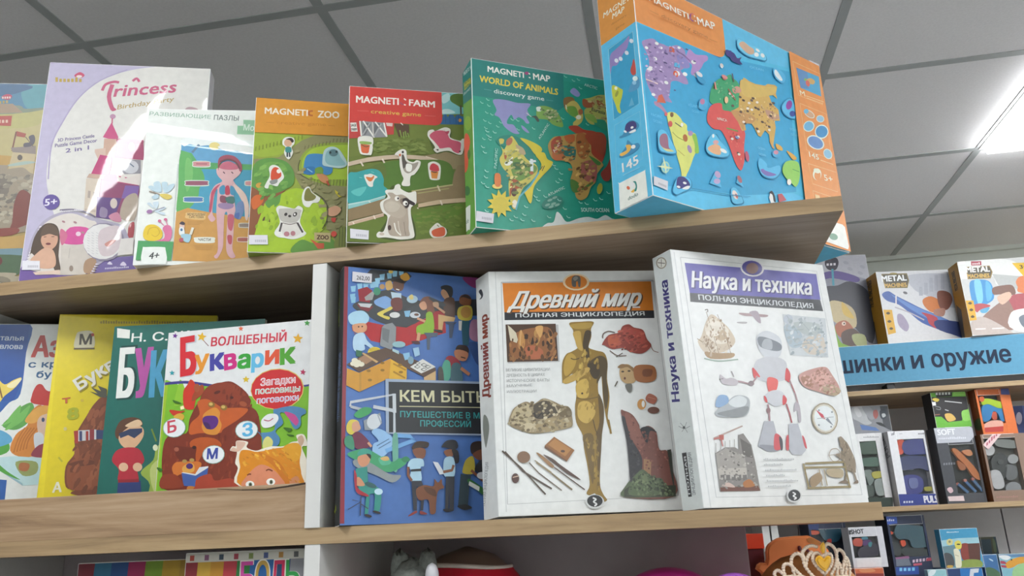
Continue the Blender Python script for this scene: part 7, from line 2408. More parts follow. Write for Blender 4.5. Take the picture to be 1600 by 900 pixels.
ART['greenblack'] = {
'f': '''1 106 180 60 0 0 1326 0 1326 1322 0 1322
1 38 36 40 -12 1156 1389 1129 1305 661 1178 619 983 236 448 200 255 411 -152 428
1 44 42 44 172 1345 820 1330 803 1153 212 1153
1 228 230 228 190 1226 267 1226 286 1324 209 1325
1 228 230 228 308 1226 385 1225 406 1331 329 1332
1 228 230 228 427 1226 504 1225 523 1324 446 1324
1 228 230 228 545 1225 622 1225 650 1367 573 1367
1 228 230 228 663 1225 740 1225 761 1331 684 1331
1 228 228 230 -96 965 141 973 133 838 -100 824
2 216 192 74 29 1066 158 1120 293 1055 188 971
3 201 201 204 35.8 487 988 1116 892
3 201 201 204 29.6 435 667 561 621
4 122 124 128 29.7 96 798 265 762 248 675 108 710
2 216 176 96 389 493 628 513 768 332 692 248 456 240
4 138 90 68 35.4 -83 483 214 500
2 138 200 92 1053 583 1351 601 1343 280 1041 234
1 143 208 92 881 1339 1354 1332 1336 1161 817 1164''',
'l': '''1 35 36 39 0 0 700 0 700 1322 0 1322''',
}
ART['orange'] = {
'f': '''1 216 111 52 0 0 1295 0 1295 1666 0 1666
1 70 80 140 991 1725 1371 1710 1306 1418 959 1443
2 216 160 144 111 362 402 494 748 480 804 334 668 110 143 102
1 184 58 52 87 248 791 277 748 78 80 76''',
'w': '''1 42 58 68 0 0 1295 0 1295 1666 0 1666''',
'x': '''2 184 216 44 225 1295 494 1314 825 1212 1098 1114 1037 970 769 952 451 1110 212 1091
2 47 140 204 199 1033 509 1108 769 952 1089 939 994 508 785 487 725 750 569 843 385 532 119 514
2 216 90 60 499 788 679 810 652 550 496 556
6 224 106 52 228 1307 93 -4 -22 -105''',
'l': '''1 154 82 48 0 0 500 0 500 1666 0 1666
6 76 90 60 292 394 263 -36 -84 -220
1 201 164 140 300 985 306 1053 335 1130 330 1063
1 201 164 140 308 1090 313 1157 343 1235 337 1167
1 201 164 140 315 1194 321 1262 363 1373 357 1305
1 201 164 140 323 1299 328 1367 358 1444 352 1376
1 201 164 140 330 1403 336 1471 378 1582 373 1514''',
}
ART['blister'] = {
'f': '''1 138 140 146 0 0 1486 0 1486 1063 0 1063
1 74 77 84 1186 1029 1481 1013 1467 65 1199 229
1 90 120 176 332 368 903 225 1027 87 373 158
2 180 182 186 136 1007 445 1068 612 944 661 560 784 402 550 338 280 503 113 626
2 154 156 162 513 1026 810 1010 920 775 925 584 735 556
2 201 202 205 204 965 359 996 464 722 304 654
2 168 96 92 914 852 1050 883 1073 691 956 545 883 663
2 58 66 76 1154 839 1351 905 1411 711 1287 528 1146 573
2 192 196 200 1209 722 1322 735 1343 639 1223 588
2 47 51 56 934 413 1151 383 1273 226 1062 293''',
}
ART['navy_b'] = {
'f': '''1 37 47 76 0 0 1365 0 1365 4001 0 4001
1 48 80 164 -124 4011 393 3959 371 3744 -179 3689
1 201 208 232 -117 3826 -72 3826 -62 3881 -107 3882
1 201 208 232 -48 3825 -3 3826 7 3881 -38 3881
1 201 208 232 21 3825 66 3825 76 3881 31 3881
1 201 208 232 90 3825 135 3825 148 3904 104 3905
1 201 208 232 159 3825 204 3825 213 3881 168 3881
1 201 208 232 228 3824 272 3824 283 3884 238 3884
1 44 79 156 41 2241 854 2239 836 1972 25 1974
1 122 192 232 157 2103 253 2101 273 2213 176 2214
1 122 192 232 304 2101 401 2100 419 2203 323 2205
1 122 192 232 453 2099 549 2097 568 2201 472 2202
1 122 192 232 600 2097 697 2096 717 2206 621 2208
1 138 90 128 99 2569 578 2610 592 2519 99 2479
1 106 114 128 104 2508 561 2520 611 2279 77 2270
1 201 176 196 671 2368 750 2374 768 2470 688 2463
1 201 176 196 793 2378 872 2385 891 2487 812 2480
1 201 176 196 915 2388 994 2395 1013 2497 934 2491
1 201 176 196 1036 2398 1116 2405 1134 2501 1054 2494
1 201 176 196 1159 2408 1238 2415 1257 2518 1178 2511
1 201 176 196 1281 2419 1360 2425 1378 2521 1299 2514
1 168 58 80 1184 2496 1376 2518 1356 2414 1167 2407
1 192 90 112 684 2336 1001 2353 987 2279 686 2261''',
'w': '''1 28 36 54 0 0 1365 0 1365 4001 0 4001''',
'x': '''2 47 100 120 311 3624 522 3739 827 3665 1200 3619 1440 3548 1457 3302 1389 2940 1059 2862 783 2903 727 3118 613 3184 361 3194 231 3352
2 63 127 148 395 3560 701 3670 782 3421 498 3249
6 255 90 48 4 3416 195 -8 -13 -73
2 255 90 48 398 3131 542 3141 564 3003 472 2931 402 2979
2 38 50 60 433 2887 991 2834 1360 2789 1451 2604 1003 2562 421 2645
2 58 64 72 88 3083 329 3012 369 2708 165 2625 4 2783
3 176 208 216 24.8 337 3593 470 3449''',
'l': '''1 28 34 54 0 0 1100 0 1100 4001 0 4001
1 185 188 200 711 2088 718 2137 746 2201 739 2152
1 185 188 200 722 2163 728 2213 758 2281 751 2232
1 185 188 200 732 2239 738 2289 766 2353 760 2304
1 185 188 200 742 2315 749 2365 789 2457 781 2407
1 185 188 200 753 2391 759 2441 787 2505 780 2455
1 185 188 200 763 2467 770 2517 810 2609 802 2559
1 185 188 200 774 2543 780 2593 810 2662 803 2612''',
}
ART['navy_a'] = {
'f': '''1 37 47 76 0 0 1363 0 1363 3884 0 3884
1 42 58 108 -68 3903 418 3849 347 3614 -33 3663
1 42 50 80 1269 3883 1584 3870 1586 3665 1277 3712''',
'w': '''1 26 38 56 0 0 1363 0 1363 3884 0 3884''',
'x': '''2 42 95 120 392 3783 724 3872 1134 3787 1248 3612 1044 3214 690 3194 471 3372
2 79 147 168 492 3745 673 3771 747 3564 586 3435
6 255 90 48 215 3538 196 -8 -12 -81
2 224 68 60 631 3264 776 3292 772 3157 648 3145
3 176 216 224 27.4 527 3743 647 3602''',
'l': '''1 28 36 64 0 0 1100 0 1100 3884 0 3884''',
}
ART['xwhite'] = {
'f': '''1 203 203 210 0 0 1205 0 1205 1362 0 1362
1 52 53 58 -92 1261 95 1270 72 1124 -82 1114
5 47 48 54 -96 1130 532 1148 148.8 0.08 0.0 0.0|X-SHOT
1 217 217 221 140 298 1015 327 944 -85 116 -52''',
'w': '''1 42 38 54 0 0 1205 0 1205 1362 0 1362''',
'x': '''2 240 96 76 127 910 241 987 439 963 446 800 364 713 151 747
2 106 58 140 462 897 736 918 776 755 654 630 469 734
2 74 160 192 445 995 621 1037 674 953 501 928
2 74 160 180 653 824 773 836 731 692 648 695
2 51 40 74 358 674 949 780 955 425 539 345 244 389
6 122 58 92 593 471 67 -3 -9 -51''',
}
ART['sky'] = {
'f': '''1 63 148 188 0 0 1283 0 1283 1323 0 1323
1 154 196 208 -51 933 588 997 1287 999 1291 790 548 790 -90 725
1 106 138 148 -90 725 484 762 373 27 -221 20
2 138 60 52 631 757 879 806 956 596 864 274 600 284
1 90 52 44 878 801 1293 805 1194 232 834 275
2 138 156 76 495 199 834 275 1206 217 1163 -1 426 -4
1 201 224 232 240 1191 263 1191 271 1233 248 1233
1 201 224 232 275 1191 298 1191 305 1233 283 1233
1 201 224 232 310 1192 333 1191 339 1223 316 1223
1 201 224 232 345 1192 368 1192 373 1221 350 1221
1 201 224 232 380 1192 402 1192 408 1221 385 1221
1 201 224 232 415 1192 437 1192 443 1223 421 1223
1 201 224 232 450 1192 472 1192 478 1221 455 1221
1 201 224 232 484 1192 507 1192 513 1221 490 1221
1 201 224 232 519 1192 542 1192 550 1234 527 1234
1 201 224 232 554 1192 577 1192 583 1223 560 1223
1 201 224 232 589 1192 612 1192 617 1221 595 1221
1 201 224 232 624 1192 647 1192 653 1223 630 1224
6 208 200 138 282 875 107 -4 -21 -113
6 138 138 106 284 890 41 -2 -8 -42
2 74 76 80 14 483 224 490 311 324 261 61 -39 42
2 201 164 76 61 98 237 91 209 19 47 25
2 216 204 92 441 854 604 922 667 785 609 639 461 644
6 58 64 48 563 789 65 -3 -5 -24
2 224 220 196 367 618 517 627 569 433 525 51 341 14 355 323
4 168 154 124 17.9 378 440 502 391''',
}
ART['orange_low'] = {
'f': '''1 200 100 60 0 0 973 0 973 2295 0 2295
2 216 138 92 167 2260 592 2275 673 2178 249 2162
1 138 44 40 18 2140 1369 2090 1336 1903 -12 1953''',
}
ART['bluew'] = {
'f': '''1 31 111 180 0 0 1200 0 1200 2144 0 2144
1 28 58 108 0 2146 450 2141 403 1594 -42 1610
1 208 212 220 803 2104 1105 2116 1047 1978 895 1969 788 1580 640 1586''',
}
ART['card'] = {
'f': '''1 143 192 200 0 0 628 0 628 2146 0 2146
2 214 226 230 79 2118 288 2125 170 1970 18 1947''',
}
ART['dark'] = {
'f': '''1 44 66 80 0 0 582 0 582 3128 0 3128
1 74 74 52 -41 3134 486 3128 458 2531 332 2536 371 3038 -60 3040
2 90 106 76 435 3036 517 2969 502 2592 408 2596''',
}
ART['bluebox'] = {
'f': '''1 58 106 156 0 0 484 0 484 2548 0 2548
2 74 106 76 -129 2018 134 2126 408 1998 479 1761 -194 1697
2 169 196 216 194 2420 305 2371 322 2311 227 2359''',
}
ART['dino'] = {
'f': '''1 127 180 196 0 0 1405 0 1405 2530 0 2530
1 90 130 168 -30 2514 1468 2578 1430 2400 11 2423
2 216 154 52 175 2207 347 2320 602 2401 843 2422 1436 2429 1391 2222 676 2189 416 2079 204 2057
6 44 36 28 403 2333 27 -1 -6 -27
2 168 58 80 -46 2290 135 2298 205 2206 28 2213
2 168 58 80 -14 2154 163 2148 177 2073 33 2093
2 224 226 228 -6 2483 263 2488 395 2408 229 2325 64 2391
2 154 196 140 404 2020 799 2214 1391 2222 1264 1636 389 1666''',
}

# ------------------------------------------------------------------ materials
M = {}
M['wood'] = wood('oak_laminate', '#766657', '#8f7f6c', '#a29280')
M['band'] = wood('oak_edge_band', '#846e54', '#a48a68', '#b8a07c')
M['wood_lip'] = wood('oak_board', '#80664f', '#a4886a', '#bba286')
M['white'] = plain('white_laminate', '#d6d6d4', .45, vary=.02)
M['grey_panel'] = plain('grey_panel', '#e4e2e8', .5, vary=.02)
M['back'] = plain('back_panel', '#a59c9f', .6, vary=.03)
M['tile'] = plain('ceiling_tile', '#efedee', .9, vary=.03, scale=160, bump=.15)
M['grid'] = plain('ceiling_grid', '#aeb2b2', .5, vary=.02)
M['wall'] = plain('wall_paint', '#d2d6d0', .8, vary=.02)
M['floor'] = plain('floor_vinyl', '#b4b4b6', .4, vary=.06, scale=6)
M['crack'] = plain('dark_crack', '#3a2c20', .8)
M['metal'] = plain('grey_metal', '#6f7175', .4, metal=.8)
M['bracket'] = plain('dark_bracket', '#2b2c2f', .5)
M['paper'] = plain('page_paper', '#d8d2c2', .8, vary=.04, scale=60)
M['sticker'] = plain('price_sticker_paper', '#dcdadf', .5, vary=.02)
M['card'] = printed('printed_card', .5, .12, coat_rough=.3)
M['book'] = printed('glossy_cover', .5, .3, .05, coat_rough=.2)
M['film'] = printed('film_wrapped_card', .6, 1.0, .10, coat_rough=.06, wscale=11, ridge=(.942, -.335, .0603, 7.5, 0))
M['film_b'] = printed('film_wrapped_puzzle', .6, 1.0, .10, coat_rough=.06, wscale=11, ridge=(.149, .989, .2169, 9, .08))
M['bookfilm'] = printed('film_wrapped_cover', .45, .8, .3, coat_rough=.3, wscale=24)
M['matt'] = printed('matt_print', .8)
M['toy'] = printed('toy_plastic', .3, .4)
def clear():
    m = bpy.data.materials.new('clear_plastic'); m.use_nodes = True; t = m.node_tree
    t.nodes.remove(t.nodes['Principled BSDF']); out = t.nodes['Material Output']
    a = t.nodes.new('ShaderNodeBsdfTransparent'); g = t.nodes.new('ShaderNodeBsdfGlossy'); g.inputs['Roughness'].default_value = .12
    f = t.nodes.new('ShaderNodeFresnel'); f.inputs['IOR'].default_value = 1.35; mx = t.nodes.new('ShaderNodeMixShader')
    t.links.new(f.outputs[0], mx.inputs[0]); t.links.new(a.outputs[0], mx.inputs[1]); t.links.new(g.outputs[0], mx.inputs[2]); t.links.new(mx.outputs[0], out.inputs['Surface'])
    return m
M['clear'] = clear()
def glow():
    m = bpy.data.materials.new('led_diffuser'); m.use_nodes = True; b = m.node_tree.nodes['Principled BSDF']
    b.inputs['Base Color'].default_value = (.9, .9, .9, 1); b.inputs['Emission Color'].default_value = (.97, .99, 1.0, 1); b.inputs['Emission Strength'].default_value = PANEL_STRENGTH
    return m
M['led'] = glow()
# ------------------------------------------------------------------ room
ZC = 1.1741; GX = -1.5274; GY = .4822; ZF = -1.62
XA, XB, YA, YB = -4.6, 3.05, -4.6, 2.80
def struct(name, lst, mat, bev=0.0):
    o = boxes(name, lst, mat, None, bev); o['kind'] = 'structure'; return o
struct('floor', [(XA, XB, YA, YB, ZF-.05, ZF)], M['floor'])
struct('wall_back', [(XA, XB, YB, YB+.1, ZF, ZC+.1)], M['wall'])
struct('wall_front', [(XA, XB, YA-.1, YA, ZF, ZC+.1)], M['wall'])
struct('wall_left', [(XA-.1, XA, YA, YB, ZF, ZC+.1)], M['wall'])
struct('wall_right', [(XB, XB+.1, YA, YB, ZF, ZC+.1)], M['wall'])
LIT = [(i, j) for i in (-4, 0, 2) for j in (-7, -3, 1) if (i, j) not in ((-4, 1),)]   # lit cells of the 0.6 m ceiling grid; unseen rightmost column added to brighten that side
PC = [(GX+2.4+.6*i, GY+.6*j) for i, j in LIT]
# tiles leave the lamp cells open
bm = bmesh.new()
i0, i1 = math.floor((XA-GX)/.6), math.ceil((XB-GX)/.6); j0, j1 = math.floor((YA-GY)/.6), math.ceil((YB-GY)/.6)
lit_cells = {(i+4, j) for i, j in LIT}
for i in range(i0, i1):
    for j in range(j0, j1):
        if (i, j) in lit_cells: continue
        x, y = GX+.6*i, GY+.6*j
        xa, xb, ya, yb = max(x, XA), min(x+.6, XB), max(y, YA), min(y+.6, YB)
        if xb-xa > .01 and yb-ya > .01: box_bm(bm, xa, xb, ya, yb, ZC, ZC+.015)
ce = fin('ceiling', bm, M['tile'], None, False); ce['kind'] = 'structure'
struct('ceiling_deck', [(XA, XB, YA, YB, ZC+.12, ZC+.16)], M['tile'])
g = [(GX+.6*i-.012, GX+.6*i+.012, YA, YB, ZC-.002, ZC+.004) for i in range(i0+1, i1)]
g += [(XA, XB, GY+.6*j-.012, GY+.6*j+.012, ZC-.0022, ZC+.004) for j in range(j0+1, j1)]
struct('trim_1', g, M['grid'])
struct('trim_2', [(XA, XB, YB-.02, YB, ZC-.02, ZC)], M['wall'])
for n, (x, y) in enumerate(PC):
    lb = ['lit ceiling light panel at the right edge of the photo', 'square ceiling light panel outside the photo, above the shop floor'][0 if LIT[n] == (0, 1) else 1]
    t = empty('ceiling_light', lb, 'ceiling light', 'ceiling light panels', (x+.3, y+.3, ZC))
    boxes('frame', [(-.3, .3, -.3, -.272, -.004, .02), (-.3, .3, .272, .3, -.004, .02), (-.3, -.272, -.272, .272, -.004, .02), (.272, .3, -.272, .272, -.004, .02)], M['white'], t, 0)
    boxes('diffuser', [(-.285, .285, -.285, .285, -.03, -.0045)], M['led'], t, .004)
# ------------------------------------------------------------------ the display rack with books and games
rack = empty('display_rack', 'wood and white shop rack holding the books and boxed games in front', 'shelf', None, (0, 0, ZF))
def part(name, lst, mat, bev=.0012, label=None):
    o = boxes(name, [(a, b, c, d, e-ZF, f-ZF) for a, b, c, d, e, f in lst], mat, rack, bev)
    if label: o['label'] = label
    return o
DP = .30; XL = -2.02
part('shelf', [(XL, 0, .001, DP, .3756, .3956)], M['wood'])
part('edge_band', [(XL, 0, 0, .001, .3756, .3956)], M['band'], 0, 'yellowish front edge')
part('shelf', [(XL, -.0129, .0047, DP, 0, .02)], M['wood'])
part('edge_band', [(XL, -.0129, .0037, .0047, 0, .02)], M['band'], 0, 'yellowish front edge')
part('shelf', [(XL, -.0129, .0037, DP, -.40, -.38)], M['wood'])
part('side_panel', [(-.7101, -.6893, .001, DP, .02, .3756), (-.7101, -.6893, .0045, DP, -.38, 0)], M['white'])
part('side_panel', [(-1.3, -1.2795, .001, DP, .02, .3756), (-1.3, -1.2795, .0045, DP, -.38, 0)], M['white'])
part('side_panel', [(-.7101, -.6893, .0045, DP, ZF, -.40)], M['white']); part('side_panel', [(-1.3, -1.2795, .0045, DP, ZF, -.40)], M['white'])
part('back_panel', [(XL, -.1405, DP, DP+.012, ZF+.0, .3756)], M['back'])
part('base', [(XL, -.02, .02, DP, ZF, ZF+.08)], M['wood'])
lip = part('front_lip', [(-1.2795, -.7101, .004, .02, .02, .0768)], M['wood_lip'], .0008)
bm = bmesh.new()
cr = [(-.835, .0752), (-.80, .0722), (-.765, .0712), (-.735, .0738), (-.7115, .0764)]
for i in range(len(cr)-1):
    (xa, za), (xb, zb) = cr[i], cr[i+1]; h = .0005+.0004*i
    vs = [bm.verts.new((x, .0037, z-ZF)) for x, z in ((xa, za-h*.8), (xb, zb-h), (xb, zb+h*.6), (xa, za+h*.6))]; bm.faces.new(vs)
c = fin('split', bm, M['crack'], lip, False); c['label'] = 'dark split in the lip board'
# ------------------------------------------------------------------ books and boxes
def root_of(key, name, label, cat, group=None):
    x, y, z, yaw, lean, W, H, D, s = POSE[key]
    return empty(name, label, cat, group, (x, y, z), (-lean, 0, yaw)), W, H, D, (s/D if D else 0)
def sticker(parent, pts, txt=None):
    p = Press(); fr = (Vector((0, 0, 0)), X, Z, -Y)
    q = [(pts[i]*1e-4, pts[i+1]*1e-4) for i in range(0, 8, 2)]
    p.flat('#dddbe2', q, fr, .0022, .0004)
    a, b, d = Vector(q[3]), Vector(q[2]), Vector(q[0])
    u, v = b-a, d-a
    if txt:
        e = a+u*.22+v*.22; f = a+u*.9+v*.22
        p.run([['t', '#4a4a50', txt, [e.x*1e4, e.y*1e4, f.x*1e4, f.y*1e4], v.length*.42e4, .02, 0, 0]], fr, 1, 1, -1, .00225)
    else:
        for k in range(6):
            e = a+u*(.32+.1*k)+v*.25
            p.flat('#b9b7c0', [tuple(e), tuple(e+u*.07), tuple(e+u*.07+v*.25), tuple(e+v*.25)], fr, .00225)
    o = p.build('price_sticker', M['matt'], parent); o['label'] = 'white price sticker'
def game_box(key, name, label, cat, body, mat, gain, stickers=(), group=None, bev=.001):
    t, W, H, D, sh = root_of(key, name, label, cat, group)
    p = Press(gain); p.box(body, 0, W, 0, D, 0, H, bev=bev)
    for pl, ops in ART[key].items():
        fr, w, h = faces_of(W, H, D)[pl]; p.run(parse(ops), fr, w, h)
    p.build('carton', mat, t, sh)
    for s in stickers: sticker(t, *s)
    return t
def hardcover(key, label, body, mat, gain, group, stickers=(), thin=False):
    t, W, H, D, sh = root_of(key, 'book', label, 'book', group)
    b = .0006 if thin else .0026; ov = 0 if thin else .003
    p = Press(gain)
    p.box(body, 0, W, 0, b, 0, H, bev=b*.35); p.box(body, 0, W, D-b, D, 0, H, bev=b*.35); p.box(body, 0, b, b*.4, D-b*.4, 0, H, bev=b*.3)
    for pl, ops in ART[key].items():
        fr, w, h = faces_of(W, H, D)[pl]; p.run(parse(ops), fr, w, h)
    p.build('cover', mat, t, sh)
    bm = bmesh.new(); box_bm(bm, b, W-ov-.0004, b, D-b, ov+.0002, H-ov-.0004)
    for v in bm.verts: v.co.x -= sh*v.co.y
    fin('page_block', bm, M['paper'], t, False)
    for s in stickers: sticker(t, *s)
    return t
def window_box(key, name, label, cat, body, gain, win, toy, group=None, pane=True):
    t, W, H, D, sh = root_of(key, name, label, cat, group)
    u0, v0, u1, v1 = [q*1e-4 for q in win]
    p = Press(gain); d = .024
    p.box(body, 0, W, d, D, 0, H)
    p.box(body, 0, u0, 0, d, 0, H); p.box(body, u1, W, 0, d, 0, H); p.box(body, u0, u1, 0, d, 0, v0); p.box(body, u0, u1, 0, d, v1, H)
    for pl, ops in ART[key].items():
        if pl == 'x': continue
        fr, w, h = faces_of(W, H, D)[pl]; L = parse(ops)
        if pl == 'w': fr = (fr[0]+Y*.002, X, Z, -Y)
        if pl == 'f': L = L[1:]                       # the front has an opening: no flood of colour across it
        p.run(L, fr, w, h)
    p.build('carton', M['card'], t)
    q = Press(gain); fr, w, h = faces_of(W, H, D)['x']
    q.run(parse(ART[key]['x']), fr, w, h, .001, .003, .012)
    q.build(toy, M['toy'], t)
    if pane: boxes('window', [(u0, u1, .0015, .002, v0, v1)], M['clear'], t, 0)
    return t
GB = 'boxed games on the top shelf'
GA = {'drevniy': 1.03, 'nauka': 1.03, 'kem': 1.03, 'bukvarik': 1.03, 'green': 1.03, 'yellow': 1.03, 'princess': 1.03, 'puzzle': 1.03, 'zoo': 0.95, 'farm': 0.95, 'animals': 1.03, 'map': 1.2, 'castle': 0.7, 'azbuka': 1.03, 'machine_a': 1.03, 'machine_b': 1.03, 'zombie': 1.03, 'blaster_green': 1.03, 'blaster_blue': 1.03, 'soft': 1.03, 'brown': 1.03, 'tall': 1.03, 'greenblack': 1.03, 'orange': 1.03, 'blister': 1.03, 'navy_b': 1.03, 'navy_a': 1.03, 'xwhite': 1.03, 'sky': 1.03, 'orange_low': 1.03, 'bluew': 1.03, 'card': 1.03, 'dark': 1.03, 'bluebox': 1.03, 'dino': 1.03, 'far': 0.92}
game_box('map', 'game_box', 'big blue and orange magnetic world map box at the right end of the top shelf', 'game box', '#52b2d6', M['card'], GA['map'], (((28, 259, 275, 246, 252, 115, 12, 138),), ((4006, 3297, 4284, 3307, 4251, 3175, 3998, 3169),)), GB)
game_box('animals', 'game_box', 'teal magnetic animal map box left of the big blue map box', 'game box', '#23967f', M['card'], GA['animals'], (((10, 230, 258, 211, 240, 73, 1, 86),),), GB)
game_box('farm', 'game_box', 'farm game box with red header and a cow on the front', 'game box', '#5a6a2a', M['card'], GA['farm'], (((51, 200, 307, 181, 304, 46, 56, 59),),), GB)
game_box('zoo', 'game_box', 'zoo game box with orange header and a grey bear on the front', 'game box', '#7f9a30', M['card'], GA['zoo'], (((16, 249, 269, 260, 280, 118, 23, 108),),), GB)
game_box('puzzle', 'game_box', 'white film-wrapped puzzle box showing a boy with body parts in colour', 'game box', '#dfe3df', M['film_b'], GA['puzzle'], (), GB)
game_box('princess', 'game_box', 'tall lilac and cream princess castle puzzle box in shiny film', 'game box', '#c4bfd0', M['film'], GA['princess'], (((26, 331, 270, 329, 287, 185, 35, 183),),), GB)
game_box('castle', 'game_box', 'sandy stone castle puzzle box cut off by the left edge of the photo', 'game box', '#5a7f94', M['card'], GA['castle'], (), GB)
KB = 'books on the middle shelf'
hardcover('azbuka', 'blue and white alphabet book with a girl in a red hat, leftmost on the shelf', '#d9dcda', M['book'], GA['azbuka'], KB, (), True)
hardcover('yellow', 'yellow primer with a brown bear in a striped headband', '#d8c414', M['book'], GA['yellow'], KB, (), True)
hardcover('green', 'dark green primer with a boy in a red sweater', '#17645a', M['book'], GA['green'], KB, (), True)
hardcover('bukvarik', 'white magic primer with a big brown bear and a red disc', '#dddfe0', M['book'], GA['bukvarik'], KB, (), True)
hardcover('kem', 'blue book of professions with many small people, beside the white upright panel', '#2f3236', M['book'], GA['kem'], KB, (((117, 3394, 390, 3384, 385, 3247, 114, 3249), '262,00'),))
hardcover('drevniy', 'white ancient world encyclopedia with orange title and a gold statue', '#d8dad9', M['book'], GA['drevniy'], KB)
hardcover('nauka', 'white science encyclopedia with purple title and a white and red robot', '#dcdedf', M['bookfilm'], GA['nauka'], KB)
# ------------------------------------------------------------------ under the middle shelf
ZL = -.38
# letter books in the left bay, spines up to the board, standing with their faces out
def plainbook(x, y, W, H, D, label, cols, word=None, wc=None, sq=None):
    t = empty('book', label, 'book', 'books in the dark bay below', (x, y, ZL))
    p = Press(0.9); p.box(cols[0], 0, W, 0, D, 0, H, bev=.0008); fr, w, h = faces_of(W, H, D)['f']
    n = len(cols); sl = .014
    for i, c in enumerate(cols):
        a = W*i/n; b = W*(i+1)/n
        p.flat(c, clip([(a-sl, 0), (b-sl+.01, 0), (b+.01, H), (a, H)], .0008, .0008, W-.0008, H-.0008), fr, 6e-5+STEP*i)
    if sq:
        p.flat('#c9c6bc', clip([(.0, H-.012), (W, H-.012), (W, H-.0008), (0, H-.0008)], .0008, .0008, W-.0008, H-.0005), fr, 3e-4)
        for i, c in enumerate(sq): p.flat(c, [(W*(i+.3)/len(sq), H-.010), (W*(i+.6)/len(sq), H-.010), (W*(i+.6)/len(sq), H-.003), (W*(i+.3)/len(sq), H-.003)], fr, 3.2e-4)
    if word:
        for i, ch in enumerate(word):
            u = W*(.48+.5*i/len(word)); v = W*(.48+.5*(i+.86)/len(word))
            p.run([['t', '#e8e4dc', ch, [u*1e4-10, (H-.052)*1e4, v*1e4+10, (H-.052)*1e4], 380, .04, 0, 0], ['t', wc[i], ch, [u*1e4, (H-.050)*1e4, v*1e4, (H-.050)*1e4], 350, .025, 0, 0]], fr, w, h, .0008, 4e-4)
    p.build('cover', M['book'], t)
    bm = bmesh.new(); box_bm(bm, .001, W-.0005, .001, D-.001, H, H+.0004); fin('page_block', bm, M['paper'], t, False)
plainbook(-.889, .03, .168, .3755, .012, 'colourful letter book with a strip of small letters, next to the white upright', ['#8a2a34', '#c8a03a', '#c08a2a', '#b83a44', '#2a7a3a', '#1f5fa0', '#1f5fa0', '#2a4a74', '#8a8a90'], 'БОЛЬ', ['#d048a0', '#c9a24a', '#d02858', '#2aa04a'], ['#b04a3a', '#8a5a7a', '#3a4a5a', '#a03a4a', '#7a8a4a', '#4a5a8a', '#b0803a', '#5a5a5a'])
plainbook(-1.082, .075, .185, .368, .012, 'striped rainbow book in the dark bay, left of the letter book', ['#7a2434', '#2a6a8a', '#1f4a84', '#a02058', '#7a9a2a', '#c09a2a', '#b08a2a'])
def blob(name, label, cat, mat, loc, prof, sx=1, sy=1, group=None):
    bm = bmesh.new(); lathe_bm(bm, prof, 36, sx, sy); o = fin(name, bm, mat, None, True, loc); return tag(o, label, cat, group)
# right bay: grey plush with white bead beside a red-fronted toy helmet, then pink and purple domes
M['plush'] = plain('grey_plush', '#6f736e', .95, vary=.25, scale=140, bump=.8); M['bead'] = plain('white_bead', '#c6c6cc', .3)
M['red'] = plain('red_gloss', '#d82038', .18, coat=.8); M['tan'] = plain('brown_gloss', '#8a7668', .3, coat=.4); M['cream'] = plain('cream_trim', '#d8cfc4', .4)
M['pink'] = plain('hot_pink', '#f838b4', .3, coat=.3); M['purple'] = plain('purple_foil', '#c070e8', .25, coat=.6); M['beige'] = plain('beige_fluff', '#cfc6a0', .9, vary=.15, scale=60)
def dome(rz, n=12, neck=.0): return [(math.sin(PI*.5*(1-i/n))*1.0, math.sin(PI*.5*i/n)) for i in range(n)]
HB = Vector((-.545, .20, ZL))
def ell_bm(bm, c, rx, ry, rz, nz=16, n=32, zmin=-1.0, zmax=.9995, a0=0, a1=2*PI):
    rings = []
    full = abs(a1-a0-2*PI) < 1e-6
    m = n if full else n+1
    for i in range(nz+1):
        zz = zmin+(zmax-zmin)*i/nz; r = math.sqrt(max(0, 1-zz*zz))
        rings.append([bm.verts.new((c[0]+rx*r*math.cos(a0+(a1-a0)*k/n), c[1]+ry*r*math.sin(a0+(a1-a0)*k/n), c[2]+rz*zz)) for k in range(m)])
    for i in range(nz):
        for k in range(n): bm.faces.new((rings[i][k], rings[i][(k+1) % m], rings[i+1][(k+1) % m], rings[i+1][k]))
    if full:
        bm.faces.new(rings[0][::-1]); bm.faces.new(rings[-1])
t = empty('toy_helmet', 'brown domed toy helmet with a red visor under the middle shelf', 'toy', None, tuple(HB))
bm = bmesh.new(); ell_bm(bm, (0, 0, .235), .098, .075, .134, 18, 40, -.6); lathe_bm(bm, [(.075, 0), (.08, .05), (.07, .12), (.075, .17)], 36, 1.0, .85); fin('shell', bm, M['tan'], t)
bm = bmesh.new(); ell_bm(bm, (.004, -.006, .235), .102, .08, .134, 14, 36, -.55, .80, PI*1.02, PI*1.98); fin('visor', bm, M['red'], t)
bm = bmesh.new(); tube_bm(bm, [(.004+.102*.6*math.cos(a)*1.02, -.006+.08*.6*math.sin(a)*1.03, .235+.134*.80+.003*math.sin(a*2-.5)) for a in [PI*(1.02+.96*i/20) for i in range(21)]], .0032, 8); fin('trim', bm, M['cream'], t)
t = empty('plush_toy', 'grey furry plush toy with white bead eyes, left of the brown toy helmet', 'toy', None, (-.585, .06, ZL))
rnd = random.Random(5)
bm = bmesh.new(); ell_bm(bm, (0, 0, .17), .034, .034, .17, 24, 40, -.98); 
ell_bm(bm, (0, -.004, .075), .056, .05, .076, 16, 36, -.98)
for dx in (-.016, .020): ell_bm(bm, (dx, 0, .345), .013, .013, .022, 10, 20, -.9)
ell_bm(bm, (0, 0, .322), .031, .026, .034, 12, 28, -.9)
for v in bm.verts: v.co *= 1+rnd.uniform(-.01, .012)
fin('body', bm, M['plush'], t)
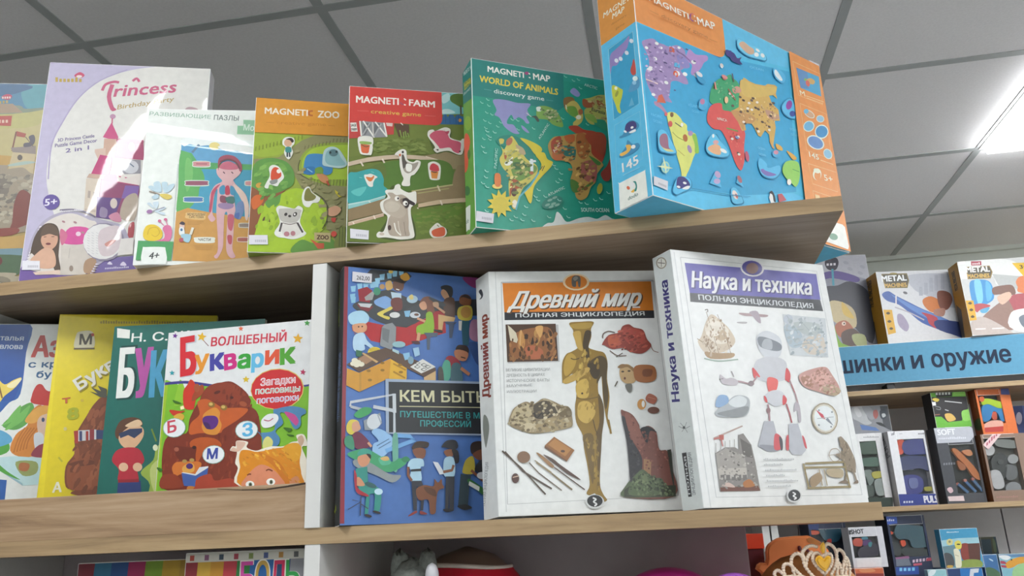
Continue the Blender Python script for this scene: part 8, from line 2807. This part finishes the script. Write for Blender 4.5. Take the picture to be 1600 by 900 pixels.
bm = bmesh.new(); ell_bm(bm, (.034, -.028, .337), .0085, .008, .015, 12, 20, -.99); fin('eye', bm, M['bead'], t)
bm = bmesh.new(); ell_bm(bm, (-.010, -.030, .305), .0085, .008, .013, 12, 20, -.99); fin('eye', bm, M['bead'], t)
bm = bmesh.new(); ell_bm(bm, (0, 0, .168), .026, .03, .168, 16, 28, -.98); tag(fin('plush_toy', bm, M['beige'], None, True, (-.648, .115, ZL+.0)), 'beige fluffy toy half hidden left of the grey plush', 'toy')
bm = bmesh.new(); lathe_bm(bm, [(.08, 0), (.094, .04), (.098, .12), (.097, .2)]+[(.096*math.cos(PI*.5*q/12), .235+.096*math.sin(PI*.5*q/12)) for q in range(12)]+[(.002, .331)], 40, 1, .9); tag(fin('toy', bm, M['pink'], None, True, (-.262, .19, ZL)), 'hot pink dome-topped toy under the right half of the middle shelf', 'toy')
bm = bmesh.new(); lathe_bm(bm, [(.03, 0), (.042, .05), (.045, .2)]+[(.045*math.cos(PI*.5*q/10), .28+.047*math.sin(PI*.5*q/10)) for q in range(10)]+[(.002, .327)], 40, 1, .8, wob=lambda k, z: 1+.06*math.sin(k*1.3+z*120))
tag(fin('toy_bag', bm, M['purple'], None, True, (-.183, .055, ZL)), 'shiny purple toy at the right end below the middle shelf', 'toy')
# ------------------------------------------------------------------ right end below: tiara, orange mask, red box
M['orange'] = plain('orange_felt', '#ff9458', .8, vary=.08, scale=14); M['brownhair'] = plain('brown_plush', '#b87840', .8, vary=.2, scale=60, bump=.4)
M['ivory'] = plain('ivory_beaded', '#e2cdb8', .3, coat=.4, vary=.1, scale=200, bump=.3); M['goldgem'] = plain('gold_gem', '#e0a81c', .12, coat=1.0)
M['redcard'] = plain('red_card', '#e84a28', .5); M['maroon'] = plain('maroon_card', '#5a1c28', .5); M['ribbon'] = plain('white_ribbon', '#dde0dc', .5)
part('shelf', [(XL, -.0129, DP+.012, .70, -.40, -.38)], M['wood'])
t = empty('gift_box', 'red and maroon box beyond the rack, left of the orange mask', 'box', None, (-0.1616, 0.4, ZL))
boxes('carton', [(0, 0.0538, 0, .09, 0, 0.3465)], M['maroon'], t); boxes('lid', [(-.002, 0.0558, -.002, .092, 0.3465, 0.3695)], M['redcard'], t)
def slab(name, pts, y, d, mat, parent, bev=.004, off=(0, 0, 0)):
    bm = bmesh.new(); f = bm.faces.new([bm.verts.new((x-off[0], y-off[1], z-off[2])) for x, z in pts])
    r = bmesh.ops.extrude_face_region(bm, geom=[f])
    for v in r['geom']:
        if isinstance(v, bmesh.types.BMVert): v.co.y += d
    if bev: bmesh.ops.bevel(bm, geom=[e for e in bm.edges if abs(e.verts[0].co.y-e.verts[1].co.y) < 1e-6], offset=bev, segments=3, affect='EDGES', clamp_overlap=True)
    return fin(name, bm, mat, parent, False)
mo = (-0.1088, 0.345, ZL)
t = empty('animal_mask', 'orange felt animal mask with two dark spots behind the tiara', 'mask', None, mo)
bm = bmesh.new(); slab('face', [(-0.1088, -0.0382), (-0.1069, -0.0313), (-0.103, -0.0265), (-0.096, -0.0219), (-0.0884, -0.0182), (-0.0783, -0.0172), (-0.0626, -0.0164), (-0.0442, -0.0163), (-0.0371, -0.0203), (-0.03, -0.0247), (-0.0237, -0.0296), (-0.0181, -0.0388), (-0.0119, -0.0528), (-0.0006, -0.0696), (-0.0008, -0.0886), (-0.0547, -0.1005), (-0.1032, -0.0991), (-0.1126, -0.0852), (-0.1204, -0.0684), (-0.1268, -0.0627), (-0.1239, -0.0565), (-0.1185, -0.0535), (-0.1115, -0.0542), (-0.109, -0.048)], 0.345, .03, M['orange'], t, .003, mo)
slab('patch', [(-0.0485, -0.0216), (-0.0432, -0.0186), (-0.0352, -0.0222), (-0.0263, -0.0281), (-0.0309, -0.0307), (-0.0403, -0.0282), (-0.0457, -0.0266)], 0.345-.001, .002, M['brownhair'], t, 0, mo)
slab('stand', [(-0.0888, ZL+.0), (-0.0088, ZL+.0), (-0.0088, -.08), (-0.0888, -.08)], 0.345+.031, .02, M['redcard'], t, 0, mo)
for ex, ez in [(-0.0601, -0.0345), (-0.0485, -0.0399)]:
    bm = bmesh.new(); ell_bm(bm, (ex-mo[0], -.001, ez-mo[2]), .0028, .0025, .0042, 10, 16, -.98); fin('eye', bm, M['maroon'], t)
t = empty('plush_toy', 'round brown plush head under the tiara', 'toy', None, (-0.0858, 0.135, ZL))
bm = bmesh.new(); ell_bm(bm, (0, 0, 0.2709), .072, .05, .075, 22, 40, -.9); lathe_bm(bm, [(.05, 0), (.052, .04), (.045, .10), (.05, 0.2459)], 32); fin('head', bm, M['brownhair'], t)
t = empty('tiara', 'ivory beaded toy tiara with a gold heart, below the shelf end', 'tiara', None, (-0.1069, 0.03, ZL))
bend = lambda x: ((x--0.1069)**2)/.15
bm = bmesh.new()
for lp in [[(-0.1235, -0.0633), (-0.1262, -0.0516), (-0.1243, -0.0453), (-0.1189, -0.045), (-0.1141, -0.0499), (-0.1086, -0.0565), (-0.0989, -0.0641)], [(-0.1128, -0.0637), (-0.1164, -0.0467), (-0.1148, -0.0371), (-0.1086, -0.0333), (-0.1035, -0.037), (-0.1015, -0.0477), (-0.0958, -0.0569), (-0.0883, -0.0644)], [(-0.1018, -0.0387), (-0.1026, -0.0328), (-0.0981, -0.0276), (-0.0913, -0.0252), (-0.0856, -0.0267)], [(-0.1337, -0.063), (-0.1365, -0.0555), (-0.1327, -0.0514), (-0.1277, -0.0548), (-0.1235, -0.0633)], [(-0.0807, -0.0574), (-0.0889, -0.0476), (-0.0918, -0.0401), (-0.09, -0.0348), (-0.085, -0.0337), (-0.0807, -0.0375), (-0.0756, -0.0354), (-0.0703, -0.0356), (-0.0693, -0.042), (-0.0723, -0.0492), (-0.0807, -0.0574)], [(-0.0765, -0.0343), (-0.0756, -0.0268), (-0.0718, -0.024), (-0.0668, -0.0263), (-0.0633, -0.0318), (-0.0633, -0.0401), (-0.0668, -0.0494), (-0.0725, -0.0576)], [(-0.0668, -0.062), (-0.0628, -0.0464), (-0.0625, -0.0348), (-0.059, -0.0312), (-0.0548, -0.0335), (-0.0526, -0.0394), (-0.0523, -0.0489), (-0.0558, -0.0623)], [(-0.061, -0.0653), (-0.0561, -0.0487), (-0.0517, -0.0405), (-0.0492, -0.0448), (-0.0484, -0.0532), (-0.0513, -0.0656)], [(-0.1008, -0.0472), (-0.0974, -0.0378), (-0.0923, -0.0326)], [(-0.0638, -0.0421), (-0.0605, -0.0486), (-0.0599, -0.058)], [(-0.1386, -0.0634), (-0.12, -0.0614), (-0.0988, -0.0633), (-0.0777, -0.0643), (-0.0565, -0.0639), (-0.0494, -0.0652)], [(-0.1366, -0.0608), (-0.1174, -0.0581), (-0.0964, -0.0611), (-0.0773, -0.0617), (-0.0582, -0.0607), (-0.05, -0.0625)]]:
    q = catmull(lp, False, 6)
    P3 = [(x--0.1069, bend(x), z-ZL) for x, z in q]
    tube_bm(bm, P3, .0016, 6)
    for i, p in enumerate(P3):
        if i % 2 == 0: ell_bm(bm, p, .0022, .0022, .0022, 5, 8, -.99)
fin('frame', bm, M['ivory'], t)
slab('band', [(x, z) for x, z in [(-0.1396, -0.0624), (-0.1199, -0.0603), (-0.0987, -0.0624), (-0.0776, -0.0633), (-0.0564, -0.0627), (-0.0482, -0.0645), (-0.0491, -0.0698), (-0.1391, -0.0671)]], 0.03+.006, .004, M['ivory'], t, 0, (-0.1069, 0.03, ZL))
o = slab('heart_gem', [(-0.0901, -0.0412), (-0.0883, -0.0379), (-0.0851, -0.0361), (-0.0823, -0.0375), (-0.0803, -0.04), (-0.0778, -0.0376), (-0.0747, -0.0365), (-0.0723, -0.0385), (-0.0727, -0.0434), (-0.076, -0.0491), (-0.0805, -0.0544), (-0.0848, -0.0509), (-0.0884, -0.0466)], 0.03-.006, .008, M['goldgem'], t, .0025, (-0.1069, 0.03, ZL)); o['label'] = 'gold heart gem'
o = slab('drop_gem', [(-0.0822, -0.0309), (-0.0821, -0.0255), (-0.0799, -0.0226), (-0.0778, -0.0214), (-0.0765, -0.0241), (-0.0769, -0.0295), (-0.0785, -0.0337), (-0.0808, -0.0343)], 0.03-.004, .006, M['goldgem'], t, .0018, (-0.1069, 0.03, ZL)); o['label'] = 'gold drop gem'
slab('support', [(-0.1369, ZL), (-0.0769, ZL), (-0.0769, -0.0669), (-0.1369, -0.0669)], 0.03+.003, .002, M['ribbon'], t, 0, (-0.1069, 0.03, ZL))

# ------------------------------------------------------------------ wall shelving at the back
wr = empty('wall_rack', 'grey backed wall shelving with wooden shelves along the far wall', 'shelf', None, (0, 0, ZF))
def wpart(name, lst, mat, bev=.001): return boxes(name, [(a, b, c, d, e-ZF, f-ZF) for a, b, c, d, e, f in lst], mat, wr, bev)
wpart('shelf', [(-.9, 2.2, 2.26, 2.70, .640, .659)], M['band'])
wpart('shelf', [(-.9, 2.2, 2.25, 2.70, .466, .484)], M['band'])
wpart('shelf', [(-.9, 2.2, 2.25, 2.70, .040, .058)], M['band'])
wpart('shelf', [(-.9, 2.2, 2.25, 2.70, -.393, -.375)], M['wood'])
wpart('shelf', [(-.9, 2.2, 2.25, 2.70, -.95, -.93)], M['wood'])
for xa, xb in ((-.9, .28), (.284, 1.073), (1.078, 2.2)): wpart('back_panel', [(xa, xb, 2.70, 2.715, ZF, .64)], M['grey_panel'])
wpart('fascia', [(-.9, 2.2, 2.34, 2.35, .484, .64)], M['grey_panel'])
wpart('bracket', [(.612, .64, 2.262, 2.339, .484, .507)], M['bracket'])
wpart('upright', [(-.92, -.9, 2.26, 2.715, ZF, .659)], M['white']); wpart('upright', [(2.2, 2.22, 2.26, 2.715, ZF, .659)], M['white'])
wpart('upright', [(0.0924, 0.1190, 2.29, 2.70, ZF, .64)], M['white']); wpart('upright', [(0.1247, 0.1501, 2.29, 2.70, ZF, .64)], M['white'])
sg = empty('sign', 'light blue sign board with dark lettering above the wall shelves', 'sign', None, (-.3, 2.25, .507))
p = Press(1.0); p.box('#5a93b2', 0, 2.0, 0, .008, 0, .151, bev=.001); p.build('board', M['matt'], sg)
fr = (Vector((0, 0, 0)), X, Z, -Y)
for op in [['t', '#1c2a40', 'Машинки', [6274, 481, 9818, 481], 628, .045, 0, 0], ['t', '#1c2a40', 'и', [10116, 481, 10503, 481], 628, .045, 0, 0], ['t', '#1c2a40', 'оружие', [10831, 481, 13571, 481], 628, .045, 0, 0]]:
    p = Press(1.0); p.run([op], fr, 3, 1, -1, .0006); o = p.build('lettering', M['matt'], sg); o['label'] = 'dark blue lettering'
GT = 'boxed toys on the wall shelves'
game_box('zombie', 'toy_box', 'grey toy box with a shaggy figure, leftmost on top of the wall shelves', 'toy box', '#b4b4be', M['card'], GA['far'], (), GT)
game_box('machine_a', 'toy_box', 'white and gold toy car box with a blue ramp, middle of the top row', 'toy box', '#cfd0d4', M['card'], GA['far'], (), GT)
game_box('machine_b', 'toy_box', 'gold edged toy car box with blue wheels and red label, rightmost of the top row', 'toy box', '#c3c4c4', M['card'], GA['far'], (), GT)
window_box('blaster_green', 'toy_box', 'white window box with a dark green toy blaster, next to the robot book', 'toy box', '#e6e6e8', GA['far'], (541, 348, 1140, 2426), 'toy_blaster', GT)
window_box('blaster_blue', 'toy_box', 'white window box with a blue toy blaster with orange tips', 'toy box', '#dfdfe4', GA['far'], (316, 402, 1320, 2403), 'toy_blaster', GT)
window_box('soft', 'toy_box', 'dark grey box with an orange toy blaster and blue darts', 'toy box', '#43454c', GA['far'], (423, 346, 1319, 2096), 'toy_blaster', GT)
window_box('brown', 'toy_box', 'brown sided box with grey toy parts below the orange box', 'toy box', '#8a7264', GA['far'], (80, 387, 1240, 2250), 'toy', GT)
game_box('tall', 'toy_box', 'tall blue and purple box behind, at the right edge of the photo', 'toy box', '#3a4a86', M['card'], GA['far'], (), GT)
game_box('greenblack', 'toy_box', 'green and black box lying on top of the dark grey blaster box', 'toy box', '#2a2a2d', M['card'], GA['far'], (), GT)
window_box('orange', 'toy_box', 'orange box with a blue and lime toy blaster, on the brown box', 'toy box', '#d86f34', GA['far'], (80, 387, 914, 1439), 'toy_blaster', GT)
t = game_box('blister', 'toy_pack', 'clear and grey toy pack lying on the green blaster box', 'toy pack', '#8a8c92', M['card'], GA['far'], (), GT)
window_box('navy_b', 'toy_box', 'dark blue box with a teal toy blaster with orange muzzle, right of the white box', 'toy box', '#252f4c', GA['far'], (80, 2577, 1285, 3691), 'toy_blaster', GT)
window_box('navy_a', 'toy_box', 'dark blue box with a teal toy blaster behind the tiara', 'toy box', '#252f4c', GA['far'], (80, 1876, 1263, 3645), 'toy_blaster', GT)
window_box('xwhite', 'toy_box', 'white box with a purple and orange toy blaster between the two dark blue boxes', 'toy box', '#cbcbd2', GA['far'], (80, 328, 982, 1040), 'toy_blaster', GT)
game_box('sky', 'toy_box', 'sky blue box with two small toy figures on the low wall shelf', 'toy box', '#3f94bc', M['card'], GA['far'], (), GT)
game_box('orange_low', 'toy_box', 'orange box under the white blaster box', 'toy box', '#c8643c', M['card'], GA['far'], (), GT)
game_box('bluew', 'toy_box', 'bright blue box with a white mark under the sky blue box', 'toy box', '#1f6fb4', M['card'], GA['far'], (), GT)
game_box('card', 'toy_pack', 'pale aqua pack at the bottom edge of the photo beside the bright blue box', 'toy pack', '#8fc0c8', M['card'], GA['far'], (), GT)
game_box('dark', 'toy_box', 'dark blue-green box standing behind the blue box', 'toy box', '#2c4250', M['card'], GA['far'], (), GT)
game_box('bluebox', 'toy_box', 'mid blue box in the lower right, left of the dinosaur box', 'toy box', '#3a6a9c', M['card'], GA['far'], (), GT)
game_box('dino', 'toy_box', 'light blue box with an orange dinosaur in the lower right corner', 'toy box', '#7fb4c4', M['card'], GA['far'], (), GT)
